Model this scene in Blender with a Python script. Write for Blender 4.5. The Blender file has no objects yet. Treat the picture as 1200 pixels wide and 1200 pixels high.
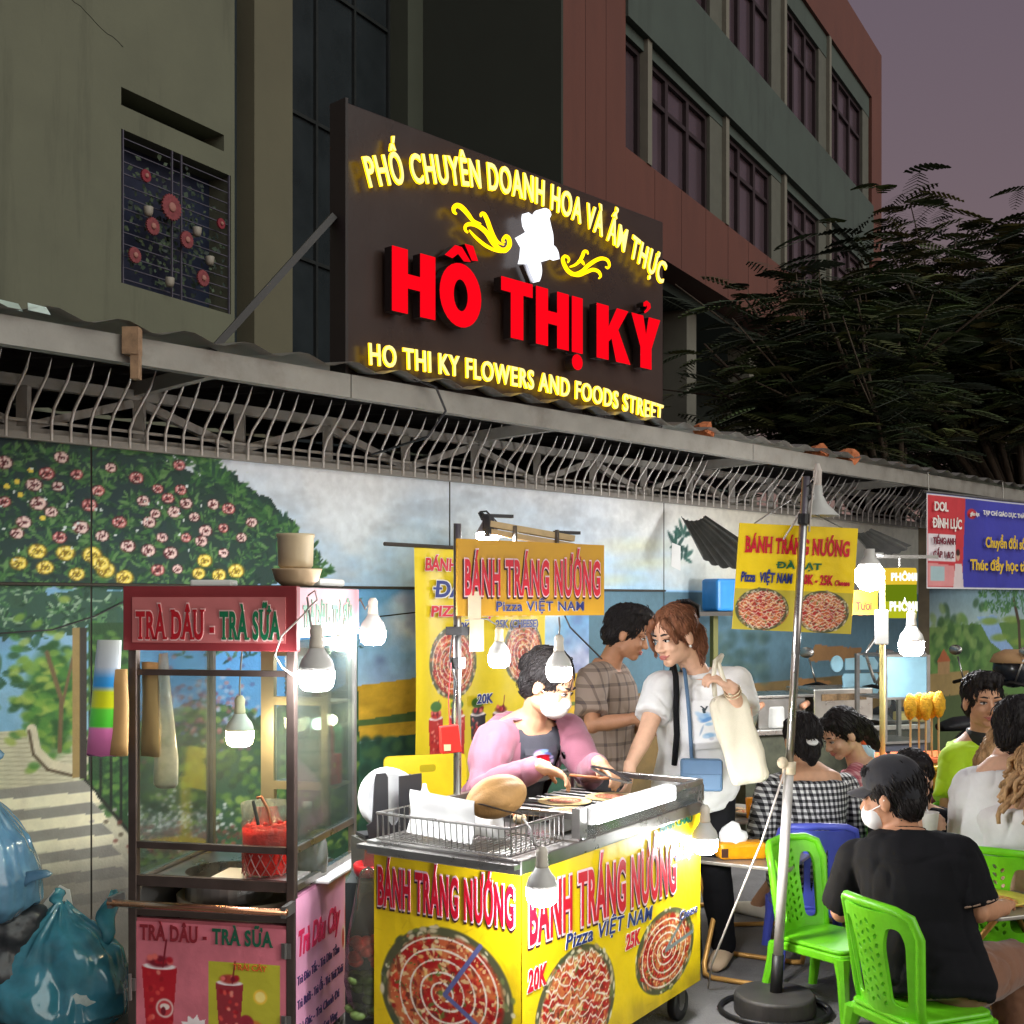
import bpy, math, random
import numpy as np
from mathutils import Vector as V, Matrix, noise as mnoise
random.seed(7)
SC = bpy.context.scene
COL = SC.collection
R = math.radians
F, H, HY = 1420.0, 1.62, 705.0        # focal length (photo pixels), eye height, horizon row

# ---------------------------------------------------------------- camera
cam = bpy.data.cameras.new('camera'); cam.sensor_width = 36; cam.lens = 36*F/1200
cam.shift_y = 105/1200; cam.clip_end = 400; cam.clip_start = .05
camo = bpy.data.objects.new('camera', cam); COL.objects.link(camo)
camo.location = (0, 0, H); camo.rotation_euler = (R(90), 0, 0); SC.camera = camo
# ---------------------------------------------------------------- dusk sky, and a soft sun added as even fill
wd = bpy.data.worlds.new('World'); SC.world = wd; wd.use_nodes = True
nt = wd.node_tree; nt.nodes.clear()
out = nt.nodes.new('ShaderNodeOutputWorld'); add = nt.nodes.new('ShaderNodeAddShader')
b1 = nt.nodes.new('ShaderNodeBackground'); b2 = nt.nodes.new('ShaderNodeBackground')
sky = nt.nodes.new('ShaderNodeTexSky'); sky.sky_type = 'NISHITA'; sky.sun_disc = False
sky.sun_elevation = R(1.0); sky.sun_rotation = R(132)
b1.inputs[1].default_value = .05; nt.links.new(sky.outputs[0], b1.inputs[0])
tc = nt.nodes.new('ShaderNodeTexCoord'); sx = nt.nodes.new('ShaderNodeSeparateXYZ'); rp = nt.nodes.new('ShaderNodeValToRGB')
nt.links.new(tc.outputs['Generated'], sx.inputs[0]); nt.links.new(sx.outputs[2], rp.inputs[0]); nt.links.new(rp.outputs[0], b2.inputs[0])
rp.color_ramp.elements[0].color = (.168, .098, .108, 1); rp.color_ramp.elements[1].color = (.108, .080, .112, 1)
rp.color_ramp.elements[1].position = .6
b2.inputs[1].default_value = 1.0
nt.links.new(b1.outputs[0], add.inputs[0]); nt.links.new(b2.outputs[0], add.inputs[1]); nt.links.new(add.outputs[0], out.inputs[0])
sun = bpy.data.lights.new('sun', 'SUN'); sun.energy = 1.85; sun.angle = R(60); sun.color = (.95, 1, .93)
suno = bpy.data.objects.new('sun', sun); COL.objects.link(suno); suno.rotation_euler = (R(62), 0, R(48))
SC.view_settings.view_transform = 'Standard'; SC.view_settings.look = 'None'
SC.view_settings.exposure = 0; SC.view_settings.gamma = 1
cy = SC.cycles
cy.use_denoising = True
try: cy.denoiser = 'OPENIMAGEDENOISE'
except Exception: pass
cy.max_bounces = 6; cy.diffuse_bounces = 3; cy.glossy_bounces = 3; cy.transparent_max_bounces = 16; cy.transmission_bounces = 6
cy.sample_clamp_indirect = 3; cy.sample_clamp_direct = 0; cy.caustics_reflective = False; cy.caustics_refractive = False
cy.use_adaptive_sampling = True; cy.adaptive_threshold = .015

# ---------------------------------------------------------------- helpers
def P(px, py, d): return V(((px-600)/F*d, d, H-(py-HY)/F*d))     # photo pixel at depth d
def GP(px, py): return P(px, py, H*F/(py-HY))                    # photo pixel on the ground
def lin(c):
    c = np.asarray(c, float)/255
    return np.where(c <= .04045, c/12.92, ((c+.055)/1.055)**2.4)
def L4(c): return tuple(float(x) for x in lin(c))+(1,)

MATS = {}
def M(name, col=(128,128,128), rough=.6, metal=0, var=.12, scale=6, bump=0, bscale=60, vcol=False, spec=.5, sheen=0, stretch=None, trans=0, dirt=None):
    if name in MATS: return MATS[name]
    m = bpy.data.materials.new(name); m.use_nodes = True; t = m.node_tree; b = t.nodes['Principled BSDF']
    b.inputs['Roughness'].default_value = rough; b.inputs['Metallic'].default_value = metal
    b.inputs['Specular IOR Level'].default_value = spec
    if sheen: b.inputs['Sheen Weight'].default_value = sheen
    tcn = t.nodes.new('ShaderNodeTexCoord'); vec = tcn.outputs['Object']
    if stretch:
        mp = t.nodes.new('ShaderNodeMapping'); mp.inputs['Scale'].default_value = stretch; t.links.new(vec, mp.inputs[0]); vec = mp.outputs[0]
    nz = t.nodes.new('ShaderNodeTexNoise'); nz.inputs['Scale'].default_value = scale; nz.inputs['Detail'].default_value = 6; nz.inputs['Roughness'].default_value = .62
    t.links.new(vec, nz.inputs['Vector'])
    mr = t.nodes.new('ShaderNodeMapRange'); mr.inputs[1].default_value = .3; mr.inputs[2].default_value = .7
    mr.inputs[3].default_value = 1-var; mr.inputs[4].default_value = 1+var
    t.links.new(nz.outputs[0], mr.inputs[0])
    mx = t.nodes.new('ShaderNodeMix'); mx.data_type = 'RGBA'; mx.blend_type = 'MULTIPLY'; mx.inputs[0].default_value = 1
    if vcol:
        at = t.nodes.new('ShaderNodeVertexColor'); at.layer_name = 'Col'; t.links.new(at.outputs[0], mx.inputs[6])
    else: mx.inputs[6].default_value = L4(col)
    t.links.new(mr.outputs[0], mx.inputs[7])
    res = mx.outputs[2]
    if dirt:
        n2 = t.nodes.new('ShaderNodeTexNoise'); n2.inputs['Scale'].default_value = dirt[1]; n2.inputs['Detail'].default_value = 8; n2.inputs['Roughness'].default_value = .7
        dv = tcn.outputs['Object']
        if len(dirt) > 3:
            m4 = t.nodes.new('ShaderNodeMapping'); m4.inputs['Scale'].default_value = dirt[3]; t.links.new(dv, m4.inputs[0]); dv = m4.outputs[0]
        t.links.new(dv, n2.inputs['Vector'])
        m2 = t.nodes.new('ShaderNodeMapRange'); m2.inputs[1].default_value = .52; m2.inputs[2].default_value = .72; m2.inputs[4].default_value = dirt[2]
        t.links.new(n2.outputs[0], m2.inputs[0])
        mm = t.nodes.new('ShaderNodeMix'); mm.data_type = 'RGBA'; mm.inputs[7].default_value = L4(dirt[0])
        t.links.new(m2.outputs[0], mm.inputs[0]); t.links.new(res, mm.inputs[6]); res = mm.outputs[2]
    t.links.new(res, b.inputs['Base Color'])
    mr2 = t.nodes.new('ShaderNodeMapRange'); mr2.inputs[3].default_value = max(.02, rough-.1); mr2.inputs[4].default_value = min(1, rough+.12)
    t.links.new(nz.outputs[0], mr2.inputs[0]); t.links.new(mr2.outputs[0], b.inputs['Roughness'])
    if bump:
        n3 = t.nodes.new('ShaderNodeTexNoise'); n3.inputs['Scale'].default_value = bscale; n3.inputs['Detail'].default_value = 5
        t.links.new(vec, n3.inputs['Vector'])
        bp = t.nodes.new('ShaderNodeBump'); bp.inputs['Strength'].default_value = bump; bp.inputs['Distance'].default_value = .02
        t.links.new(n3.outputs[0], bp.inputs['Height']); t.links.new(bp.outputs[0], b.inputs['Normal'])
    if trans: b.inputs['Transmission Weight'].default_value = trans
    MATS[name] = m; return m

def ME(name, col, strength):                 # things that give off light
    if name in MATS: return MATS[name]
    m = bpy.data.materials.new(name); m.use_nodes = True; t = m.node_tree; t.nodes.clear()
    o = t.nodes.new('ShaderNodeOutputMaterial'); e = t.nodes.new('ShaderNodeEmission')
    e.inputs[0].default_value = L4(col); e.inputs[1].default_value = strength
    t.links.new(e.outputs[0], o.inputs[0]); MATS[name] = m; return m

def MGlass(name, col=(235,245,240), alpha=.86, rough=.06, refl=.5, haze=.0, bump=0, tcol=None):   # thin panes, bags and cups
    if name in MATS: return MATS[name]
    m = bpy.data.materials.new(name); m.use_nodes = True; t = m.node_tree; t.nodes.clear()
    o = t.nodes.new('ShaderNodeOutputMaterial'); tr = t.nodes.new('ShaderNodeBsdfTransparent'); gl = t.nodes.new('ShaderNodeBsdfGlossy')
    tr.inputs[0].default_value = L4(tcol or col); gl.inputs['Roughness'].default_value = rough; gl.inputs[0].default_value = (1,1,1,1)
    df = t.nodes.new('ShaderNodeBsdfDiffuse'); df.inputs[0].default_value = L4(col)
    tl = t.nodes.new('ShaderNodeBsdfTranslucent'); tl.inputs[0].default_value = L4(col)
    mdt = t.nodes.new('ShaderNodeMixShader'); t.links.new(df.outputs[0], mdt.inputs[1]); t.links.new(tl.outputs[0], mdt.inputs[2])
    m0 = t.nodes.new('ShaderNodeMixShader'); m0.inputs[0].default_value = 1-alpha
    nz = t.nodes.new('ShaderNodeTexNoise'); nz.inputs['Scale'].default_value = 9; nz.inputs['Detail'].default_value = 5
    tcn = t.nodes.new('ShaderNodeTexCoord'); t.links.new(tcn.outputs['Object'], nz.inputs['Vector'])
    mr = t.nodes.new('ShaderNodeMapRange'); mr.inputs[1].default_value = .3; mr.inputs[2].default_value = .7
    mr.inputs[3].default_value = max(0, (1-alpha)*(1-haze)); mr.inputs[4].default_value = min(1, (1-alpha)*(1+haze))
    t.links.new(nz.outputs[0], mr.inputs[0]); t.links.new(mr.outputs[0], m0.inputs[0])
    t.links.new(tr.outputs[0], m0.inputs[1]); t.links.new(mdt.outputs[0], m0.inputs[2])
    fr = t.nodes.new('ShaderNodeFresnel'); fr.inputs[0].default_value = 1.45
    mu = t.nodes.new('ShaderNodeMath'); mu.operation = 'MULTIPLY'; mu.inputs[1].default_value = refl; t.links.new(fr.outputs[0], mu.inputs[0])
    m1 = t.nodes.new('ShaderNodeMixShader'); t.links.new(mu.outputs[0], m1.inputs[0])
    if bump:
        n3 = t.nodes.new('ShaderNodeTexNoise'); n3.inputs['Scale'].default_value = 38; n3.inputs['Detail'].default_value = 6; n3.inputs['Roughness'].default_value = .65
        mp = t.nodes.new('ShaderNodeMapping'); mp.inputs['Scale'].default_value = (1,1,.3); t.links.new(tcn.outputs['Object'], mp.inputs[0]); t.links.new(mp.outputs[0], n3.inputs['Vector'])
        bp = t.nodes.new('ShaderNodeBump'); bp.inputs['Strength'].default_value = bump; bp.inputs['Distance'].default_value = .03; t.links.new(n3.outputs[0], bp.inputs['Height'])
        for q in (gl, df, fr): t.links.new(bp.outputs[0], q.inputs['Normal'])
    t.links.new(m0.outputs[0], m1.inputs[1]); t.links.new(gl.outputs[0], m1.inputs[2]); t.links.new(m1.outputs[0], o.inputs[0])
    MATS[name] = m; return m

XF = {}                                       # object name -> its world matrix
def thing(name, label, cat, loc=(0,0,0), rz=0, group=None, kind=None):
    o = bpy.data.objects.new(name, None); COL.objects.link(o)
    o.location = loc; o.rotation_euler = (0, 0, rz); o.empty_display_size = .1
    XF[o.name] = Matrix.Translation(V(loc)) @ Matrix.Rotation(rz, 4, 'Z')
    return tag(o, label, cat, group, kind)
def tag(o, label=None, cat=None, group=None, kind=None):
    if label: o['label'] = label
    if cat: o['category'] = cat
    if group: o['group'] = group
    if kind: o['kind'] = kind
    return o

class MB:
    def __init__(s): s.v = []; s.f = []; s.c = None
    def add(s, vs, fs):
        k = len(s.v); s.v += [V(p) for p in vs]; s.f += [tuple(i+k for i in f) for f in fs]; return s
    def box(s, c, d, rot=None, taper=1):
        cx, cy_, cz = c; hx, hy, hz = d[0]/2, d[1]/2, d[2]/2
        vs = [V((sx*hx*(taper if sz > 0 else 1), sy*hy*(taper if sz > 0 else 1), sz*hz)) for sz in (-1,1) for sx, sy in ((-1,-1),(1,-1),(1,1),(-1,1))]
        if rot is not None: vs = [rot @ p for p in vs]
        vs = [p+V(c) for p in vs]
        return s.add(vs, [(3,2,1,0),(4,5,6,7),(0,1,5,4),(1,2,6,5),(2,3,7,6),(3,0,4,7)])
    def b2(s, a, b):                           # box between two corners
        a, b = V(a), V(b); return s.box((a+b)/2, [abs(x) for x in (b-a)])
    def bar(s, a, b, w, h=None, up=(0,0,1)):
        a, b = V(a), V(b); h = h or w; d = b-a; l = d.length
        if l < 1e-6: return s
        z = d/l; u = V(up)
        if abs(z.dot(u)) > .98: u = V((0,1,0))
        x = u.cross(z).normalized(); y = z.cross(x)
        rot = Matrix((x, y, z)).transposed()
        return s.box((a+b)/2, (w, h, l), rot)
    def tube(s, pts, r, n=8, cap=True):
        pts = [V(p) for p in pts]; m = len(pts); rr = r if isinstance(r, (list, tuple)) else [r]*m
        vs = []; x = None
        for i, p in enumerate(pts):
            t = (pts[min(i+1, m-1)]-pts[max(i-1, 0)])
            if t.length < 1e-9: t = V((0,0,1))
            t.normalize()
            if x is None:
                a = V((0,0,1)) if abs(t.z) < .9 else V((1,0,0)); x = a.cross(t).normalized()
            else:
                x = (x-t*x.dot(t)); x = x.normalized() if x.length > 1e-6 else V((1,0,0))
            y = t.cross(x)
            vs += [p+(x*math.cos(2*math.pi*k/n)+y*math.sin(2*math.pi*k/n))*rr[i] for k in range(n)]
        fs = [(i*n+k, i*n+(k+1) % n, (i+1)*n+(k+1) % n, (i+1)*n+k) for i in range(m-1) for k in range(n)]
        if cap: fs += [tuple(range(n-1, -1, -1)), tuple((m-1)*n+k for k in range(n))]
        return s.add(vs, fs)
    def lathe(s, prof, c=(0,0,0), n=20, axis=None, sx=1, sy=1):    # prof: (r, z) pairs
        m = len(prof); vs = []
        rot = V((0,0,1)).rotation_difference(V(axis).normalized()).to_matrix() if axis is not None else None
        for r, z in prof:
            for k in range(n):
                p = V((r*sx*math.cos(2*math.pi*k/n), r*sy*math.sin(2*math.pi*k/n), z))
                vs.append((rot @ p if rot else p)+V(c))
        fs = [(i*n+k, i*n+(k+1) % n, (i+1)*n+(k+1) % n, (i+1)*n+k) for i in range(m-1) for k in range(n)]
        if prof[0][0] > 1e-5: fs.append(tuple(range(n-1, -1, -1)))
        if prof[-1][0] > 1e-5: fs.append(tuple((m-1)*n+k for k in range(n)))
        return s.add(vs, fs)
    def ell(s, c, r, n=14, m=9, rot=None):
        r = (r, r, r) if isinstance(r, (int, float)) else r
        vs = []
        for i in range(m+1):
            a = math.pi*i/m
            for k in range(n):
                p = V((r[0]*math.sin(a)*math.cos(2*math.pi*k/n), r[1]*math.sin(a)*math.sin(2*math.pi*k/n), -r[2]*math.cos(a)))
                vs.append((rot @ p if rot else p)+V(c))
        fs = [(i*n+k, i*n+(k+1) % n, (i+1)*n+(k+1) % n, (i+1)*n+k) for i in range(m) for k in range(n)]
        return s.add(vs, fs)
    def loft(s, secs, n=16):                   # secs: (centre, x vector, y vector)
        vs = []; m = len(secs)
        for c, x, y in secs:
            vs += [V(c)+V(x)*math.cos(2*math.pi*k/n)+V(y)*math.sin(2*math.pi*k/n) for k in range(n)]
        fs = [(i*n+k, i*n+(k+1) % n, (i+1)*n+(k+1) % n, (i+1)*n+k) for i in range(m-1) for k in range(n)]
        fs += [tuple(range(n-1, -1, -1)), tuple((m-1)*n+k for k in range(n))]
        return s.add(vs, fs)
    def prism(s, poly, o, u, v, th):           # polygon in the (u, v) plane, extruded along u x v
        o, u, v = V(o), V(u), V(v); nn = u.cross(v).normalized()*th; n = len(poly)
        vs = [o+u*a+v*b for a, b in poly]; vs += [p+nn for p in vs]
        return s.add(vs, [tuple(range(n-1, -1, -1)), tuple(range(n, 2*n))]+[(i, (i+1) % n, n+(i+1) % n, n+i) for i in range(n)])
    def quad(s, a, b, c, d): return s.add([a, b, c, d], [(0,1,2,3)])
    def build(s, name, mat, parent=None, world=False, smooth=False, bevel=0, remesh=0, sm=0, sub=0):
        me = bpy.data.meshes.new(name)
        vs = s.v
        if parent is not None and world:
            mi = XF[parent.name].inverted(); vs = [mi @ p for p in vs]
        org = None
        if parent is None:                     # a one-mesh thing keeps its origin at its base
            xs = [p.x for p in vs]; ys = [p.y for p in vs]; zs = [p.z for p in vs]
            org = V(((min(xs)+max(xs))/2, (min(ys)+max(ys))/2, min(zs))); vs = [p-org for p in vs]
        me.from_pydata([tuple(p) for p in vs], [], s.f)
        me.materials.append(mat)
        if s.c is not None:
            at = me.color_attributes.new('Col', 'FLOAT_COLOR', 'POINT')
            a = np.ones((len(vs), 4), np.float32); a[:, :3] = lin(np.array(s.c, float)); at.data.foreach_set('color', a.ravel())
        o = bpy.data.objects.new(name, me); COL.objects.link(o)
        if org is not None: o.location = org
        XF[o.name] = (XF[parent.name] if parent is not None else Matrix.Translation(org))
        if parent is not None: o.parent = parent
        if bevel or remesh or sub:
            if bevel:
                b = o.modifiers.new('b', 'BEVEL'); b.width = bevel; b.segments = 2; b.limit_method = 'ANGLE'; b.angle_limit = R(35); b.use_clamp_overlap = True
            if remesh:
                r = o.modifiers.new('r', 'REMESH'); r.mode = 'VOXEL'; r.voxel_size = remesh; r.use_smooth_shade = True
                if sm: q = o.modifiers.new('s', 'SMOOTH'); q.factor = .5; q.iterations = sm
            if sub: q = o.modifiers.new('u', 'SUBSURF'); q.levels = sub; q.render_levels = sub
            dg = bpy.context.evaluated_depsgraph_get(); dg.update()
            nm = bpy.data.meshes.new_from_object(o.evaluated_get(dg)); o.modifiers.clear(); o.data = nm
        if smooth or remesh or sub:
            o.data.polygons.foreach_set('use_smooth', [True]*len(o.data.polygons))
        return o

def wrinkle(o, amp=.004, sc=14, strx=(1,1,1), seed=0, amp2=0, sc2=40):     # folds of cloth, strands of hair
    me = o.data; n = len(me.vertices); co = np.empty(n*3, np.float32); no = np.empty(n*3, np.float32)
    me.vertices.foreach_get('co', co); me.vertex_normals.foreach_get('vector', no)
    co = co.reshape(-1, 3); no = no.reshape(-1, 3); off = V((seed*3.1, seed*7.7, seed*1.3))
    for i in range(n):
        p = V((co[i,0]*strx[0]*sc, co[i,1]*strx[1]*sc, co[i,2]*strx[2]*sc))+off
        d = mnoise.noise(p)*amp
        d += (1-2*abs(mnoise.noise(p*.6+V((9,2,4)))))*amp*.6
        if amp2: d += mnoise.noise(p*(sc2/sc))*amp2
        co[i] += no[i]*d
    me.vertices.foreach_set('co', co.ravel()); me.update()
    return o

def crease(o, amp=.01, sc=7, strx=(1,1,1), seed=0, oc=2, pw=4):     # sharp inward folds
    me = o.data; n = len(me.vertices); co = np.empty(n*3, np.float32); no = np.empty(n*3, np.float32)
    me.vertices.foreach_get('co', co); me.vertex_normals.foreach_get('vector', no); co = co.reshape(-1, 3); no = no.reshape(-1, 3); off = V((seed*5.3+1, seed*2.9, seed*4.1))
    for i in range(n):
        p = V((co[i,0]*strx[0]*sc, co[i,1]*strx[1]*sc, co[i,2]*strx[2]*sc))+off; d = 0
        for k in range(oc): d += max(0, 1-4.5*abs(mnoise.noise(p*(1.8**k)+V((k*7,0,0)))))**2*max(0, min(1, .25+2.5*mnoise.noise(p*.7+V((31+k,4,7)))))*.8**k
        co[i] -= no[i]*(d*amp-amp*.35)
    me.vertices.foreach_set('co', co.ravel()); me.update(); return o

def dup(o, parent=None):                       # a thing, its parts and their sub-parts
    c = o.copy(); COL.objects.link(c); XF[c.name] = XF.get(o.name, Matrix())
    if parent: c.parent = parent
    for ch in list(o.children): dup(ch, c)
    return c
def place(o, loc, rz):
    o.location = loc; o.rotation_euler = (0, 0, rz); XF[o.name] = Matrix.Translation(V(loc)) @ Matrix.Rotation(rz, 4, 'Z'); return o

# ---------------------------------------------------------------- lettering
SERIF = {'T':[(.5,0)],'R':[(.14,0),(.92,0)],'A':[(.06,0),(.94,0)],'D':[(.13,0),(.13,1)],'U':[(.1,1),(.9,1)],'N':[(.12,0),(.12,1),(.88,1)],'H':[(.12,0),(.12,1),(.88,0),(.88,1)],'B':[(.13,0),(.13,1)],'Y':[(.5,0)],'I':[(.5,0),(.5,1)],'P':[(.14,0)],'K':[(.12,0),(.12,1),(.9,0)],'L':[(.1,1)]}
import unicodedata
def basech(ch):
    ch = {'Đ':'D','Ư':'U','Ơ':'O'}.get(ch, ch)
    return unicodedata.normalize('NFD', ch)[0] if ch.strip() else ch
def text_geo(s, bold=.02, space=1.0, depth=.01, shear=0):
    cu = bpy.data.curves.new('t', 'FONT'); cu.body = s; cu.offset = bold; cu.space_character = space; cu.extrude = depth; cu.shear = shear
    cu.resolution_u = 4
    o = bpy.data.objects.new('t', cu); COL.objects.link(o)
    dg = bpy.context.evaluated_depsgraph_get(); dg.update()
    me = bpy.data.meshes.new_from_object(o.evaluated_get(dg))
    n = len(me.vertices); co = np.empty(n*3, np.float32); me.vertices.foreach_get('co', co); co = co.reshape(-1, 3).copy()
    fs = [tuple(p.vertices) for p in me.polygons]
    bpy.data.objects.remove(o); bpy.data.curves.remove(cu); bpy.data.meshes.remove(me)
    return co, fs
CAPH = .73
def text(s, name, mat, parent, o, u, v, w, h, bold=.03, depth=.003, space=1.0, shear=0, off=0, serif=False, curve=None, stand=0, label=None, grow=0):
    """capitals of height h fitted to width w, standing at o along u, up v (local to parent); curve(x01)->(dx,dy,scale,angle)"""
    u, v, o = V(u).normalized(), V(v).normalized(), V(o); nn = u.cross(v)
    full = s; s = s.replace('Đ', 'D')
    co, fs = text_geo(s, bold, space, .5, shear)
    if not len(co): return None
    x0, x1 = co[:,0].min(), co[:,0].max()
    x = (co[:,0]-x0)/(x1-x0)*w; y = co[:,1]/CAPH*h; z = co[:,2]
    extra = []
    if serif:                                  # slab feet on the stems
        cx = 0; pos = []
        for i, ch in enumerate(s):
            if ch == ' ': continue
            g = s[:i+1]; a, _ = text_geo(g, bold, space, 0, 0); b, _ = text_geo(ch, bold, space, 0, 0)
            r1 = a[:,0].max(); wl = b[:,0].max()-b[:,0].min(); r0 = r1-wl
            for fx, top in SERIF.get(basech(ch), []): pos.append(((r0+fx*wl-x0)/(x1-x0)*w, top))
        extra = pos
    mb = MB(); vs = []
    def put(px, py, pz):
        if curve:
            dx, dy, sc, an = curve(px/w); px, py = dx-math.sin(an)*py*sc, dy+math.cos(an)*py*sc
        return o+u*px+v*py+nn*(stand+off+(pz+.5)*depth)
    mb.add([put(float(a), float(b), float(c)) for a, b, c in zip(x, y, z)], fs)
    for i, ch in enumerate(full):              # the stroke of Đ
        if ch == 'Đ':
            a, _ = text_geo(s[:i+1], bold, space, 0, 0); b, _ = text_geo('D', bold, space, 0, 0); wl = b[:,0].max()-b[:,0].min(); r0 = a[:,0].max()-wl; sc_ = w/(x1-x0)
            xa, xb, hb = (r0-.14*wl-x0)*sc_-grow, (r0+.46*wl-x0)*sc_+grow, .055*h+bold*h*.6+grow*.5; yc = .5*h
            k = [put(p, q, c) for c in (-.5,.52) for p, q in ((xa,yc-hb),(xb,yc-hb),(xb,yc+hb),(xa,yc+hb))]
            mb.add(k, [(3,2,1,0),(4,5,6,7),(0,1,5,4),(1,2,6,5),(2,3,7,6),(3,0,4,7)])
    for sx_, top in extra:
        hw = .085*h+grow; hh = .065*h+grow; yc = h*(1+bold)-hh*.45 if top else hh*.5-bold*h
        k = [put(sx_+a*hw, yc+b*hh*.6, c) for c in (-.5,.52) for a, b in ((-1,-1),(1,-1),(1,1),(-1,1))]
        mb.add(k, [(3,2,1,0),(4,5,6,7),(0,1,5,4),(1,2,6,5),(2,3,7,6),(3,0,4,7)])
    r = mb.build(name, mat, parent)
    if label: r['label'] = label
    return r
def text2(s, parent, o, u, v, w, h, fill, edge, bold=.03, eb=.035, **k):   # letters with an outline
    text(s, 'letter_outline', edge, parent, V(o)-V(u).normalized()*eb*h*.8, u, v, w+2*eb*h*.8, h, bold=bold+eb, depth=.0015, grow=eb*h*.5, **k)
    return text(s, 'lettering', fill, parent, o, u, v, w, h, bold=bold, depth=.003, **k)

# ---------------------------------------------------------------- painted pictures (a fine grid of coloured points)
def hashn(ix, iy, seed):
    h = (ix.astype(np.int64)*374761393+iy.astype(np.int64)*668265263+seed*982451653) & 0x7fffffff
    h = ((h ^ (h >> 13))*1274126177) & 0x7fffffff
    return ((h ^ (h >> 16)) & 0xffff)/65535.0
def vnoise(x, y, seed=0):
    ix, iy = np.floor(x), np.floor(y); fx, fy = x-ix, y-iy; fx = fx*fx*(3-2*fx); fy = fy*fy*(3-2*fy)
    a, b, c, d = hashn(ix,iy,seed), hashn(ix+1,iy,seed), hashn(ix,iy+1,seed), hashn(ix+1,iy+1,seed)
    return (a*(1-fx)+b*fx)*(1-fy)+(c*(1-fx)+d*fx)*fy
def fbm(x, y, seed=0, oc=4): return sum(vnoise(x*2**k, y*2**k, seed+k)*.5**(k+1) for k in range(oc))/(1-.5**oc)
class CV:
    def __init__(s, x0, x1, y0, y1, res, bg=(128,128,128)):
        s.x0, s.y0 = x0, y0; s.w = max(2, int(round((x1-x0)/res))+1); s.h = max(2, int(round((y1-y0)/res))+1)
        s.x1, s.y1 = x1, y1
        s.xs = np.linspace(x0, x1, s.w); s.ys = np.linspace(y0, y1, s.h); s.res = res
        s.X, s.Y = np.meshgrid(s.xs, s.ys); s.a = np.empty((s.h, s.w, 3)); s.a[:] = bg
    def win(s, a, b, c, d):
        i0 = max(0, int((a-s.x0)/s.res)-1); i1 = min(s.w, int((b-s.x0)/s.res)+3); j0 = max(0, int((c-s.y0)/s.res)-1); j1 = min(s.h, int((d-s.y0)/s.res)+3)
        return (slice(j0, j1), slice(i0, i1)) if i1 > i0 and j1 > j0 else None
    def mix(s, w, m, col):
        m = m[..., None]; s.a[w] = s.a[w]*(1-m)+np.asarray(col, float)*m
    def ell(s, cx, cy_, rx, ry, col, ang=0, al=1, soft=.2):
        q = max(rx, ry); w = s.win(cx-q, cx+q, cy_-q, cy_+q)
        if w is None: return
        c, n = math.cos(ang), math.sin(ang); dx, dy = s.X[w]-cx, s.Y[w]-cy_
        d = np.sqrt(((dx*c+dy*n)/rx)**2+((-dx*n+dy*c)/ry)**2)
        s.mix(w, np.clip((1-d)/soft, 0, 1)*al, col)
    def poly(s, pts, col, al=1, nz=None):
        pts = np.asarray(pts, float); w = s.win(pts[:,0].min(), pts[:,0].max(), pts[:,1].min(), pts[:,1].max())
        if w is None: return
        x, y = s.X[w], s.Y[w]
        if nz: x = x+(fbm(x*nz[1], y*nz[1], 5)-.5)*nz[0]; y = y+(fbm(x*nz[1], y*nz[1], 11)-.5)*nz[0]
        ins = np.zeros(x.shape, bool)
        for i in range(len(pts)):
            (xa, ya), (xb, yb) = pts[i-1], pts[i]
            if ya == yb: continue
            ins ^= ((ya > y) != (yb > y)) & (x < (xb-xa)*(y-ya)/(yb-ya)+xa)
        s.mix(w, ins*al*1.0, col)
    def line(s, pts, wd, col, al=1):
        for (xa, ya), (xb, yb) in zip(pts[:-1], pts[1:]):
            w = s.win(min(xa,xb)-wd, max(xa,xb)+wd, min(ya,yb)-wd, max(ya,yb)+wd)
            if w is None: continue
            x, y = s.X[w], s.Y[w]; dx, dy = xb-xa, yb-ya; l = dx*dx+dy*dy or 1e-9
            t = np.clip(((x-xa)*dx+(y-ya)*dy)/l, 0, 1); d = np.hypot(x-xa-t*dx, y-ya-t*dy)
            s.mix(w, np.clip((wd/2-d)/s.res+.5, 0, 1)*al, col)
    def grain(s, amp=.1, sc=30, seed=3):
        s.a *= (1+(fbm(s.X*sc, s.Y*sc, seed)-.5)*2*amp)[..., None]
    def build(s, name, mat, parent, o, u, v, bend=None):
        """grid at o + u*x + v*y (local to the parent)"""
        o, u, v = np.array(o, float), np.array(V(u).normalized()), np.array(V(v).normalized()); nn = np.cross(u, v)
        co = o+s.X[..., None]*u+s.Y[..., None]*v
        if bend is not None: co = co+bend(s.X, s.Y)[..., None]*nn
        n = s.w*s.h; idx = np.arange(n).reshape(s.h, s.w)
        q = np.stack([idx[:-1,:-1], idx[:-1,1:], idx[1:,1:], idx[1:,:-1]], -1).reshape(-1, 4); m = len(q)
        me = bpy.data.meshes.new(name); me.vertices.add(n); me.vertices.foreach_set('co', co.astype(np.float32).ravel())
        me.loops.add(m*4); me.loops.foreach_set('vertex_index', q.ravel().astype(np.int32))
        me.polygons.add(m); me.polygons.foreach_set('loop_start', np.arange(0, m*4, 4, dtype=np.int32))
        try: me.polygons.foreach_set('loop_total', np.full(m, 4, np.int32))
        except Exception: pass
        me.update(calc_edges=True); me.validate()
        at = me.color_attributes.new('Col', 'FLOAT_COLOR', 'POINT'); a = np.ones((n, 4), np.float32)
        a[:, :3] = lin(np.clip(s.a.reshape(-1, 3), 0, 255)); at.data.foreach_set('color', a.ravel())
        if bend is not None: me.polygons.foreach_set('use_smooth', [True]*m)
        me.materials.append(mat); ob = bpy.data.objects.new(name, me); COL.objects.link(ob)
        if parent is not None: ob.parent = parent; XF[ob.name] = XF[parent.name]
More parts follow.
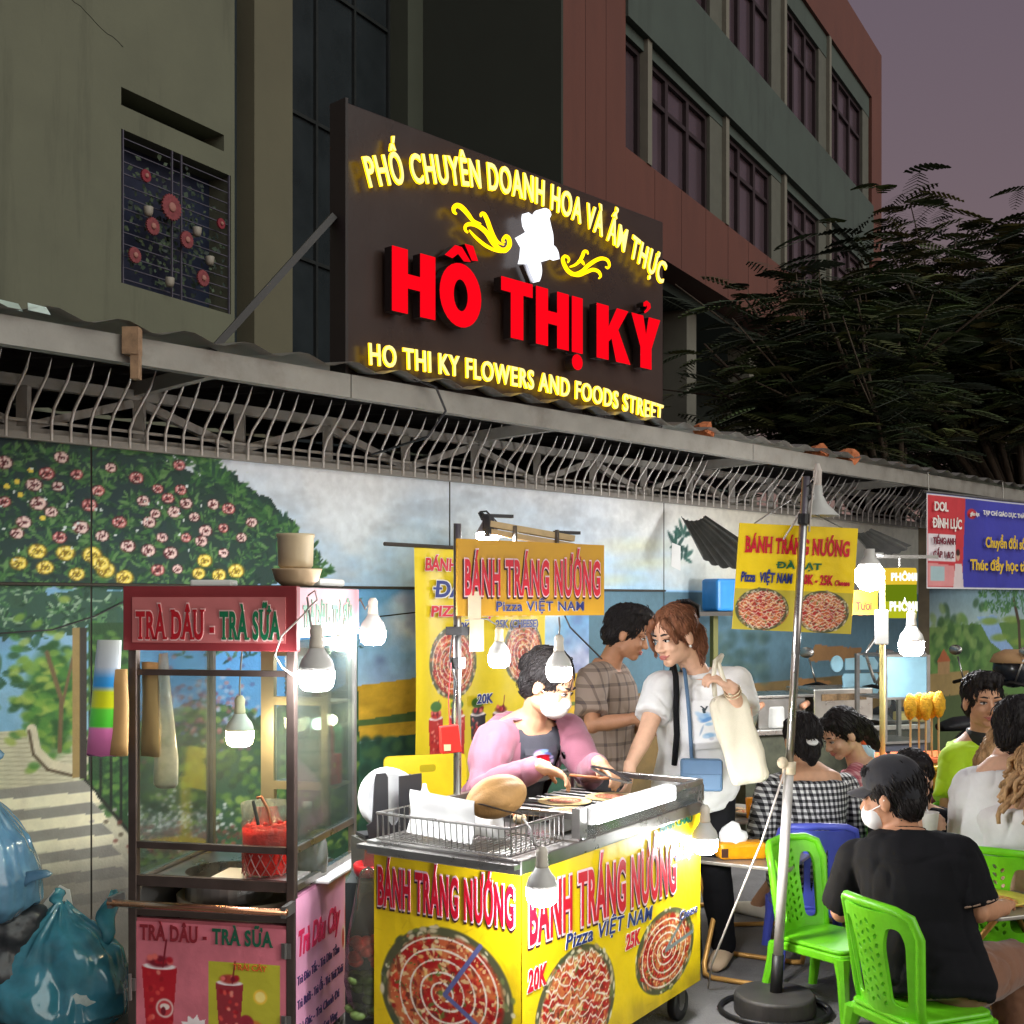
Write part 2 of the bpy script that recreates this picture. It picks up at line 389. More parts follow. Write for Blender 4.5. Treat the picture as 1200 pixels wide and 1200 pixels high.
        return ob
PAINT = M('wall_paint', rough=.75, vcol=True, var=.06, scale=14, bump=.15, bscale=90)
VINYL = M('printed_vinyl', rough=.40, vcol=True, var=.06, scale=9, bump=.22, bscale=9)

def pizza(cv, cx, cy_, rx, ry, seed=1, swirl=True, cut=None):
    rg = random.Random(seed); w = cv.win(cx-rx, cx+rx, cy_-ry, cy_+ry)
    if w is None: return
    cv.ell(cx, cy_, rx*.99, ry*.99, (84,84,56), soft=.03)
    for i in range(70):
        a = rg.uniform(0, 6.28); q = rg.uniform(.86, .98); cv.ell(cx+rx*q*math.cos(a), cy_+ry*q*math.sin(a), rx*rg.uniform(.03,.1), ry*rg.uniform(.02,.06), rg.choice([(225,215,180),(110,120,70),(206,190,150),(70,80,56),(170,150,110),(190,120,70)]), a+1.5, al=.9, soft=.5)
    x, y = (cv.X[w]-cx)/rx, (cv.Y[w]-cy_)/ry; rr = np.hypot(x, y); an = np.arctan2(y, x)
    edge = .88+.05*(fbm(np.cos(an)*2+seed, np.sin(an)*2, 5)-.5)*2; m = np.clip((edge-rr)*14, 0, 1)
    n1, n2, n3 = fbm(x*4+seed, y*4, 3, 4), fbm(x*9, y*9+seed, 7, 3), fbm(x*16+seed, y*16, 9, 2)
    c = np.array((186,74,44.))*(1-n2)[..., None]+np.array((214,128,70.))*n2[..., None]
    k = np.clip((n1-.46)*7, 0, 1)[..., None]; c = c*(1-k)+np.array((172,24,22.))*k
    k = np.clip((n3-.60)*8, 0, .9)[..., None]; c = c*(1-k)+np.array((232,200,140.))*k
    k = np.clip((.33-n2)*9, 0, .8)[..., None]; c = c*(1-k)+np.array((96,40,26.))*k
    cv.a[w] = cv.a[w]*(1-m[..., None])+c*m[..., None]
    for i in range(150):
        a, q = rg.uniform(0, 6.28), math.sqrt(rg.random())*.86
        kk = rg.uniform(.015, .055); cl = rg.choice([(196,26,24),(150,16,16),(222,70,40),(232,190,110),(240,220,170),(96,116,46),(206,120,60),(120,44,26)])
        cv.ell(cx+rx*q*math.cos(a), cy_+ry*q*math.sin(a), rx*kk*rg.uniform(.7,2.2), ry*kk, cl, rg.uniform(0, 3), al=.85, soft=.5)
    if swirl:
        pts = [(cx+rx*(.08+.76*t+.012*math.sin(t*60))*math.cos(t*6.28*4.6+seed), cy_+ry*(.08+.76*t+.012*math.cos(t*47))*math.sin(t*6.28*4.6+seed)) for t in np.linspace(0, 1, 190)]
        for a, b in zip(pts[:-1], pts[1:]): cv.line([a, b], rx*rg.uniform(.016,.03), (240,230,212), .95)
    else:
        for k in range(-5, 6):
            y0 = cy_+ry*.155*k; hw = rx*.84*math.sqrt(max(0, 1-(.17*k)**2)); ph = rg.uniform(0, 6)
            pts = [(cx-hw+2*hw*i/24, y0+ry*.05*math.sin(i*1.15+ph)+ry*.03*math.sin(i*2.7)) for i in range(25)]
            for a, b in zip(pts[:-1], pts[1:]): cv.line([a, b], rx*rg.uniform(.014,.026), (240,228,210), .95)
    for i in range(130):
        a, q = rg.uniform(0, 6.28), math.sqrt(rg.random())*.84
        cv.ell(cx+rx*q*math.cos(a), cy_+ry*q*math.sin(a), rx*.016*rg.uniform(.6,2), ry*.014, rg.choice([(70,110,40),(90,130,50),(240,220,170),(120,20,15),(236,190,120)]), rg.uniform(0,3), soft=.6)
    if cut:
        a0, a1, c = cut; p0 = (cx, cy_)
        for a in (a0, a1): cv.line([p0, (cx+rx*.95*math.cos(a), cy_+ry*.95*math.sin(a))], rx*.06, c)
# ================================================================ ground
asph = M('asphalt', (118,116,114), rough=.8, var=.22, scale=1.3, bump=.5, bscale=120, dirt=((62,60,58), 2.2, .55))
g = MB(); g.quad((-90,-60,0),(120,-60,0),(120,150,0),(-90,150,0))
tag(g.build('ground', asph), 'grey asphalt street', None, kind='structure')
pv = MB()
UW = V((.6890,.7248,0)); NW = V((.7248,-.6890,0)); OW = V((-2.0704,4.9,0))       # the mural wall: along, towards the street, origin
RZW = math.atan2(.7248,.6890)
def WP(s, o, z): return OW+UW*s+NW*o+V((0,0,z))
def WS(px, py, o=0):
    d = (4.9-o*1.0053)/(1-px/1950); return ((V(((px-600)/F*d, d, 0))-OW).dot(UW), H-(py-HY)/F*d)
for a, b in (((-6,.0),(14,.32)),):
    p = [WP(a[0],a[1],0), WP(b[0],a[1],0), WP(b[0],b[1],0), WP(a[0],b[1],0)]
    pv.add(p+[q+V((0,0,.035)) for q in p], [(4,7,6,5),(0,4,5,1),(1,5,6,2),(2,6,7,3),(3,7,4,0)])
tag(pv.build('pavement', M('old_concrete', (112,108,100), rough=.85, var=.25, scale=4, bump=.4, dirt=((50,46,42), 3, .6))), 'narrow strip of pavement under the wall', None, kind='structure')

# ================================================================ grey building behind the wall
UB = V((.5024,.8647,0)); RZB = math.atan2(.8647,.5024)
render_m = M('olive_render', (104,105,87), rough=.85, var=.10, scale=1.2, bump=.12, bscale=30, dirt=((74,74,62), 2.2, .75, (1,1,.10)))
bld = thing('office_building', 'grey rendered building with barred flower window and dark glass strip', 'building', (-3.548,11,0), RZB)
m = MB()
m.b2((-7,0,0),(0,.3,16)); m.b2((1.42,0,0),(1.47,.3,16))
m.b2((0,.001,0),(1.42,.3,4.517)); m.b2((0,.001,5.915),(1.42,.3,6.13)); m.b2((1.32,.001,6.13),(1.42,.3,6.295)); m.b2((0,.001,6.295),(1.42,.3,16))
m.build('wall', render_m, bld)
m = MB(); rg = random.Random(8); pts = [(-1.3,-.001,7.05)]
for k in range(22): pts.append((pts[-1][0]+.06, -.001, pts[-1][2]-.012+rg.uniform(-.02,.015)))
m.tube(pts, .004, 4); m.build('crack', M('crack_dark', (70,70,60), rough=.9), bld)
m = MB(); m.b2((1.63,-.12,0),(2.22,.3,16)); m.build('pillar', M('pillar_render', (98,94,75), rough=.85, var=.1, scale=1, bump=.1), bld)
m = MB(); m.b2((4.37,-.1,0),(4.73,.3,16)); m.build('pillar', M('green_render', (66,70,58), rough=.85, var=.1, scale=1), bld)
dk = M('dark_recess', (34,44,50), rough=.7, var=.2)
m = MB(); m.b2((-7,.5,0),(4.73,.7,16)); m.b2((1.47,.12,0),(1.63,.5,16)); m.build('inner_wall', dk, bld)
gl = MB(); gl.b2((2.22,.2,0),(4.37,.24,16)); cw = gl.build('curtain_glass', M('dark_glass', (40,45,48), rough=.22, var=.3, scale=1.1, spec=.5), bld)
m = MB()
for z in (2.3, 3.85, 5.43, 7.01, 8.6): m.b2((2.22,.165,z-.02),(4.37,.2,z+.02))
for s in (2.24, 2.97, 3.67, 4.35): m.b2((s-.018,.16,0),(s+.018,.198,16))
m.build('mullion_grid', M('mullion', (60,63,63), rough=.4, metal=.6), cw)
m = MB(); m.b2((0,.3,4.517),(1.42,.42,5.915))
win = m.build('window', M('window_blue', (40,46,66), rough=.3, var=.3, scale=2), bld)
m = MB()
for i in range(13): m.b2((.02,.02,4.56+i*.107),(1.40,.032,4.568+i*.107))
for x in (.02, .62, .74, 1.39): m.b2((x,.0,4.517),(x+.012,.018,5.915))
m.build('grille', M('grille_iron', (96,92,104), rough=.5, metal=.4), win)
m = MB(); m.c = []; rg = random.Random(12)
for k in range(420):
    x, z = rg.gauss(.72,.34), rg.gauss(5.15,.33)
    if not (.03 < x < 1.39 and 4.56 < z < 5.86): continue
    a = rg.uniform(0,6.28); l = rg.uniform(.04,.08); u = V((math.cos(a),rg.uniform(-.3,.3),math.sin(a)))*l; w_ = V((-math.sin(a),.2,math.cos(a)))*l*.35; c = V((x,.06+rg.uniform(-.03,.03),z)); m.add([c,c+u*.5+w_,c+u,c+u*.5-w_],[(0,1,2,3)]); m.c += [rg.choice([(50,66,50),(38,50,44),(66,80,58)])]*4
m.build('climbing_leaves', M('window_leaf', vcol=True, rough=.7), win)
for i, (px, py, rr, lb) in enumerate([(201,243,.105,'largest pink paper fan flower high on the window bars'),(179,265,.07,'pink paper flower just below and left of the largest one'),(219,281,.07,'pink paper flower at the right of the window bar middle'),
        (158,299,.062,'pink paper flower near the left edge of the barred window'),(238,326,.068,'lowest pink paper flower on the barred window'),(171,206,.05,'dim pink paper flower at the top of the window'),(259,262,.045,'dark red paper flower at the right edge of the window')]):
    d = 11*1283/(1425-px)-.09; p = P(px, py, d); s = (d+.09-11)/.8647
    rr *= 1.2; q = thing('paper_flower', lb, 'flower ornament', p, RZB, 'paper flowers on the window grille')
    m = MB(); n = 22
    m.prism([((rr if k % 2 else rr*.88)*math.cos(k*math.pi/n), (rr if k % 2 else rr*.88)*math.sin(k*math.pi/n)) for k in range(2*n)], (0,.012,0), (1,0,0), (0,0,1), .02)
    m.build('petal_disc', M('pink_paper', (128,60,64), rough=.8, var=.3, scale=30) if i < 5 else M('maroon_paper', (130,40,52), rough=.8), q)
    m = MB(); m.ell((0,-.015,0), (rr*.35,.015,rr*.35), 10, 6); m.build('centre', M('pale_paper', (160,110,100), rough=.8), q)
for px, py, lb in [(174,248,'small white pot beside the upper pink flowers'),(231,272,'small white pot at the right of the middle flowers'),(246,306,'round white pot above the lowest pink flower'),(199,331,'small cream pot low at the window centre bar')]:
    d = 11*1283/(1425-px)-.1; p = P(px, py, d)
    q = MB(); q.lathe([(.03,0),(.042,.03),(.045,.08),(.04,.085),(.036,.06)], p-V((0,0,.04)), 12)
    tag(q.build('flower_pot', M('pot_white', (150,142,130), rough=.6), smooth=True), lb, 'pot', 'small pots on the window grille')

# ================================================================ red building to the right
c0 = P(660, 705, 14.08); c0.z = 0
red = thing('tiled_building', 'brick red tiled block with grey green bands and rows of windows', 'building', c0, RZB)
brick = M('red_tile', (100,58,47), rough=.7, var=.12, scale=2.5, bump=.1, stretch=(1,1,.2))
band = M('grey_green_band', (70,80,73), rough=.8, var=.12, scale=1.1, dirt=((52,58,54), 2.0, .7, (1,1,.14)))
m = MB(); L = 15.5
m.b2((0,0,0),(1.72,.45,14)); m.b2((1.72,.0,12.74),(14.6,.45,14)); m.b2((14.6,0,0),(L,.45,14)); m.b2((1.72,.02,6.34),(14.6,.45,7.48))
m.build('red_wall', brick, red)
m = MB(); m.b2((1.72,-.04,9.14),(14.6,.45,10.33)); m.b2((1.72,.06,12.3),(14.6,.45,12.735)); m.b2((1.72,.06,8.98),(14.6,.45,9.135)); m.build('spandrel_band', band, red)
m = MB(); m.b2((-.05,.0,0),(0,6,14)); m.build('side_wall', M('dark_green_wall', (52,56,48), rough=.85, var=.12, scale=.8), red)
m = MB(); m.b2((0,.46,6.34),(L,7,14)); m.b2((0,3,0),(L,7,6.34)); m.b2((0,.45,6.2),(L,3,6.34)); m.build('inner_wall', M('grey_teal_wall', (62,74,68), rough=.85, var=.15, scale=1), red)
jm = M('joint', (70,42,37), rough=.9)
for i in range(1, 14): m = MB(); m.b2((i*.95+.8,.0165,6.36),(i*.95+.808,.03,7.47)); m.build('tile_joint', jm, red)
for i in (1, 2): m = MB(); m.b2((.57*i,-.003,0),(.57*i+.008,.01,14)); m.build('tile_joint', jm, red)
fin = M('pale_fin', (116,112,100), rough=.8, var=.08)
for s in (2.5, 5.49, 8.43, 11.3):
    for z0, z1 in ((7.48, 9.14), (10.33, 12.74)):
        m = MB(); m.b2((s-.07,.0,z0),(s+.07,.42,z1)); m.build('fin', fin, red)
    m = MB(); m.b2((s-.2,.6,0),(s+.2,1.0,6.34)); m.build('column', fin, red)
pil = M('pilaster', (90,90,80), rough=.8)
wfr = M('window_frame_brown', (44,32,34), rough=.5); wgl = M('window_pane', (74,60,66), rough=.18, var=.18, scale=.7, spec=.7)
for a, b in ((1.74,2.43),(2.57,5.42),(5.56,8.36),(8.5,11.23),(11.37,14.58)):
    for z0, z1 in ((7.48,8.98),(10.33,12.3)):
        e = b-.52 if b-a > 2 else b
        if b-a > 2: m = MB(); m.b2((e,.07,z0),(b,.5,z1+.3)); m.build('pilaster', pil, red)
        w = MB(); y0, y1 = .12, .20
        w.b2((a,y0,z0),(e,y1,z0+.07)); w.b2((a,y0,z1-.07),(e,y1,z1)); w.b2((a,y0,z0+.07),(a+.07,y1,z1-.07)); w.b2((e-.07,y0,z0+.07),(e,y1,z1-.07))
        if e-a > 1:
            for k in (1, 2): x = a+(e-a)*k/3; w.b2((x-.05,y0,z0+.07),(x+.05,y1,z1-.07))
            zt = z0+(z1-z0)*.68; w.b2((a+.07,y0+.005,zt-.03),(e-.07,y1-.01,zt+.03))
        f = w.build('window', wfr, red); pg = MB(); pg.b2((a+.02,.18,z0+.02),(e-.02,.23,z1-.02)); pg.build('pane', wgl, f)
for i in range(3):                              # windows of the shaded ground floors
    w = MB(); x = 2+i*2.9; w.b2((x,2.9,3.0),(x+1.6,2.98,5.2)); f = w.build('window', wfr, red); pg = MB(); pg.b2((x+.1,2.86,3.1),(x+1.5,2.9,5.1)); pg.build('pane', wgl, f)

# ================================================================ lean-to roof over the wall
steel = M('painted_steel', (140,136,128), rough=.5, var=.15, scale=5, bump=.05, dirt=((92,80,68), 4, .5))
roof = thing('shed_roof', 'long corrugated lean-to roof with pale gutter board above the mural wall', 'roof', WP(3,0,2.3))
m = MB()
for s0, s1 in ((-3.2,1.2),(1.206,4.4),(4.406,8.2),(8.206,13)): m.add([WP(s0,.75,2.505),WP(s1,.75,2.505),WP(s1,.75,2.605),WP(s0,.75,2.605),WP(s0,.70,2.505),WP(s1,.70,2.505),WP(s1,.70,2.605),WP(s0,.70,2.605)], [(0,1,2,3),(1,5,6,2),(5,4,7,6),(4,0,3,7),(3,2,6,7),(4,5,1,0)])
m.build('gutter_board', steel, roof, world=True)
n = 360; m = MB(); vs = []
for i in range(n+1):
    s = -3.2+16.2*i/n; w = .017*math.sin(i*2*math.pi/6)
    vs += [WP(s, .80, 2.635+w), WP(s, -5.0, 3.25+w)]
m.add(vs, [(2*i, 2*i+2, 2*i+3, 2*i+1) for i in range(n)]); m.build('roof_sheet', M('corrugated_sheet', (150,146,138), rough=.45, metal=.5, var=.2, scale=4, dirt=((110,74,50), 3, .7)), roof, world=True)
m = MB(); m.add([WP(-3.2,-4.9,0),WP(13,-4.9,0),WP(13,-4.9,3.2),WP(-3.2,-4.9,3.2),WP(-3.2,-5,0),WP(13,-5,0),WP(13,-5,3.2),WP(-3.2,-5,3.2)],[(0,1,2,3),(1,5,6,2),(5,4,7,6),(4,0,3,7),(3,2,6,7)]); m.build('sky_block_wall', M('dark_back', (40,44,58), rough=.9, var=.3, scale=2), roof, world=True)  # added dark wall, shuts out the sky seen through the truss
m = MB(); m.bar(WP(-3.2,-.0,2.525), WP(13,0,2.525), .045); m.bar(WP(-3.2,0,2.315), WP(13,0,2.315), .04); m.build('chord', steel, roof, world=True)
for i in range(-5, 24):
    s = .095+.52*i
    a = MB(); a.bar(WP(s,.005,2.335), WP(s,.005,2.503), .045); a.build('truss_post', steel, roof, world=True)
    b = MB(); z0, z1 = (2.345, 2.49) if i % 2 == 0 else (2.49, 2.345); b.bar(WP(s+.03,-.01,z0), WP(s+.49,-.01,z1), .036); b.build('truss_diagonal', steel, roof, world=True)
for i in range(7):
    s = -1.5+2.1*i; b = MB(); b.bar(WP(s,-.04,2.55), WP(s,.72,2.56), .04, .06); b.build('rafter', steel, roof, world=True)
m = MB(); m.b2((0,0,0),(.1,.1,.01)); 
m = MB(); m.bar(WP(.15,.78,2.53), WP(.15,.78,2.63), .06, .05); m.bar(WP(.16,.79,2.44), WP(.16,.79,2.60), .03, .04); m.build('bracket', M('rusted_bracket', (150,120,92), rough=.8, var=.3, scale=30), roof, world=True)
m = MB(); m.tube([WP(1.55,.77,2.63), WP(1.66,.80,2.60), WP(1.72,.80,2.5), WP(1.66,.74,2.38), WP(1.7,.3,2.34)], .006, 6); m.build('cable', M('black_rubber', (24,24,26), rough=.5), roof, world=True)

# spiked fence on the wall top
fence = thing('spike_fence', 'row of bent steel spikes leaning out from the mural wall top', 'fence', WP(4,.03,2.29))
m = MB(); m.bar(WP(-1.6,.035,2.296), WP(9.0,.035,2.296), .03); m.bar(WP(-1.6,.035,2.36), WP(9.0,.035,2.36), .012); m.build('rail', steel, fence, world=True)
sp = M('spike_steel', (196,190,182), rough=.42, metal=.35, var=.15, scale=20)
rg = random.Random(3); i = 0; s = -.62; tot = 0
while s < 8.85:
    o = .19+rg.uniform(-.02,.02); sh = rg.uniform(-.012,.012); zt = 2.60+rg.uniform(-.02,.015); k = .02 if s < 5 else .05+rg.uniform(-.02,.03)
    m = MB(); m.tube([WP(s,.05,2.285), WP(s,.052,2.365), WP(s+sh*.3+k*.2,.075,2.42), WP(s+sh+k,o-.03,zt-.06), WP(s+sh+k*1.2,o,zt)], [.0068,.0068,.0068,.0062,.0012], 6, cap=False)
    m.build('spike', sp, fence, world=True, smooth=True); s += .088+rg.uniform(-.008,.008)+(.012 if s > 5 else 0); tot += 1

# stones and scraps on the roof edge
for px, py, d, r, lb in ((825,506,7.3,.045,'orange brick lump on the roof edge left of the pole top'),(958,531,8.3,.05,'reddish stone on the roof edge above the hanging sign'),(994,536,8.55,.055,'largest orange stone on the roof edge right of the pole')):
    p = P(px, py, d); m = MB(); m.ell(p, (r*1.4,r,r), 9, 6); o = m.build('roof_stone', M('brick_lump', (190,112,70), rough=.9, var=.3, scale=25, bump=.3)); wrinkle(o, .03, 22, seed=px)
    tag(o, lb, 'stone', 'stones lying on the roof edge')
for px, py, d, lb in ((12,358,4.16,'torn white plastic scrap on the roof edge at far left'),(45,362,4.2,'smaller torn plastic scrap right of the far left one')):
    p = P(px, py, d); m = MB(); m.prism([(-.04,-.01),(.04,-.014),(.03,.012),(-.035,.016)], p, UW, V((0,-.4,.6)).normalized(), .003)
    tag(m.build('plastic_scrap', M('scrap_plastic', (205,225,215), rough=.5)), lb, 'scrap', 'plastic scraps on the roof')

# ================================================================ mural wall
mur = thing('mural_wall', 'board wall painted with rose bushes, steps, blue sky and yellow field', 'wall', WP(4,0,0), 0)
m = MB(); m.add([WP(-6,-.006,0),WP(13,-.006,0),WP(13,-.006,2.29),WP(-6,-.006,2.29),WP(-6,-.12,0),WP(13,-.12,0),WP(13,-.12,2.29),WP(-6,-.12,2.29)], [(0,1,2,3),(1,5,6,2),(5,4,7,6),(4,0,3,7),(3,2,6,7)])
m.build('backing', M('backing_board', (70,66,60), rough=.85), mur, world=True)

def leafspray(cv, x, z, rg, r, cols, n=9):
    for k in range(n):
        a = rg.uniform(-.6, 3.7); l = r*rg.uniform(.5, 1); cv.ell(x+math.cos(a)*l*.6, z+math.sin(a)*l*.5, l*.55, l*.16, rg.choice(cols), a+rg.uniform(-.2,.2), al=.85, soft=.35)
def rose(cv, x, z, r, rg, outer, inner, dark):
    cv.ell(x, z, r*1.15, r*.85, dark, 0, .8, .3)
    for k in range(9):
        a = k*.7+rg.uniform(-.3,.3); cv.ell(x+math.cos(a)*r*.66, z+math.sin(a)*r*.44, r*rg.uniform(.36,.52), r*rg.uniform(.16,.26), outer if k % 3 else dark, a+1.57, .95, .25)
        cv.ell(x+math.cos(a)*r*.62, z+math.sin(a)*r*.40, r*.26, r*.1, inner, a+1.57, .9, .4)
    for k in range(6):
        a = k*1.05+.4; cv.ell(x+math.cos(a)*r*.28, z+math.sin(a)*r*.22, r*.22, r*.09, outer if k % 2 else dark, a+1.57, .95, .3)
    cv.ell(x, z+r*.05, r*.16, r*.12, dark, 0, .9, .5)
def paint_mural(cv):
    X, Z = cv.X, cv.Y; n1 = fbm(X*1.1, Z*2.2, 1, 5); n2 = fbm(X*4, Z*9, 2, 4)
    t = np.clip((2.25-Z)/.6, 0, 1)[..., None]
    cv.a[:] = np.array((222,230,238.))*(1-t)+np.array((126,178,220.))*t
    cl = np.clip((n1-.46)*4, 0, 1)[..., None]; cv.a[:] = cv.a*(1-cl*.75)+np.array((234,236,236.))*cl*.75
    up = (Z > 1.72)[..., None]*np.clip((n2-.55)*3, 0, .5)[..., None]; up = up*.6; cv.a[:] = cv.a*(1-up)+np.array((150,156,164.))*up
    # lower half: blue sky, purple clouds, yellow field
    lo = Z < 1.69
    k = np.clip((1.69-Z)/.5, 0, 1)[..., None]; low = np.array((104,166,212.))*(1-k)+np.array((164,198,222.))*k
    c2 = np.clip((fbm(X*2.2, Z*3.2, 9)-.47)*5, 0, 1)[..., None]; low = low*(1-c2)+np.array((226,234,240.))*c2
    c3 = np.clip((fbm(X*2.5+4, Z*4, 19)-.52)*5, 0, 1)[..., None]*.6; low = low*(1-c3)+np.array((92,98,150.))*c3
    cv.a[lo] = low[lo]
    def fld(a, b, c1, c2, sd):
        f = (Z < b+.02*np.sin(X*3)) & (Z > a) & (X > 1.6) & (X < 5.2); q = fbm(X*9, Z*22, sd)[..., None]; cv.a[f] = (np.array(c1)*q+np.array(c2)*(1-q))[f]
    fld(.9, 1.20, (236,190,60.), (176,140,34.), 31); fld(.98, 1.02, (110,128,60.), (60,90,50.), 33); fld(-.1, .90, (66,112,84.), (36,72,60.), 35)
    rg = random.Random(11)
    def bush(pxs, n, cols, r):
        for _ in range(n):
            px, py = rg.uniform(pxs[0], pxs[2]), rg.uniform(pxs[1], pxs[3]); x, z = WS(px, py); leafspray(cv, x, z, rg, r, cols, 6)
    for _ in range(150): x, z = WS(rg.uniform(425,490), rg.uniform(868,930)); cv.ell(x, z, .05, .04, rg.choice([(52,92,72),(38,70,58),(74,110,70)]), 0, .8, .6)
    # ---- dark rose bush, upper left
    W = lambda *q: [WS(*p) for p in q]
    edge = W((-330,490),(180,520),(200,545),(232,548),(262,556),(290,572),(318,592),(338,612),(352,640),(372,668),(378,690),(-330,690))
    cv.poly(edge, (38,62,56), nz=(.12, 9)); f = (X < .75) & (Z > 1.695); q = fbm(X*3, Z*3, 71)[..., None]; cv.a[f] = (np.array((30,46,58.))*q+np.array((44,74,60.))*(1-q))[f]
    gl = [(44,84,52),(62,108,58),(30,62,48),(84,128,70),(40,74,62),(26,52,44),(100,140,84)]
    for _ in range(950):
        px, py = rg.uniform(-300, 372), rg.uniform(525, 690)
        if px > 190 and py < 535+(px-190)**1.28*.15: continue
        x, z = WS(px, py); leafspray(cv, x, z, rg, rg.uniform(.035,.075), gl, 6)
    for _ in range(70):                         # ragged edge leaves against the pale wall
        t_ = rg.random(); px, py = 185+190*t_, 530+150*t_**1.5; x, z = WS(px, py); leafspray(cv, x+rg.uniform(-.03,.06), z+rg.uniform(-.02,.04), rg, .075, gl[:5], 7)
    for px, py in [(5,542),(72,536),(55,555),(40,568),(68,570),(90,556),(5,588),(45,590),(115,575),(105,592),(95,618),(168,587),(185,573),(212,574),(197,584),(218,590),(182,602),(204,600),(250,591),(262,619),(241,622),(236,634),(190,630),(174,645),(200,648),(185,668),(208,667),(283,630),(-40,560),(-80,590),(-60,620),(-110,560),(-150,600),(-200,570),(60,600),(28,612),(130,548),(140,612),(160,560),(228,606),(218,630),(268,596),(150,640),(120,628),(70,630),(20,625),(210,545),(295,612),(262,648),(175,612)]:
        x, z = WS(px, py); rose(cv, x, z, rg.uniform(.028,.040), rg, (226,196,190) if rg.random() < .6 else (200,120,118), (236,216,206), (92,24,34))
    for px, py in [(22,660),(53,665),(44,646),(77,648),(90,673),(108,650),(124,668),(146,677),(118,660),(240,657),(233,672),(257,674),(277,669),(85,708),(130,706),(90,722),(-40,660),(-90,670),(20,705),(128,722)]:
        x, z = WS(px, py); rose(cv, x, z, rg.uniform(.036,.048), rg, (236,212,92), (246,232,150), (140,110,30))
    for px, py in [(36,551),(20,564),(24,580),(50,607),(8,570)]: x, z = WS(px, py); cv.ell(x, z, .014, .012, (226,204,80))
    for _ in range(40): x, z = WS(rg.uniform(0,290), rg.uniform(540,660)); cv.ell(x, z, .006, .006, (214,224,222))
    # ---- lower left: lake, trees, path and steps
    x0, z0 = WS(0, 700); f = (X < WS(158,700)[0]) & (Z < 1.67) & (X > -6); cv.a[f] = cv.a[f]*.35+np.array((104,160,196))*.65
    cv.poly(W((-320,690),(165,690),(165,740),(100,735),(60,750),(-320,760)), (46,76,58), .9, nz=(.1,12))
    for _ in range(120): x, z = WS(rg.uniform(-250,165), rg.uniform(690,750)); leafspray(cv, x, z, rg, .05, [(52,96,62),(92,134,90),(150,176,150),(36,66,52)], 5)
    for px, py in ((0,790),(10,800),(-60,800),(40,760)): x, z = WS(px, py); leafspray(cv, x, z, rg, .09, [(48,88,66),(70,110,80)], 6)
    cv.poly(W((-320,855),(88,857),(160,880),(160,1190),(-320,1200)), (200,196,170), nz=(.02,8))
    for k in range(14): cv.line(W((-200,862+k*5),(85,860+k*5.4)), .006, (150,146,122), .6)
    cv.ell(*WS(62,822), .14, .26, (62,108,50), 0, .95, .3)
    for _ in range(170): x, z = WS(rg.gauss(62,22), rg.gauss(815,38)); cv.ell(x, z, .035, .02, rg.choice([(74,126,56),(120,156,66),(44,84,44),(150,170,80)]), rg.uniform(-.6,.6), .8, .5)
    cv.line(W((70,880),(72,820),(55,765)), .02, (110,92,66)); cv.line(W((72,830),(88,760)), .014, (110,92,66))
    cv.line(W((37,855),(42,880),(58,896),(85,903)), .045, (206,198,172)); cv.line(W((34,857),(39,884),(56,902),(85,909)), .012, (86,74,56))
    cv.poly(W((104,730),(160,730),(160,985),(104,915)), (44,74,46)); 
    for _ in range(160): x, z = WS(rg.uniform(100,158), rg.uniform(740,960)); cv.ell(x, z, .03, .016, rg.choice([(66,108,54),(40,72,42),(96,134,64)]), rg.uniform(-.8,.8), .8, .5)
    for k in range(5): cv.line(W((106+k*12,868+k*3),(106+k*12,915+k*16)), .012, (28,34,30))
    cv.line(W((101,868),(160,880)), .014, (30,36,32)); cv.line(W((100,914),(152,976)), .016, (40,44,36))
    cv.poly(W((84,735),(93,735),(93,912),(85,912)), (150,128,82)); cv.poly(W((93,735),(102,735),(101,912),(93,912)), (58,54,48))
    st = [(230,224,194),(142,140,132)]
    for k in range(6):
        y = 915+k*25; cv.poly(W((-320,y+18+k*4),(0,y+10+k*2),(98+k*11,y),(110+k*11,y+12),(0,y+22+k*2),(-320,y+32+k*4)), st[1]); cv.poly(W((-320,y+32+k*4),(0,y+22+k*2),(110+k*11,y+12),(118+k*11,y+25),(0,y+35+k*2),(-320,y+46+k*4)), st[0])
    f = (X < WS(168,900)[0]) & (Z < .62); q = fbm(X*6, Z*10, 77)[..., None]; q2 = np.clip((.62-Z)*4, 0, .8)[..., None]*f[..., None]; cv.a[:] = cv.a*(1-q2)+(np.array((126,122,112.))*q+np.array((84,82,78.))*(1-q))*q2
    # ---- garden seen through the drinks cart
    cv.poly(W((160,760),(420,760),(420,1200),(160,1250)), (40,78,52), .95, nz=(.05,6))
    cv.poly(W((160,745),(405,745),(405,800),(300,840),(240,815),(160,850)), (86,150,206), nz=(.07,7))
    for _ in range(90): x, z = WS(rg.uniform(200,420), rg.uniform(700,772)); leafspray(cv, x, z, rg, .055, [(24,58,50),(40,84,66),(70,110,90)], 5)
    for _ in range(260): x, z = WS(rg.gauss(238,40), rg.gauss(835,24)); cv.ell(x, z, .02, .014, rg.choice([(150,84,96),(120,70,96),(180,116,116),(86,96,150),(160,176,206)]), 0, .7, .6)
    for _ in range(900):
        px, py = rg.uniform(165,420), rg.uniform(830,1040); x, z = WS(px, py)
        c = rg.choice([(92,130,56),(130,158,74),(60,98,46),(42,74,42),(30,60,40)]); cv.ell(x, z, .028, .02, c, rg.uniform(-.5,.5), .75, .5)
    for _ in range(220): x, z = WS(rg.gauss(215,30), rg.gauss(965,14)); cv.ell(x, z, .014, .01, rg.choice([(200,204,206),(156,150,150),(226,226,226)]), 0, .8, .5)
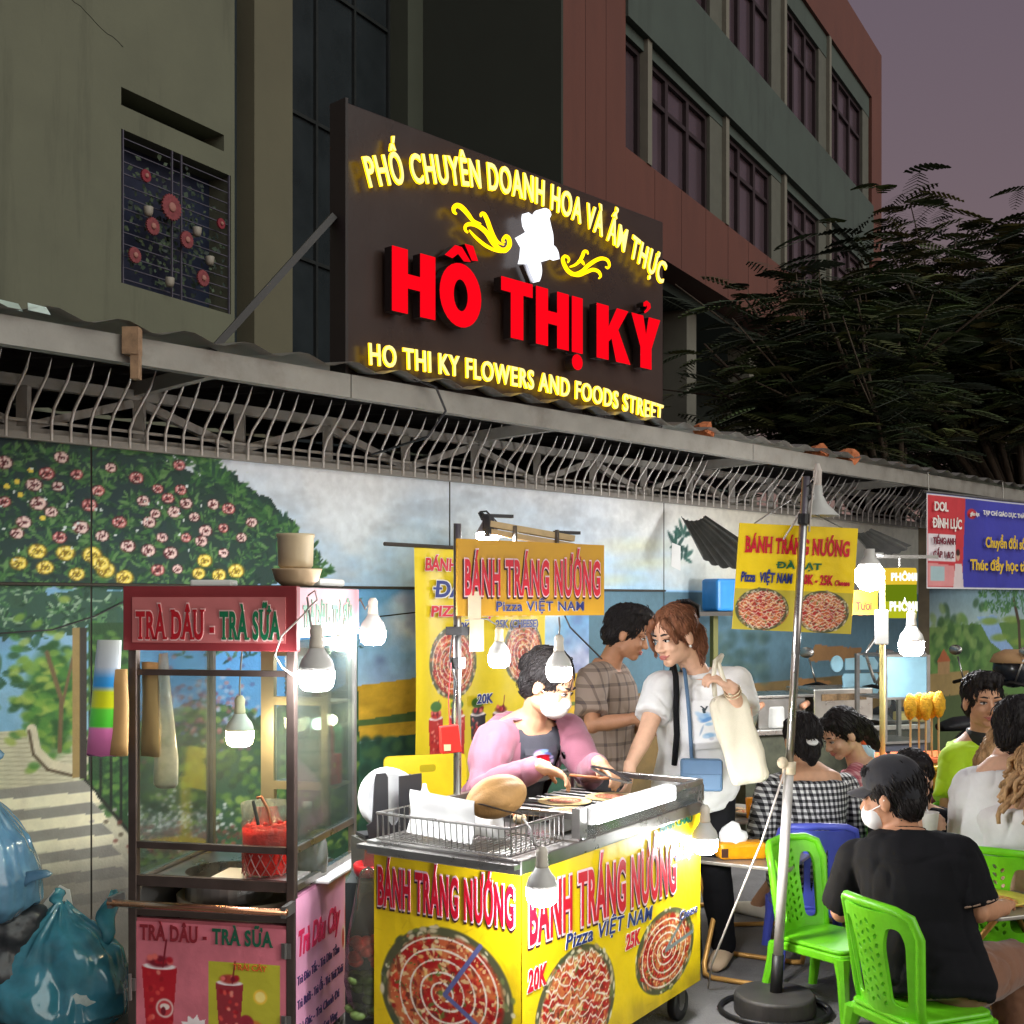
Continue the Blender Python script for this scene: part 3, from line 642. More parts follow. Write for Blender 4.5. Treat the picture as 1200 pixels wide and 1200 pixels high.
    for _ in range(240): x, z = WS(rg.gauss(215,34), rg.gauss(985,9)); cv.ell(x, z, .016, .012, rg.choice([(140,80,66),(110,56,50),(70,60,46)]), 0, .7, .5)
    # ---- right part: pale plaster above, dull village landscape below
    xr = WS(690,690)[0]; f = (X > xr) & (Z > 1.70); q = np.clip((X-xr)/2, 0, .8)[..., None]*f[..., None]; cv.a[:] = cv.a*(1-q)+np.array((226,218,196.))*q
    for px, py, rr in ((745,640,.35),(760,660,.3),(720,680,.25)): x, z = WS(px, py); cv.ell(x, z, rr*1.6, rr*.22, (208,204,150), .05, .4, .9)
    xr = WS(690,690)[0]; f = (X > xr) & (Z < 1.69); q = fbm(X*1.5, Z*3, 51)[..., None]; cv.a[f] = (np.array((98,138,160.))*q+np.array((76,100,108.))*(1-q))[f]
    f = (X > xr) & (Z < 1.02); q = fbm(X*3, Z*8, 53)[..., None]; cv.a[f] = (np.array((150,118,70.))*q+np.array((92,80,52.))*(1-q))[f]
    for _ in range(160): x, z = WS(rg.uniform(790,900), rg.uniform(740,800)); cv.ell(x, z, .10, .05, rg.choice([(66,92,92),(52,78,80),(84,108,100)]), 0, .5, .8)
    for px, py in ((800,628),(792,640),(800,655)): x, z = WS(px, py); leafspray(cv, x, z, rg, .14, [(40,84,74),(30,66,60)], 8)
    for a, b, c, d in ((955,755,1010,775),(930,795,975,805),(1040,795,1085,812)): cv.poly(W((a,b),(c,b+4),(c-6,d),(a-8,d)), (158,112,66), .9, nz=(.03,8))
    xr = WS(1088,690)[0]; f = (X > xr) & (Z < 1.78); q = np.clip((1.78-Z)/.5, 0, 1)[..., None]; cv.a[f] = (np.array((126,158,176.))*(1-q)+np.array((176,196,190.))*q)[f]
    cv.poly(W((1088,735),(1200,728),(1260,720),(1260,1000),(1088,1000)), (92,128,66), nz=(.08,5))
    cv.poly(W((1145,722),(1168,722),(1176,745),(1192,768),(1188,775),(1160,752)), (140,172,214), nz=(.03,6))
    for _ in range(260): x, z = WS(rg.gauss(1115,20), rg.gauss(765,22)); cv.ell(x, z, .10, .06, rg.choice([(70,112,56),(104,144,74),(50,86,46),(130,160,90)]), rg.uniform(-.5,.5), .7, .5)
    for px, py in ((1160,728),(1185,726),(1172,747),(1195,752)): x, z = WS(px, py); cv.ell(x, z, .3, .05, (124,152,70), 0, .9, .5)
    cv.line(W((1196,780),(1194,730),(1188,702)), .07, (74,60,46)); 
    for _ in range(60): x, z = WS(rg.uniform(1150,1215), rg.uniform(692,718)); leafspray(cv, x, z, rg, .11, [(56,104,66),(84,130,76)], 5)
    cv.poly(W((1086,790),(1135,785),(1135,815),(1086,818)), (160,130,84), .9); cv.poly(W((1098,776),(1106,760),(1114,774)), (170,96,60)); cv.poly(W((1099,776),(1113,775),(1113,790),(1099,790)), (168,134,92))
    cv.poly(W((1088,818),(1140,812),(1200,812),(1260,830),(1260,1000),(1088,1000)), (74,88,52), .9, nz=(.05,6))
    # grime, brushwork, drips
    g1 = fbm(X*5, Z*1.2, 61); g2 = fbm(X*30, Z*30, 63); cv.a *= (.92+.10*g1+.10*g2)[..., None]
    dm = np.clip((.5-Z)*1.2, 0, .5)[..., None]*fbm(X*3, Z*4, 65)[..., None]; cv.a[:] = cv.a*(1-dm)+np.array((64,60,54.))*dm
sx_ = [WS(p, 690)[0] for p in (107, 527, 778, 1086)]
bounds = [(-2.6, sx_[0]-.004, .0065), (sx_[0]+.004, sx_[1]-.005, .0065), (sx_[1]+.005, sx_[2]-.005, .008), (sx_[2]+.005, sx_[3]-.006, .011), (sx_[3]+.006, 12.4, .013)]
for a, b, rs in bounds:
    cv = CV(a, b, 0.0, 2.285, rs); paint_mural(cv)
    o = np.array(XF[mur.name].inverted() @ WP(0,0,0)); cv.build('mural_panel', PAINT, mur, o, UW, (0,0,1))
m = MB(); m.add([WP(-2.6,.001,1.685),WP(sx_[2],.001,1.685),WP(sx_[2],.001,1.70),WP(-2.6,.001,1.70),WP(-2.6,.018,1.688),WP(sx_[2],.018,1.688),WP(sx_[2],.018,1.697),WP(-2.6,.018,1.697)], [(4,5,6,7),(7,6,2,3),(0,1,5,4),(1,2,6,5),(3,0,4,7)])
m.build('ledge', M('ledge_wood', (58,52,44), rough=.8, var=.3, scale=9), mur, world=True)
m = MB(); m.bar(WP(sx_[3]-.12,.02,.03), WP(sx_[3]-.12,.02,2.285), .10, .05); m.build('wall_post', M('worn_post', (120,108,88), rough=.85, var=.25, scale=6), mur, world=True)
m = MB(); m.bar(WP(sx_[3],.04,1.80), WP(12.3,.04,1.80), .05, .09); m.build('beam', M('dark_beam', (66,54,44), rough=.8, var=.3), mur, world=True)
m = MB(); pts = [WS(p, q) for p, q in ((-60,749),(0,742),(60,738),(110,722),(150,702))]; m.tube([WP(a,.012,b) for a, b in pts], .0035, 5); m.build('cable', MATS['black_rubber'], mur, world=True)
m = MB(); pts = [WS(p, q) for p, q in ((430,724),(500,716),(530,712))]; m.tube([WP(a,.012,b) for a, b in pts], .0035, 5); m.build('cable', MATS['black_rubber'], mur, world=True)

# ================================================================ the big lit sign on the roof
SGD = lambda px: 4.1965/(1-px/1950)
sg0 = P(408, 440, SGD(408)); sg0.z = 2.60
sign = thing('street_sign', 'big brown roof sign reading HỒ THỊ KỶ in lit red letters', 'sign', sg0, RZW)
def SB(px, py): d = SGD(px); return ((d-SGD(408))/.7248, H+(HY-py)/F*d-2.60)
m = MB(); m.b2((0,.02,0),(2.33,.10,1.215)); m.build('board', M('brown_panel', (52,39,34), rough=.28, var=.12, scale=1.5, bump=.02), sign, bevel=.004)
m = MB(); m.b2((-.015,.0,-.01),(0,.11,1.225)); m.build('edge_trim', M('dark_trim', (40,32,30), rough=.5), sign)
m = MB(); m.bar((-.55,.25,.05),(-.02,.08,.72), .045, .03); m.build('strut', M('dark_steel', (52,50,50), rough=.5, metal=.3), sign)
yl = ME('sign_yellow', (255,200,10), 2.6); yf = ME('sign_yellow_face', (255,240,150), 1.35); rl = ME('sign_red', (255,8,26), 1.05); wl = ME('sign_white', (246,248,255), 1.7)
blk = M('letter_return', (30,22,22), rough=.4)
U_, Vv = V((1,0,0)), V((0,0,1))
def blockword(word, x0, w, h, z0):               # heavy block capitals cut from sheet
    W_ = {'H':.30,'O':.31,'T':.27,'I':.10,'K':.29,'Y':.28}; gap = .035; tot_ = sum(W_[c] for c in word)+gap*(len(word)-1); k = w/tot_; x = x0; polys = []
    for c in word:
        cw = W_[c]*k; st = .105*k; r = lambda a, b, c_, d: [(a,b),(c_,b),(c_,d),(a,d)]
        if c == 'H': polys.append([(x,0),(x+st,0),(x+st,h*.40),(x+cw-st,h*.40),(x+cw-st,0),(x+cw,0),(x+cw,h),(x+cw-st,h),(x+cw-st,h*.62),(x+st,h*.62),(x+st,h),(x,h)])
        elif c == 'T': polys.append([(x+cw/2-st/2,0),(x+cw/2+st/2,0),(x+cw/2+st/2,h*.77),(x+cw,h*.77),(x+cw,h),(x,h),(x,h*.77),(x+cw/2-st/2,h*.77)])
        elif c == 'I': polys.append(r(x,0,x+cw,h)); polys.append([(x+cw/2+cw*.5*math.cos(a*.42), -h*.17+cw*.5*math.sin(a*.42)) for a in range(15)])
        elif c == 'K': polys.append([(x,0),(x+st,0),(x+st,h*.34),(x+st*1.3,h*.42),(x+cw-st*1.05,0),(x+cw+.02*k,0),(x+st*1.85,h*.60),(x+cw,h),(x+cw-st*1.0,h),(x+st,h*.60),(x+st,h),(x,h)])
        elif c == 'Y':
            polys.append([(x+cw/2-st/2,0),(x+cw/2+st/2,0),(x+cw/2+st/2,h*.40),(x+cw,h),(x+cw-st*1.05,h),(x+cw/2,h*.62),(x+st*1.05,h),(x,h),(x+cw/2-st/2,h*.40)])
            polys.append([(x+cw*.42,h*1.19),(x+cw*.42,h*1.26),(x+cw*.52,h*1.31),(x+cw*.64,h*1.27),(x+cw*.66,h*1.19),(x+cw*.54,h*1.10),(x+cw*.46,h*1.06),(x+cw*.44,h*1.09),(x+cw*.53,h*1.16),(x+cw*.55,h*1.20),(x+cw*.52,h*1.23),(x+cw*.48,h*1.19)])
        elif c == 'O':
            n = 28; cx, cz = x+cw/2, h/2
            for q in range(n):
                a, b = 2*math.pi*q/n, 2*math.pi*(q+1)/n; f = lambda t, ro, rz: (cx+ro*math.cos(t), cz+rz*math.sin(t))
                polys.append([f(a,cw/2-st*.95,h*.26), f(b,cw/2-st*.95,h*.26), f(b,cw/2,h*.52), f(a,cw/2,h*.52)][::-1])
            polys.append([(x+cw*.12,h*1.09),(x+cw*.30,h*1.07),(x+cw*.44,h*1.17),(x+cw*.58,h*1.07),(x+cw*.74,h*1.09),(x+cw*.52,h*1.29),(x+cw*.36,h*1.29)])
            polys.append([(x+cw*.60,h*1.36),(x+cw*.80,h*1.36),(x+cw*.92,h*1.14),(x+cw*.78,h*1.12)])
        x += cw+gap*k
    for nm, mt, yy, th, inf in (('letter_return', blk, -.004, .05, 0), ('lettering', rl, -.0545, .004, 0)):
        m = MB()
        for pl in polys: m.prism(pl, (0,yy,z0), U_, Vv, th)
        m.build(nm, mt, sign)
for s, a, b in (('HO', 450, 554), ('THI', 578, 673), ('KY', 690, 764)):
    xa, xb = SB(a, 365)[0], SB(b, 365)[0]; blockword(s, xa, xb-xa, .29, .322)
def arc(w, a): return lambda t: (w*t, 4*a*t*(1-t)-.02*t, 1.0, math.atan2(4*a*(1-2*t)-.02, w))
w = 2.16
for s, z, h, a, bold in (('PHỐ CHUYÊN DOANH HOA VÀ ẨM THỰC', .855, .135, .20, .022), ('HO THI KY FLOWERS AND FOODS STREET', .070, .098, .035, .022)):
    text(s, 'letter_glow', yl, sign, (.10,-.020,z), U_, Vv, w, h, bold=bold, depth=.008, curve=arc(w, a), space=1.12)
    text(s, 'lettering', yf, sign, (.10,-.0295,z), U_, Vv, w, h, bold=bold-.012, depth=.003, curve=arc(w, a), space=1.12)
C2 = lambda x, y: SB(390+x/2.927, 100+y/2.927)
C3 = lambda x, y: SB(510+x/5.4545, 230+y/5.4545)
def smoothpts(p, n=6):                             # Catmull-Rom through the points
    out_ = []
    for i in range(len(p)-1):
        a, b, c, d = np.array(p[max(i-1,0)], float), np.array(p[i], float), np.array(p[i+1], float), np.array(p[min(i+2,len(p)-1)], float)
        for k in range(n): t = k/n; out_.append(tuple(.5*((2*b)+(c-a)*t+(2*a-5*b+4*c-d)*t*t+(3*b-a-3*c+d)*t**3)))
    return out_+[tuple(map(float, p[-1]))]
m = MB()
head = smoothpts([(612,185),(608,150),(614,118),(632,96),(658,92),(682,106),(692,134)],4)+[(684,150)]+smoothpts([(680,156),(692,210),(704,262),(706,325)],3)+smoothpts([(722,340),(738,372),(744,414)],3)+smoothpts([(718,402),(690,412),(660,424),(628,424)],3)+[(620,424)]+smoothpts([(628,450),(632,490),(626,530),(616,556)],3)+smoothpts([(600,548),(582,510),(568,470),(560,436)],3)+[(518,436),(528,398),(534,330)]+[(520,306),(500,270),(540,248),(566,232)]+smoothpts([(548,196),(542,150),(546,118)],3)+smoothpts([(570,136),(596,160),(610,186)],3)
m.prism([C3(*p) for p in head], (0,-.01,0), U_, Vv, .045); m.build('emblem', wl, sign)
m = MB(); m.prism([C3(*p) for p in ((530,446),(556,440),(604,556),(578,562))], (0,-.005,0), U_, Vv, .03); m.build('emblem_stem', M('chrome_edge', (190,190,195), rough=.25, metal=1), sign)
def swirl(strokes):
    m = MB()
    for st, r in strokes:
        p = [C3(*q) for q in smoothpts(st)]; k = len(p); m.tube([(a,-.03,b) for a, b in p], [r*(.45+.75*math.sin(math.pi*(i+.5)/k)) for i in range(k)], 8)
    m.build('flourish', yl, sign, smooth=True)
swirl([([(108,122),(92,108),(92,80),(118,68),(150,88),(185,128),(215,165),(262,185)], .010), ([(180,240),(164,222),(168,196),(200,186),(250,200),(300,240),(340,300),(380,345),(420,352),(446,322),(444,284),(428,264),(412,274),(404,292),(416,302)], .0105), ([(264,140),(266,122),(284,122),(304,160),(322,210),(345,262),(372,300),(410,318)], .009), ([(190,225),(230,270),(290,320),(350,352),(396,366)], .007)])
swirl([([(820,430),(828,412),(816,394),(798,392),(788,412),(800,450),(826,488),(866,506),(910,488),(950,450),(1000,416),(1040,404),(1074,416),(1086,446),(1076,466),(1062,458)], .0095), ([(950,378),(942,360),(924,362),(914,388),(896,420),(866,446),(834,458)], .008), ([(840,510),(890,514),(940,492),(980,476),(1016,488),(1030,516),(1018,532)], .008), ([(884,420),(910,424),(926,446)], .007)])

# ================================================================ dark feathery trees
barkm = M('bark', (78,66,54), rough=.9, var=.3, scale=12, bump=.4)
leafm = M('feathery_leaf', vcol=True, rough=.6, var=.2, scale=3)
def tree(name, label, base, crown, rad, nf, seed, cols, top=None):
    rg = random.Random(seed); t = thing(name, label, 'tree', base, 0, 'trees behind the shed roof')
    base, crown = V(base), V(crown); tr = MB()
    fork = base.lerp(crown, .45); fork.x = base.x+.15
    tr.tube([base, base.lerp(fork,.5)+V((.08,0,0)), fork], [.17,.14,.11], 10)
    lf = MB(); lf.c = []
    tips = []
    for k in range(26):
        a = k*2.4; q = math.sqrt((k+.5)/26); e = crown+V((rad[0]*q*math.cos(a), rad[1]*q*math.sin(a), rad[2]*(rg.uniform(.2,1)*math.sqrt(max(0,1-q*q*.8))-.35)))
        mid = fork.lerp(e, .5)+V((0,0,rg.uniform(.1,.45))); tr.tube([fork, mid, e], [.05,.03,.01], 6); tips.append((mid, e))
        for j in range(3): e2 = mid.lerp(e, rg.uniform(.3,1))+V((rg.gauss(0,.5),rg.gauss(0,.5),rg.gauss(.1,.3))); tr.tube([mid.lerp(e,.3), e2], [.018,.006], 5); tips.append((mid, e2))
    tr.build('trunk', barkm, t, world=True, smooth=True)
    for k in range(nf):
        a, e = rg.choice(tips); p = a.lerp(e, rg.uniform(.1,1.1))+V((rg.gauss(0,.28),rg.gauss(0,.28),rg.gauss(0,.13)))
        an = rg.uniform(0, 6.28); h = V((math.cos(an), math.sin(an), rg.uniform(-.1,.4))).normalized(); l = rg.uniform(.32,.6); base_c = np.array(rg.choice(cols))*rg.uniform(.7,1.25)
        sd = h.cross(V((0,0,1))).normalized(); nl = 9
        for i in range(nl):
            f = (i+.6)/nl; q = p+h*l*f+V((0,0,-.38*l*f*f)); ll = l*.30*math.sin(math.pi*(.12+.8*f)); wd = l/nl*.36
            for sgn in (-1, 1):
                dr = (sd*sgn+h*.5+V((0,0,-.35))).normalized(); b_ = q+dr*ll
                lf.add([q-h*wd, q+h*wd, b_+h*wd*.5, b_-h*wd*.6], [(0,1,2,3)]); lf.c += [tuple(base_c)]*4
        w2 = V((0,0,.004)); e3 = p+h*l+V((0,0,-.38*l)); lf.add([p-w2, p+w2, e3+w2, e3-w2], [(0,1,2,3)]); lf.c += [tuple(base_c*.8)]*4
    lf.build('crown', leafm, t, world=True)
dkg = [(70,86,50),(52,66,44),(80,94,54),(46,58,40),(96,102,58)]
tree('feathery_tree', 'tall dark feathery tree reaching up against the mauve sky at right', (6.1,14.6,0), P(1150,375,14.8), (2.7,1.9,3.2), 5600, 5, dkg+[(96,90,44),(84,76,40)])  # extra yellowish tones paint in a few fronds as if lit
tree('feathery_tree', 'low dark tree filling the gap behind the roof at the right edge', (7.9,17.5,0), P(1150,520,17.5), (3.6,1.5,1.2), 1500, 21, dkg)
tree('feathery_tree', 'lower dark feathery tree in front of the red block corner', (4.1,13.2,0), P(945,425,13.2), (1.25,1.3,1.6), 1500, 9, dkg)
# ================================================================ shared small builders
chrome = M('stainless_steel', (196,194,190), rough=.28, metal=1, var=.1, scale=10, bump=.02)
dsteel = M('dull_steel', (140,138,134), rough=.42, metal=.9, var=.15, scale=12)
glassm = MGlass('clear_pane', (246,250,248), alpha=.988, refl=.55)
bulb_on = ME('bulb_glow', (252,252,255), 250)
plw = M('white_plastic', (226,226,222), rough=.4, var=.05)
blackr = MATS['black_rubber']
def bulb(px, py, d, r, label, wire, warm=False, holder=None):
    """LED bulb hanging base up, its dome pointing down; wire = list of world points from the holder upwards"""
    c = P(px, py, d); t = thing('light_bulb', label, 'light bulb', c-V((0,0,r)), 0, 'lit bulbs hanging over the stalls')
    m = MB(); m.lathe([(.0005,-r*.82),(r*.62,-r*.78),(r*.88,-r*.58),(r,-r*.2),(r*1.0,r*.35)], c, 20)
    m.build('glowing_dome', ME('bulb_glow_warm', (255,226,176), 130) if warm else bulb_on, t, world=True, smooth=True)
    m = MB(); m.lathe([(r*1.0,r*.36),(r*.98,r*.6),(r*.86,r*.95),(r*.58,r*1.3),(r*.42,r*1.6)], c, 20); m.build('bulb_body', M('bulb_plastic', (206,204,198), rough=.45), t, world=True, smooth=True)
    m = MB(); m.lathe([(r*.40,r*1.6),(r*.42,r*1.75),(r*.36,r*2.2),(r*.40,r*2.6),(r*.22,r*2.9)], c, 14); m.build('socket', holder or M('socket_white', (214,206,190), rough=.5), t, world=True, smooth=True)
    p = c+V((0,0,r*2.85)); m = MB(); m.tube([p]+[V(q) for q in wire], .0035, 6); m.build('cord', M('grey_cord', (150,146,140), rough=.5) if not wire or len(wire) < 4 else blackr, t, world=True, smooth=True)
    return t
def wheel(root, x, y, r, w=.03, axis=(1,0,0)):
    m = MB(); m.lathe([(r*.55,-w/2),(r*.95,-w/2),(r,-w*.3),(r,w*.3),(r*.95,w/2),(r*.55,w/2)], (x,y,r), 20, axis=axis); wl_ = m.build('wheel', blackr, root, smooth=True)
    m = MB(); m.lathe([(.012,-w*.55),(r*.56,-w*.45),(r*.56,w*.45),(.012,w*.55)], (x,y,r), 16, axis=axis); m.build('hub', dsteel, wl_)
    m = MB(); m.b2((x-.025,y-.02,r*1.0),(x+.025,y+.02,r*2+.02)); m.build('caster_fork', dsteel, wl_)
def T(root, p): return XF[root.name].inverted() @ V(p)

# ================================================================ drinks cart
dc0 = V((-1.307, 4.124, 0)); DW, DL = .602, .62
dc = thing('drinks_cart', 'tall steel and glass drinks cart with dark red TRÀ DÂU sign', 'food cart', dc0, R(-11.86))
dark = M('brown_steel', (92,80,74), rough=.4, metal=.7, var=.2, scale=9)
for x, y in ((0,0),(DW-.03,0)): m = MB(); m.b2((x,y,.10),(x+.03,y+.03,1.66)); m.build('post', dark, dc, bevel=.003)
for x in (0, DW-.025): m = MB(); m.b2((x,DL-.025,.10),(x+.025,DL,1.66)); m.build('post', dsteel, dc)
for z, h in ((1.37,.02),(.782,.022),(.655,.035),(.555,.02)): m = MB(); m.b2((.03,.004,z),(DW-.03,.028,z+h)); m.build('crossbar', dark, dc)
for z in (.655, .782): m = MB(); m.b2((DW-.024,.03,z),(DW-.002,DL-.025,z+.022)); m.build('side_rail', chrome, dc)
m = MB(); m.b2((0,.03,.655),(.022,DL-.025,.677)); m.build('side_rail', chrome, dc)
red_b = M('dark_red_panel', (142,52,56), rough=.35, var=.1); pink_b = M('dusty_pink_panel', (196,112,110), rough=.4, var=.08)
m = MB(); m.b2((-.012,-.012,1.455),(DW+.012,.02,1.672)); sb = m.build('sign_box', red_b, dc, bevel=.003)
m = MB(); m.b2((.025,-.017,1.482),(DW-.025,-.0125,1.635)); m.build('sign_face', pink_b, sb)
rt, gt, wt = M('red_letters', (176,22,34), rough=.45), M('green_letters', (12,104,66), rough=.45), M('white_letters', (236,232,224), rough=.5)
pk = M('pale_letter_edge', (232,190,186), rough=.5)
o_ = (.04,-.018,1.497)
text2('TRÀ DÂU -', dc, (.04,-.0175,1.497), U_, Vv, .285, .093, rt, pk, bold=.03, serif=True, space=1.12)
text2('TRÀ SỮA', dc, (.345,-.0175,1.497), U_, Vv, .215, .093, gt, pk, bold=.03, serif=True, space=1.12)
m = MB(); m.b2((DW-.005,.02,1.50),(DW+.008,DL,1.665)); ss = m.build('side_sign', M('pale_pink_panel', (222,160,168), rough=.35), dc)
UY = V((0,1,0))
text('TRÀ DÂU - TRÀ SỮA', 'lettering', M('faded_green', (110,150,128), rough=.5), dc, (DW+.0085,.05,1.535), UY, Vv, .5, .075, bold=.03, serif=True)
m = MB(); m.b2((.03,.012,.805),(DW-.03,.016,1.37)); m.build('front_pane', glassm, dc)
m = MB(); m.b2((DW-.014,.03,.805),(DW-.010,DL-.025,1.49)); m.build('side_pane', MGlass('bright_pane', (232,246,240), alpha=.95, refl=.8), dc)
m = MB(); m.b2((.01,.03,.68),(.014,DL-.025,1.45)); m.build('side_pane', glassm, dc)
# counter with round hole
m = MB(); n = 32; hx, hy, hr = .25, .26, .155; z = .662; out_ = []
for k in range(n):
    a = 2*math.pi*k/n; c, s_ = math.cos(a), math.sin(a); f = min((.28 if c > 0 else .215)/max(abs(c), 1e-4), (.30 if s_ > 0 else .225)/max(abs(s_), 1e-4)); out_.append((hx+c*f*1.0, hy+s_*f))
vs = [V((hx+hr*math.cos(2*math.pi*k/n), hy+hr*.95*math.sin(2*math.pi*k/n), z)) for k in range(n)]+[V((a, b, z)) for a, b in out_]+[V((hx+hr*math.cos(2*math.pi*k/n), hy+hr*.95*math.sin(2*math.pi*k/n), z-.09)) for k in range(n)]
m.add(vs, [(k, n+k, n+(k+1) % n, (k+1) % n) for k in range(n)]+[(2*n+k, k, (k+1) % n, 2*n+(k+1) % n) for k in range(n)]+[tuple(2*n+k for k in range(n))])
m.b2((.03,.03,z-.012),(.036,DL-.03,z+.001)); ct = m.build('counter', chrome, dc)
m = MB(); m.b2((.27,.035,z+.003),(DW-.03,.22,z+.018)); m.build('cutting_board', plw, dc)
m = MB(); m.lathe([(.0,.46),(.19,.47),(.225,.50),(.235,.56),(.238,.585),(.228,.585),(.215,.52),(.18,.49)], (.30,.28,0), 30); m.build('basin', M('cream_enamel', (206,190,160), rough=.35, var=.12), dc, smooth=True)
m = MB(); m.tube([(-.03,-.075,.612),(DW+.005,-.075,.612)], .012, 10); h_ = m.build('handle_bar', M('copper_tube', (206,150,116), rough=.25, metal=1), dc, smooth=True)
for x in (-.02, DW-.005):
    m = MB(); m.b2((x-.008,-.085,.595),(x+.008,.0,.632)); m.build('handle_bracket', dsteel, h_)
# lower doors with posters
cv = CV(0, DW-.06, 0, .42, .0026, (206,112,124)); rg = random.Random(4)
cv.grain(.12, 9)
def cup(cv, x, z, w, h, col, top, rg):
    cv.poly([(x-w*.38,z),(x+w*.38,z),(x+w*.5,z+h),(x-w*.5,z+h)], col)
    for _ in range(24): cv.ell(x+rg.uniform(-.35,.35)*w, z+rg.uniform(.05,.9)*h, w*.09, h*.05, rg.choice([(150,20,30),(220,80,70),(190,40,44),(236,150,130)]), rg.uniform(0,3), .8, .5)
    cv.ell(x, z+h, w*.52, h*.06, (236,222,220)); cv.ell(x, z+h*1.08, w*.42, h*.12, top, soft=.4)
    for _ in range(8): cv.ell(x+rg.uniform(-.3,.3)*w, z+h*1.1+rg.uniform(-.02,.06)*h, w*.12, h*.07, rg.choice([(170,24,40),(120,20,40),(226,110,100)]), soft=.5)
    cv.line([(x+w*.1,z+h),(x+w*.2,z+h*1.45)], w*.05, (120,20,34))
cup(cv, .085, .07, .13, .20, (176,24,38), (120,24,40), rg)
cv.ell(.105,.13,.036,.036,(232,210,200)); cv.ell(.105,.13,.029,.029,(196,60,66)); cv.ell(.105,.135,.02,.012,(232,210,200)); cv.ell(.10,.12,.01,.016,(120,24,40))
cv.poly([(.265,0),(.52,0),(.52,.30),(.265,.30)], (182,176,50)); cup(cv, .34, .07, .10, .16, (146,44,52), (170,60,50), rg)
cv.ell(.45,.19,.028,.028,(232,190,60)); cv.ell(.45,.19,.02,.02,(244,222,130)); cv.ell(.42,.08,.05,.035,(206,120,50)); cv.ell(.40,.10,.03,.03,(150,40,54))
st = [(.215+(.058 if k % 2 else .042)*math.cos(k*math.pi/11), .055+(.062 if k % 2 else .045)*math.sin(k*math.pi/11)) for k in range(22)]; cv.poly(st, (240,228,226))
m = MB(); m.b2((.03,.006,.11),(DW-.03,.03,.545)); dr = m.build('cabinet_door', M('door_pink', (180,92,100), rough=.5), dc)
cv.build('printed_poster', VINYL, dr, (.03,.002,.115), U_, Vv)
text('TRÀ DÂU -', 'lettering', M('dark_red_print', (132,30,40), rough=.5), dc, (.045,-.001,.475), U_, Vv, .245, .052, bold=.03, serif=True, depth=.002, space=1.1)
text('TRÀ SỮA', 'lettering', M('dark_green_print', (22,86,62), rough=.5), dc, (.31,-.001,.475), U_, Vv, .215, .052, bold=.03, serif=True, depth=.002, space=1.1)
text('20K', 'lettering', rt, dc, (.205,-.001,.148), U_, Vv, .075, .042, bold=.05, depth=.002)
text('TRÁI CÂY', 'lettering', M('orange_print', (206,90,40), rough=.5), dc, (.385,-.001,.392), U_, Vv, .12, .02, bold=.01, serif=True, depth=.002)
for z in (.44, .2):
    m = MB(); m.b2((DW-.045,-.004,z),(DW-.012,.005,z+.05)); m.tube([(DW-.030,-.006,z),(DW-.030,-.006,z+.05)], .005, 8); m.build('hinge', dsteel, dr)
m = MB(); m.b2((.006,-.012,.30),(.032,-.0,.34)); m.tube([(.018,-.016,.27),(.018,-.02,.36)], .006, 8); m.build('latch', dsteel, dr)
m = MB(); m.b2((0,.03,.10),(.03,.04,.64)); m.b2((0.002,.04,.1),(.012,DL,.64)); m.b2((.012,DL-.02,.1),(DW-.02,DL-.01,.64)); m.b2((.012,.04,.1),(DW-.02,DL-.02,.115)); m.build('cabinet_box', M('cabinet_grey', (120,118,114), rough=.5, metal=.4), dc)
# pink side poster
cv = CV(0, DL-.01, 0, .53, .003, (232,164,196)); cv.grain(.05, 6)
Xn = (cv.X/(DL))[..., None]; yl_ = np.clip((Xn-.72)*4, 0, 1); cv.a[:] = cv.a*(1-yl_)+np.array((226,196,120.))*yl_
for (x, z, w_, h_, c) in ((.50,.34,.06,.16,(216,60,46)),(.53,.06,.06,.2,(120,150,52)),(.46,.28,.05,.1,(236,222,200))): cv.ell(x, z, w_*.5, h_*.5, c, .1, .95)
for k in range(5): cv.line([(.50+k*.022,.03),(.52+k*.018,.22)], .008, (40,70,30))
cv.ell(.455,.28,.014,.04,(200,60,50)); cv.poly([(.48,.44),(.56,.46),(.56,.51),(.48,.5)], (150,190,200))
m = MB(); m.b2((DW-.02,.03,.10),(DW-.004,DL,.64)); spn = m.build('side_panel', M('side_pink', (206,140,170), rough=.5), dc)
cv.build('printed_poster', VINYL, spn, (DW+.001,.01,.105), UY, Vv)
for s, y, z, w_, h_, mm in (('Trà Dâu Cây', .03, .44, .40, .085, M('magenta_print', (206,36,86), rough=.5)),('Trà Đào Tắc - Trà Dâu Tằm',.02,.345,.40,.030,None),('Trà Bưởi - Trà Ổi - Trà Trái Xoài',.02,.265,.44,.030,None),('Trà Đác - Trà Chanh Đá',.02,.185,.40,.030,None),('Trà Gừng - Trà Sen Vàng',.02,.115,.38,.030,None)):
    text(s, 'lettering', mm or M('navy_print', (66,44,96), rough=.5), dc, (DW+.002,y,z), UY, Vv, w_, h_, bold=.03 if mm else .01, depth=.002, shear=.25 if mm else .1)
m = MB(); m.b2((DW-.02,.20,.642),(DW+.045,DL+.05,.655)); m.build('side_flap', plw, dc, bevel=.004)
for x in (.06, DW-.06):
    for y in (.07, DL-.07): wheel(dc, x, y, .05, axis=(1,0,0))
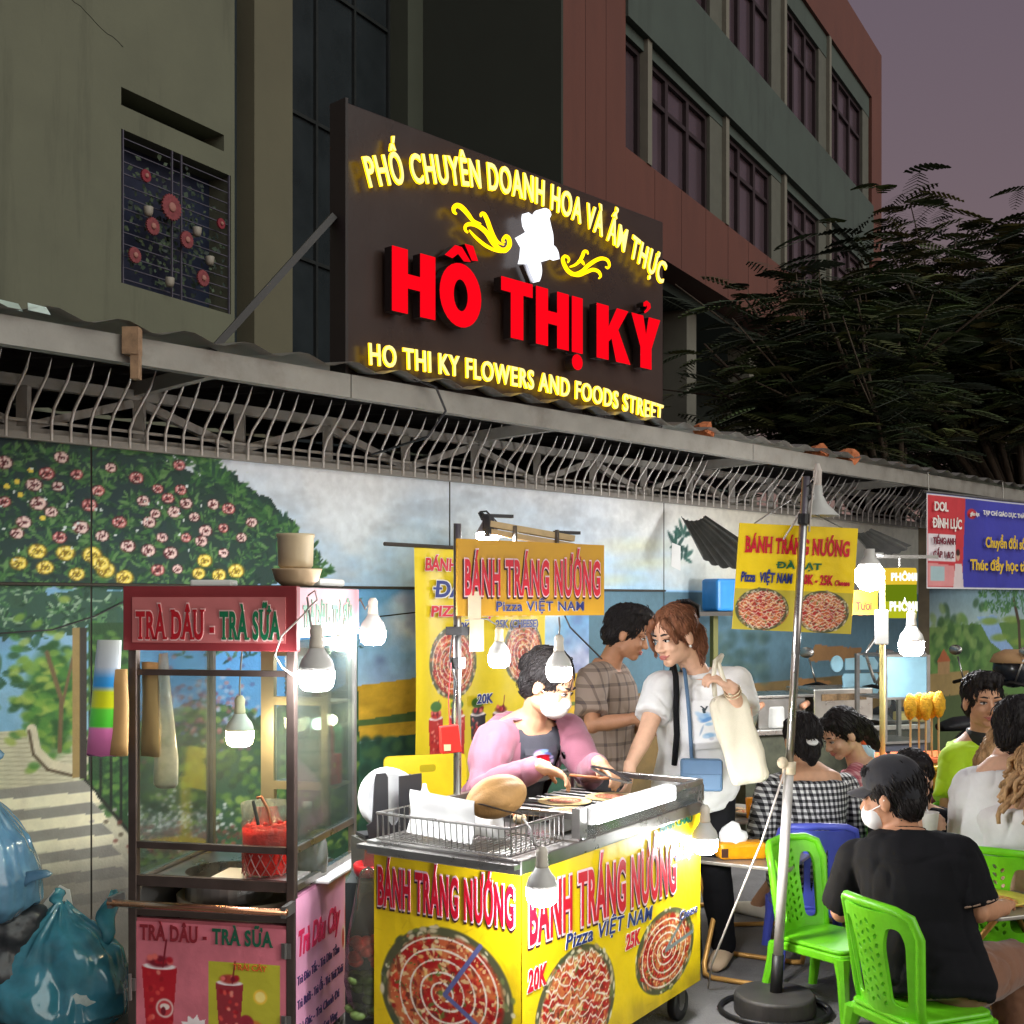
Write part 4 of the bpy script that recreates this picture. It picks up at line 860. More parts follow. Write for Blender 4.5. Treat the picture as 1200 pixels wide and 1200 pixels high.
# rear shelf unit of pale aluminium
alu = M('warm_aluminium', (214,196,162), rough=.3, metal=.8, var=.08)
m = MB(); y0, y1 = .42, .605
for x, w_ in ((.30,.05),(.535,.028)): m.b2((x,y0,.80),(x+w_,y0+.03,1.45))
for z in (1.24, .93): m.b2((.35,y0,z),(.535,y0+.03,z+.03)); m.b2((.31,y0+.03,z+.004),(.585,y1,z+.012))
m.b2((.35,y0,1.42),(.535,y0+.03,1.45)); m.build('shelf_unit', alu, dc)
m = MB(); m.b2((.35,y0+.01,.96),(.535,y0+.014,1.24)); m.build('shelf_pane', MGlass('frosted_pane', (214,230,236), alpha=.85, refl=.6, haze=.4), dc)
m = MB(); m.tube([(DW-.09,.44,1.17),(DW-.09,.60,1.17)], .022, 10); m.build('tube_lamp', ME('tube_glow', (255,240,206), 26), dc, smooth=True)
m = MB(); m.b2((0,0,1.66),(DW,DL,1.668)); m.build('top_sheet', dsteel, dc)

DP = lambda x, y, z: XF[dc.name] @ V((x,y,z))
def lone(name, label, cat, mb, mat, group=None, **k): return tag(mb.build(name, mat, **k), label, cat, group)
m = MB(); m.lathe([(.052,0),(.06,.01),(.063,.105),(.066,.11),(.066,.12),(.06,.12),(.057,.02),(.0,.015)], DP(.525,.20,1.735), 24); lone('bucket', 'cream plastic bucket standing in a bowl on the drinks cart roof', 'bucket', m, M('cream_plastic', (216,196,160), rough=.45, var=.1), smooth=True)
m = MB(); m.lathe([(.05,0),(.075,.02),(.085,.055),(.088,.06),(.078,.055),(.05,.02),(0,.012)], DP(.53,.20,1.6735), 24); lone('bowl', 'beige bowl under the cream bucket on the drinks cart', 'bowl', m, M('beige_plastic', (214,186,148), rough=.45), smooth=True)
m = MB(); m.box(DP(.22,.2,1.685), (.145,.10,.022)); lone('foam_tray', 'flat white foam tray on the drinks cart roof left of the bowl', 'tray', m, plw, bevel=.006)
m = MB(); m.box(DP(.50,.47,1.69), (.13,.26,.03), Matrix.Rotation(R(-12),3,'Z')); lone('rolled_mat', 'white folded mat on the drinks cart roof behind the bowl', 'mat', m, plw, bevel=.012)
# red tea in a cut-glass jar, with fruit
jc = DP(.452, .13, .682)
jar = thing('tea_jar', 'cut glass jar of bright red strawberry tea on the drinks cart counter', 'jar', jc)
prof = [(.055,0),(.074,.008),(.083,.05),(.087,.09),(.089,.15),(.091,.185)]
m = MB(); m.lathe(prof+[(.079,.185),(.075,.09)], jc, 28); m.build('glass_body', MGlass('jar_glass', (255,240,238), alpha=.97, refl=.6), jar, world=True, smooth=True)
m = MB(); m.lathe([(.0,.006),(.068,.012),(.079,.05),(.083,.09),(.0855,.165),(.0,.166)], jc, 28)
m.build('red_tea', M('red_tea', (244,52,38), rough=.15, var=.2, scale=30, bump=.25, bscale=90), jar, world=True, smooth=True)
m = MB()
for k in range(15):
    for sg_ in (1,-1): m.tube([jc+V((.0865*math.cos(a_), .0865*math.sin(a_), zz)) for a_, zz in ((k*.42+sg_*.0,.01),(k*.42+sg_*.25,.045),(k*.42+sg_*.5,.085))], .0022, 5)
m.build('diamond_cut', MGlass('cut_glass', (255,180,170), alpha=.4, refl=1), jar, world=True)
m = MB(); rg = random.Random(2)
for k in range(30): a, q = rg.uniform(0,6.28), (.07*math.sqrt(rg.random())); m.ell(jc+V((q*math.cos(a),q*math.sin(a),.165+rg.uniform(0,.008))), (.011,.010,.008), 7, 5)
m.build('strawberries', M('strawberry', (236,40,30), rough=.35, var=.25, scale=40), jar, world=True, smooth=True)
m = MB(); m.tube([jc+V((-.02,0,.12)), jc+V((-.055,.02,.25))], .006, 8); m.build('ladle_handle', blackr, jar, world=True)
m = MB(); m.tube([jc+V((.02,.01,.12)), jc+V((-.005,.03,.22)), jc+V((-.03,.035,.262)), jc+V((-.045,.035,.258))], .0055, 8); m.build('ladle_handle', M('copper_handle', (206,120,84), rough=.3, metal=.7), jar, world=True, smooth=True)
jc2 = DP(.40, .24, .666); m = MB(); m.lathe([(.06,0),(.075,.01),(.085,.18),(.09,.245),(.086,.245),(.07,.015)], jc2, 24); lone('clear_jug', 'large clear plastic jug behind the red tea jar', 'jug', m, MGlass('jug_plastic', (240,244,240), alpha=.8, refl=.8), smooth=True)
bc = DP(.515, .34, .666); bt = thing('water_bottle', 'clear plastic bottle with white cap on the drinks cart counter', 'bottle', bc)
m = MB(); m.lathe([(.03,0),(.034,.01),(.034,.15),(.03,.17),(.014,.20),(.014,.215)], bc, 18); m.build('bottle_body', MGlass('bottle_plastic', (226,234,228), alpha=.72, refl=.8), bt, world=True, smooth=True)
m = MB(); m.lathe([(.016,.212),(.016,.235),(0,.236)], bc, 14); m.build('cap', plw, bt, world=True, smooth=True)
for x, y, z, r, lb in ((.555,.28,.668,.055,'clear dome cup lid stack beside the water bottle'),(.45,.50,.945,.05,'clear dome lids on the middle shelf of the drinks cart')):
    c = DP(x,y,z); m = MB(); m.lathe([(r,0),(r*1.02,.06),(r*.95,.10),(r*.6,.145),(r*.2,.16),(0,.162)], c, 20); lone('dome_cup', lb, 'cup lids', m, MGlass('lid_plastic', (228,232,226), alpha=.66, refl=.9, haze=.3), 'dome lids in the drinks cart', smooth=True)
c = DP(.30,.36,.664); m = MB(); m.prism([(-.03,0),(.03,0),(.036,.08),(.03,.10),(-.03,.10),(-.036,.08)], c, XF[dc.name].to_3x3() @ V((1,0,0)), (0,0,1), .012); lone('yellow_scoop', 'small yellow plastic scoop beside the jug', 'scoop', m, M('yellow_plastic', (238,206,22), rough=.4), bevel=.004)
c = DP(.325,.33,.664); m = MB(); 
for k in range(3): m.ell(c+V((.012*k,.01*k,.008+.006*k)), (.02,.014,.008), 9, 6)
lone('dried_fruit', 'small heap of brown dried fruit beside the yellow scoop', 'fruit', m, M('dried_brown', (140,96,60), rough=.7, var=.3, scale=40), smooth=True)
c = DP(.56,.50,.945); ca = thing('drink_carton', 'red carton with yellow emblem on the drinks cart shelf', 'carton', c, R(-11.86)); m = MB(); m.b2((-.02,-.02,0),(.02,.02,.11)); m.build('carton', M('red_card', (212,40,28), rough=.5), ca, bevel=.002); m = MB(); m.lathe([(.0,0),(.013,.0),(.013,.002),(0,.002)], (0,-.0205,.07), 12, axis=(0,-1,0)); m.build('emblem', M('yellow_print', (236,196,60), rough=.5), ca)
c = DP(.545,.14,.668); m = MB(); m.lathe([(.03,0),(.05,.03),(.055,.05),(.05,.05),(.03,.01)], DP(.545,.36,.64), 16)
for k, (y, col, lb) in enumerate(((.47,(206,40,48),'bundle of red straws standing at the rear of the drinks cart'),(.53,(40,150,96),'bundle of green straws beside the red straws in the drinks cart'))):
    m = MB(); c = DP(.555,y,.945); rg = random.Random(k)
    for q in range(14): a = rg.uniform(0,6.28); r_ = .017*math.sqrt(rg.random()); m.tube([c+V((r_*math.cos(a),r_*math.sin(a),0)), c+V((r_*1.5*math.cos(a),r_*1.5*math.sin(a),rg.uniform(.19,.22)))], .0032, 5)
    lone('straw_bundle', lb, 'straws', m, M('straw_%s' % ('red','green')[k], col, rough=.4), 'bundles of straws in the drinks cart')
for k, (x, y, h_, lb) in enumerate(((.40,.50,.20,'tall stack of clear cups on the upper shelf of the drinks cart'),(.46,.52,.13,'short stack of clear cups on the upper shelf of the drinks cart'))):
    m = MB(); c = DP(x,y,1.253); n_ = int(h_/.018); prof_ = [(.026,0)]
    for q in range(n_): prof_ += [(.036,.018*q+.004),(.039,.018*q+.012),(.034,.018*q+.014)]
    m.lathe(prof_, c, 20); lone('cup_stack', lb, 'cups', m, MGlass('cup_plastic', (236,240,240), alpha=.6, refl=.9), 'stacked clear cups', smooth=True)
c = DP(.50,.50,1.253); t = thing('syrup_bottle', 'amber syrup bottle on the upper shelf of the drinks cart', 'bottle', c); m = MB(); m.lathe([(.026,0),(.03,.01),(.03,.11),(.012,.15),(.012,.17)], c, 18); m.build('glass', M('amber_syrup', (150,84,24), rough=.15), t, world=True, smooth=True); m = MB(); m.lathe([(.014,.168),(.014,.188),(0,.189)], c, 14); m.build('cap', plw, t, world=True)
# hanging bags on the left post
def bag(name, label, cat, outline, c, th, mat, u=None, group=None):
    u = u or XF[dc.name].to_3x3() @ V((1,0,0)); v = V((0,0,1)); nn = u.cross(v); m = MB(); n = len(outline)
    for i, (x0, x1, z) in enumerate(outline): pass
    m.loft([(c+u*(x0+x1)/2+v*z, u*(x1-x0)/2, nn*(-th*(1 if i > 0 else .5))) for i, (x0, x1, z) in enumerate(outline)], 24)
    o = m.build(name, mat, smooth=True); wrinkle(o, .006, 22, (1,1,.25), seed=len(label)); return tag(o, label, cat, group)
rb = CV(0,1,0,1,.5); 
rmat = M('rainbow_film', vcol=True, rough=.3, var=.06)
c = DP(-.005, -.03, 1.10); ux = XF[dc.name].to_3x3() @ V((1,0,0)); m = MB(); m.c = []; prev = None; secs = []
stripes = [(0,(255,140,205)),(.09,(255,140,205)),(.098,(96,236,70)),(.155,(120,246,80)),(.165,(244,250,40)),(.215,(240,248,50)),(.235,(60,170,250)),(.262,(80,180,250)),(.30,(216,226,236)),(.39,(226,232,226))]
n = 20
for i, (z, col) in enumerate(stripes):
    f = z/.39; hw = .058-.012*f; cx = -.075+.028*f; th = .02 if i not in (0, len(stripes)-1) else .006
    for k in range(n): a = 2*math.pi*k/n; m.v.append(c+ux*(cx+hw*math.cos(a))+V((0,-1,0))*th*math.sin(a)+V((0,0,z+.006*math.sin(a*3)*(i == 0)))); m.c.append(col)
m.f = [(i*n+k, i*n+(k+1) % n, (i+1)*n+(k+1) % n, (i+1)*n+k) for i in range(len(stripes)-1) for k in range(n)]+[tuple(range(n-1,-1,-1))]
lone('rainbow_bag', 'rainbow striped plastic bag hanging on the left drinks cart post', 'bag', m, rmat, smooth=True)
bag('paper_bag', 'long tan paper bag hanging just right of the rainbow bag', 'bag', [(-.036,.032,-.12),(-.035,.032,-.08),(-.033,.030,-.02),(-.031,.030,.05),(-.029,.027,.12),(-.028,.026,.17)], DP(-.012,-.035,1.22), .009, M('kraft_paper', (206,164,106), rough=.6, var=.1), group='bags hung on the drinks cart post')
bag('paper_bag', 'tan paper bag hanging inside the front glass of the drinks cart', 'bag', [(-.038,.036,-.13),(-.037,.036,-.08),(-.035,.034,.0),(-.034,.033,.08),(-.033,.030,.14),(-.032,.029,.19)], DP(.058,.05,1.22), .009, MATS['kraft_paper'], group='bags hung on the drinks cart post')
bag('clear_bag', 'clear plastic bag of cup lids hanging inside the drinks cart glass', 'bag', [(-.035,.035,-.24),(-.046,.046,-.225),(-.044,.046,-.14),(-.034,.034,-.02),(-.028,.016,.12),(-.02,.004,.22)], DP(.105,.062,1.22), .016, MGlass('bag_film', (240,238,228), alpha=.55, refl=.9, haze=.5))
# bulbs at the drinks cart
bulb(371, 793, 3.93, .058, 'big lit bulb hanging at the front right corner of the drinks cart', [P(366,742,3.93), P(363,722,3.97), P(360,700,4.0)])
bulb(281, 862, 4.22, .048, 'warm bulb hanging inside the drinks cart behind the glass', [P(281,800,4.22), P(283,770,4.22), P(284,757,4.22)], warm=True, holder=M('socket_cream', (214,196,160), rough=.5))
bulb(437, 744, 4.55, .048, 'bulb hanging off the rear right corner of the drinks cart', [P(428,714,4.55), P(422,702,4.6)])
bulb(403, 752, 4.60, .045, 'glowing bulb added for the glare behind the rear glass of the drinks cart', [P(405,712,4.6), P(412,700,4.6)])  # bulb added in place of the glare at the rear pane
m = MB(); m.tube([P(361,698,3.96), P(369,692,3.95), P(372,703,3.95), P(362,712,3.96), P(356,720,3.97), P(330,745,3.95), P(322,768,3.95), P(331,783,3.96), P(345,792,3.97)], .0032, 6); lone('power_cable', 'white cable looping over the corner of the drinks cart sign', 'cable', m, M('white_cable', (206,196,186), rough=.5), smooth=True)

# ================================================================ rubbish bags
def garbage(label, c, prof, seed, mat, ears, fill=(), lean=(0,0)):
    """thin film gathered into pleats towards a knot; prof: (radius x, radius y, height)"""
    rg = random.Random(seed); t = thing('rubbish_bag', label, 'rubbish bag', c, 0, 'blue rubbish bags by the wall'); c = V(c); m = MB(); n, k_ = 120, 46; zs = [p[2] for p in prof]; vs = []
    lobes = [(rg.uniform(.03,.10), rg.randint(2,5), rg.uniform(0,6.28), rg.uniform(-3,3)) for _ in range(4)]; pl = [(rg.uniform(.4,1), rg.randint(9,26), rg.uniform(0,6.28), rg.uniform(-2,2)) for _ in range(6)]
    for i in range(k_+1):
        z = zs[-1]*(i/k_); rx, ry = np.interp(z, zs, [p[0] for p in prof]), np.interp(z, zs, [p[1] for p in prof]); h = i/k_
        for j in range(n):
            a = 2*math.pi*j/n; q = 1+sum(A*math.sin(k*a+p+w*h*3) for A, k, p, w in lobes)*math.sin(math.pi*min(1,h+.12)); pp_ = sum(A*abs(math.sin(k*a*.5+p+w*h)) for A, k, p, w in pl)/6
            q += (pp_-.4)*(.10+.42*h*h); nz = mnoise.noise(V((math.cos(a)*3,math.sin(a)*3,h*7+seed)))*.05; q += nz+mnoise.noise(V((math.cos(a)*9,math.sin(a)*9,h*5+seed)))*.03
            vs.append(c+V((rx*q*math.cos(a)+lean[0]*h*h, ry*q*math.sin(a)+lean[1]*h*h, max(.003, z+.02*mnoise.noise(V((math.cos(a)*4,math.sin(a)*4,h*9+seed)))))))
    m.add(vs, [(i*n+j, i*n+(j+1) % n, (i+1)*n+(j+1) % n, (i+1)*n+j) for i in range(k_) for j in range(n)]+[tuple(range(n-1,-1,-1))])
    m.build('bag_film', mat, t, world=True, smooth=True)
    for p0, p1, w_ in ears:                      # loose twisted ends of the film
        e = MB(); secs = []
        for i in range(9):
            f = i/8; q = c+V(p0).lerp(V(p1), f)+V((.012*math.sin(f*9),0,0)); wd = w_*(.35+1.0*f)*(1-.75*max(0,f-.8)/.2); an = f*1.6+seed
            secs.append((q, V((math.cos(an),math.sin(an),.1))*wd, V((-math.sin(an),math.cos(an),0))*.012))
        e.loft(secs, 14); e.build('twisted_end', mat, t, world=True, smooth=True)
    for p, rr, col, nm in fill:
        m = MB(); m.ell(c+V(p), rr, 14, 10); q = m.build(nm, M(nm, col, rough=.6, var=.3, scale=20), t, world=True, smooth=True); wrinkle(q, .03, 12, seed=seed+3)
    return t
bl = MGlass('blue_film', (104,214,244), alpha=.40, refl=2.2, rough=.15, haze=.4, tcol=(206,240,248)); bl2 = MGlass('blue_film_pale', (140,200,240), alpha=.42, refl=2.0, rough=.18, haze=.4, tcol=(206,228,246))
garbage('full turquoise rubbish bag on the ground beside the drinks cart', V((P(72,1196,4.66).x, 4.66, 0)), [(.20,.15,0),(.25,.19,.05),(.255,.19,.16),(.22,.16,.28),(.15,.11,.36),(.06,.05,.42),(.02,.02,.46)], 3, bl, [((-.16,0,.30),(-.19,.02,.56),.05),((.17,-.02,.30),(.205,-.03,.52),.045),((0,0,.42),(-.02,0,.52),.03)],
        [((-.09,-.03,.11),(.11,.09,.08),(70,96,70),'leafy_waste'),((.12,-.05,.15),(.10,.08,.07),(216,232,226),'foam_waste'),((.02,.03,.2),(.12,.08,.08),(150,190,196),'mixed_waste')])
garbage('knotted pale blue rubbish bag leaning at the far left edge', V((-1.99,4.60,.42)), [(.13,.12,0),(.20,.17,.06),(.215,.18,.16),(.19,.16,.30),(.12,.10,.42),(.05,.05,.52),(.02,.02,.58)], 8, bl2, [((.12,-.05,.12),(.235,-.08,.20),.05),((0,0,.52),(.03,0,.64),.03)], [((0,.02,.2),(.13,.11,.14),(160,190,206),'pale_waste')], lean=(-.12,0))
m = MB(); m.loft([(V((-1.98,4.66,0)), V((.24,0,0)), V((0,.16,0))),(V((-1.98,4.66,.36)), V((.22,0,0)), V((0,.15,0))),(V((-1.98,4.66,.44)), V((.18,0,0)), V((0,.12,0)))], 24); o = m.build('rubbish_bag', M('black_film', (40,44,48), rough=.35, var=.3), remesh=.015, sm=2); wrinkle(o, .03, 9, seed=5, amp2=.01); tag(o, 'black rubbish bag under the knotted blue grey one', 'rubbish bag')
m = MB(); m.add([P(40,1072,4.72),P(88,1076,4.74),P(82,1042,4.78),P(66,1040,4.78)], [(0,1,2,3)]); m.prism([(0,0),(.16,-.01),(.13,.10),(.09,.12)], P(40,1074,4.73), (1,0,0), (0,.25,.97), .004); lone('waste_paper', 'crumpled white paper sheet behind the turquoise rubbish bag', 'paper', m, M('paper_white', (226,226,222), rough=.7, var=.06))

# ================================================================ rice paper pizza cart
pc0 = V((.028, 3.64, 0)); PL, PW, PZ = 1.29, .567, .845
pc = thing('pizza_cart', 'yellow rice paper pizza cart with pizza pictures and red lettering', 'food cart', pc0, R(57))
yel = M('yellow_panel', (240,206,24), rough=.4, var=.05)
m = MB(); m.b2((.004,.004,.14),(PL-.004,PW-.004,.80)); body = m.build('body', yel, pc)
def ypanel(w, seed):
    cv = CV(0, w, 0, .70, .0028, (243,208,18)); cv.a[:] = cv.a*(.95+.1*fbm(cv.X*4, cv.Y*4, seed)[..., None])
    rg = random.Random(seed)
    for _ in range(26): x, y = rg.uniform(0,w), rg.uniform(0,.7)**1.5*.8; cv.line([(x,y),(x+rg.uniform(-.05,.05),y+rg.uniform(-.02,.03))], rg.uniform(.002,.005), (206,170,20), rg.uniform(.2,.6))
    gr = np.clip((.10-cv.Y)*7, 0, .55)*fbm(cv.X*9, cv.Y*9, seed+2); cv.mix((slice(None), slice(None)), gr, (110,92,40)); sp = np.clip((fbm(cv.X*6, cv.Y*3, seed+8)-.66)*4, 0, .35); cv.mix((slice(None), slice(None)), sp, (170,140,30)); return cv
cv = ypanel(PL, 4)
pizza(cv, .33, .165, .265, .20, 3, swirl=False); pizza(cv, .985, .19, .25, .155, 8, cut=(.75, .12, (120,130,130)))
cv.build('printed_poster', VINYL, body, (0,-.003,.145), U_, Vv)
cv = ypanel(PW, 5); pizza(cv, .285, .245, .262, .215, 5, cut=(1.0,-.62,(96,100,150)))
VX = V((0,-1,0)); cv.build('printed_poster', VINYL, body, (-.003,PW,.145), VX, Vv)
rd = M('crimson_print', (206,14,44), rough=.4); wh_e = M('pale_pink_edge', (240,206,214), rough=.5); nv = M('navy_letters', (30,48,122), rough=.4); dkred = M('dark_print', (60,20,30), rough=.5)
def line3(s, parent, o, u, w, h, bold, eb, sp):
    o = V(o); nn = V(u).cross(Vv)
    text(s, 'letter_shadow', dkred, parent, o+V(u)*(-.008)+Vv*(-.006)+nn*.0004, u, Vv, w+.012, h, bold=bold+eb*1.2, depth=.001, space=sp)
    text2(s, parent, o+nn*.0014, u, Vv, w, h, rd, wh_e, bold=bold, eb=eb, space=sp)
line3('BÁNH TRÁNG NƯỚNG', pc, (.035,-.004,.585), (1,0,-.04), 1.03, .175, .025, .035, 1.12)
line3('BÁNH TRÁNG NƯỚNG', pc, (-.004,PW-.02,.64), VX, .525, .125, .025, .035, 1.12)
text2('Pizza VIỆT NAM', pc, (.25,-.005,.515), (1,0,-.06), Vv, .62, .05, nv, wt, bold=.014, eb=.022, shear=.2, space=1.1)
text2('20K', pc, (.025,-.005,.44), U_, Vv, .11, .065, rd, wt, bold=.03, eb=.04, space=1.05, shear=.15)
text2('25K', pc, (.66,-.005,.415), U_, Vv, .11, .052, rd, wt, bold=.03, eb=.04, space=1.05, shear=.15)
text2('Cheese', pc, (1.10,-.005,.42), U_, Vv, .155, .034, nv, wt, bold=.005, eb=.022, shear=.15, space=1.1)
text('MINH CHÂU', 'lettering', M('green_print', (20,122,96), rough=.5), pc, (.93,-.005,.778), U_, Vv, .28, .03, bold=.03, depth=.002, serif=True)
text2('ĐÀ LẠT', pc, (1.06,-.005,.655), U_, Vv, .16, .05, M('blue_print', (30,110,170), rough=.5), wt, bold=.03, eb=.04)
# steel top
m = MB(); m.b2((-.02,-.012,.80),(PL+.01,PW+.02,.845)); m.build('steel_top', chrome, pc, bevel=.004)
m = MB(); m.b2((-.055,-.01,.822),(-.02,PW+.03,.836)); m.build('end_lip', chrome, pc)
m = MB(); gz = .92
for a, b in (((.36,-.005),(PL,-.005)),((.36,PW),(PL,PW)),((PL,-.005),(PL,PW)),((.36,-.005),(.36,PW))): m.bar((a[0],a[1],gz),(b[0],b[1],gz),.022,.022)
for x in (.36, PL): 
    for y in (-.005, PW): m.bar((x,y,.846),(x,y,gz-.011),.02,.02)
m.build('top_rail', chrome, pc, bevel=.002)
m = MB(); m.b2((.55,.08,.848),(1.2,.50,.862)); m.build('grill_plate', M('black_iron', (38,36,36), rough=.5, metal=.6, var=.3, scale=20), pc)
m = MB(); 
for k in range(10): m.tube([(.58+.06*k,.09,.874),(.58+.06*k,.49,.874)], .004, 6)
m.build('grill_rods', dsteel, pc)
m = MB(); m.b2((.36,-.006,.846),(PL,-.002,gz)); m.build('front_shield', MGlass('shield_glass', (240,244,240), alpha=.85, refl=.9), pc)
# LED tube lamp along the front top edge
m = MB(); m.b2((.36,-.045,.895),(.96,-.012,.955)); tl_ = m.build('tube_housing', plw, pc, bevel=.006)
m = MB(); m.b2((.37,-.062,.899),(.95,-.046,.951)); m.build('tube_lamp', ME('led_tube', (252,252,255), 12), tl_, bevel=.006)
m = MB(); m.b2((.30,-.03,.86),(.35,.0,.955)); m.build('lamp_bracket', chrome, pc)
# wheels
for x in (.08, PL-.07):
    for y in (.06, PW-.06): wheel(pc, x, y, .062, .035, axis=(0,1,0))
# sign post and overhead sign
pp = T(pc, P(536,930,4.35)); 
m = MB(); m.tube([(pp.x,pp.y,.60),(pp.x,pp.y,1.90)], .014, 10); sp_ = m.build('sign_post', chrome, pc, smooth=True)
m = MB(); m.b2((pp.x-.03,pp.y-.04,1.50),(pp.x+.03,pp.y+.03,1.53)); m.build('clamp', M('black_clamp', (40,40,42), rough=.5), sp_); m = MB(); m.b2((pp.x-.02,pp.y-.02,1.38),(pp.x+.02,pp.y+.02,1.42)); m.build('clamp', MATS['black_clamp'], sp_)
PP = lambda x, y, z: XF[pc.name] @ V((x,y,z))
osd = 4.32; s_l, s_r = P(536,720,osd), P(708,720,4.62); ang = math.atan2(s_r.y-s_l.y, s_r.x-s_l.x); sw = math.hypot(s_r.x-s_l.x, s_r.y-s_l.y)
sz0 = 1.62-(722-705)/F*osd; sz1 = 1.62+(705-631)/F*osd
rs_ = Matrix.Rotation(ang-R(57), 3, 'Z'); su = rs_ @ V((1,0,0)); so = T(pc, (s_l.x,s_l.y,sz0)); sn = su.cross(Vv)
osn = M('ochre_board', (206,152,26), rough=.4, var=.06)
m = MB(); m.prism([(0,0),(sw,0),(sw,sz1-sz0-.01),(0,sz1-sz0)], so-sn*.012, su, Vv, .012); ob = m.build('overhead_sign', osn, pc)
line3('BÁNH TRÁNG NƯỚNG', pc, so+su*.028+Vv*.078+sn*.002, su, sw*.92, .130, .025, .03, 1.12)
text2('Pizza VIỆT NAM', pc, so+su*sw*.25+Vv*.018+sn*.002, su, Vv, sw*.60, .036, nv, wt, bold=.012, eb=.018, space=1.08)
m = MB(); m.bar(so+su*.24-sn*.01+Vv*.24, so+su*.24-sn*.01+Vv*.33, .012); m.bar(so+su*.42-sn*.01+Vv*.24, so+su*.42-sn*.01+Vv*.32, .012); m.build('sign_stay', dsteel, ob)
a, b = so+su*.14+Vv*.335-sn*.03, so+su*.50+Vv*.29-sn*.03
m = MB(); m.bar(a, b, .035, .022); m.bar(a-Vv*.028, b-Vv*.028, .028, .02); lf_ = m.build('lamp_batten', M('yellowed_plastic', (196,168,122), rough=.5, var=.2, scale=15), ob)
m = MB(); m.bar(a+Vv*.03-su*.01, a+Vv*.03+su*.10, .02, .012); m.b2(a-V((.015,.015,.05)), a+V((.015,.015,.03))); m.build('lamp_clip', M('black_clip', (44,44,48), rough=.5), lf_); m = MB(); m.bar(b+Vv*.022-su*.08, b+Vv*.022+su*.03, .02, .012); m.build('lamp_clip', MATS['black_clip'], lf_)
m = MB(); m.b2((so-sn*.0).to_tuple(), (so+V((.001,.001,.001))).to_tuple())
for z0, z1, w_, xx in ((.10,.0,.052,.0),(-.0,-.115,.058,.004)):
    m = MB(); m.prism([(xx+.04,-.012+z1),(xx+.04+w_,-.012+z1),(xx+.04+w_,-.012+z0),(xx+.04,-.012+z0)], so+sn*(.004 if xx == 0 else .007), su, Vv, .002); m.build('paper_tag', M('paper_tag', (216,200,168), rough=.5), ob)
# little lamp clipped above the sign: head tilted down to the left
c = P(572,622,4.45); hl = thing('clip_lamp', 'lit white clip lamp above the left end of the overhead sign', 'lamp', c); ax = V((-.12,-.25,-.96)).normalized()
m = MB(); m.lathe([(.015,-.05),(.022,-.045),(.03,-.02),(.042,.01),(.044,.02)], c, 18, axis=ax); m.build('lamp_head', M('lamp_white', (200,200,206), rough=.4), hl, world=True, smooth=True)
m = MB(); m.lathe([(.043,.02),(.040,.032),(.02,.045),(0,.048)], c, 18, axis=ax); m.build('glowing_dome', bulb_on, hl, world=True, smooth=True)
m = MB(); m.tube([c-ax*.05, P(566,606,4.45), P(562,600,4.45)], [.014,.014,.008], 8); m.tube([P(562,600,4.45), P(570,599,4.45), P(582,612,4.45)], .004, 6); m.build('lamp_arm', blackr, hl, world=True)
bulb(585, 772, 4.40, .040, 'bulb hanging left under the overhead pizza sign', [P(583,733,4.40), P(570,725,4.38), P(545,727,4.36)], holder=MATS['socket_cream'])
bulb(655, 787, 4.30, .045, 'bulb hanging in front of the masked vendor face', [P(656,735,4.30), P(655,724,4.40)])
bulb(635, 1046, 3.50, .046, 'bulb hanging at the front corner of the yellow pizza cart', [P(626,990,3.5), P(622,972,3.56), P(614,960,3.66)])
bulb(826, 988, 4.62, .050, 'bulb hanging at the right end of the yellow pizza cart', [P(818,938,4.64), P(820,925,4.66)])
m = MB(); p0 = P(536,727,4.35); m.tube([p0, P(531,740,4.33), P(527,770,4.33), P(534,800,4.33), P(530,840,4.33), P(534,885,4.33)], .0035, 6); lone('power_cable', 'dark cable hanging down along the pizza cart sign post', 'cable', m, blackr, smooth=True)
m = MB(); m.tube([P(662,722,4.45), P(668,735,4.5), P(690,757,4.7), P(705,772,5.0)], .0035, 6); lone('power_cable', 'dark cable sagging right from the overhead sign', 'cable', m, blackr, smooth=True)
# red tin box hanging on the post
c = P(527,866,4.28); t = thing('red_box', 'red tin box hanging on the pizza cart sign post', 'box', c-V((0,0,.05)), R(15)); m = MB(); m.box((0,0,.05),(.07,.05,.095), Matrix.Rotation(R(-5),3,'Y'), taper=.9); m.build('tin', M('red_tin', (214,40,32), rough=.4, var=.1), t, bevel=.003)
m = MB(); m.b2((-.026,-.0285,.012),(-.002,-.0255,.034)); m.build('sticker', M('sticker_cream', (226,206,160), rough=.5), t)
m = MB(); m.tube([(0,0,.10),(-.005,0,.2),(.005,0,.32)], .002, 5); m.build('string', M('red_string', (190,30,40), rough=.6), t)
# wire basket with napkins
bx0, by0, bx1, by1, bz0, bz1 = -.012, .03, .30, PW-.02, .848, .935
bk = thing('wire_basket', 'chrome wire basket on the left end of the pizza cart', 'basket', PP((bx0+bx1)/2, (by0+by1)/2, bz0), R(57)); fw = MB(); LB = lambda x, y, z: T(bk, PP(x,y,z))
for z, r_ in ((bz1,.005),(bz0+.004,.003)): fw.tube([LB(*q) for q in ((bx0,by0,z),(bx0,by1,z),(bx1,by1,z),(bx1,by0,z),(bx0,by0,z))], r_, 6)
for k in range(24):
    y = by0+(by1-by0)*k/23; fw.tube([LB(bx0,y,bz1), LB(bx0+.008,y,bz0+.004), LB(bx1-.008,y,bz0+.004), LB(bx1,y,bz1)], .002, 5)
for k in range(12):
    x = bx0+(bx1-bx0)*k/11; fw.tube([LB(x,by0,bz1), LB(x,by0,bz0+.006)], .002, 5); fw.tube([LB(x,by1,bz1), LB(x,by1,bz0+.006)], .002, 5)
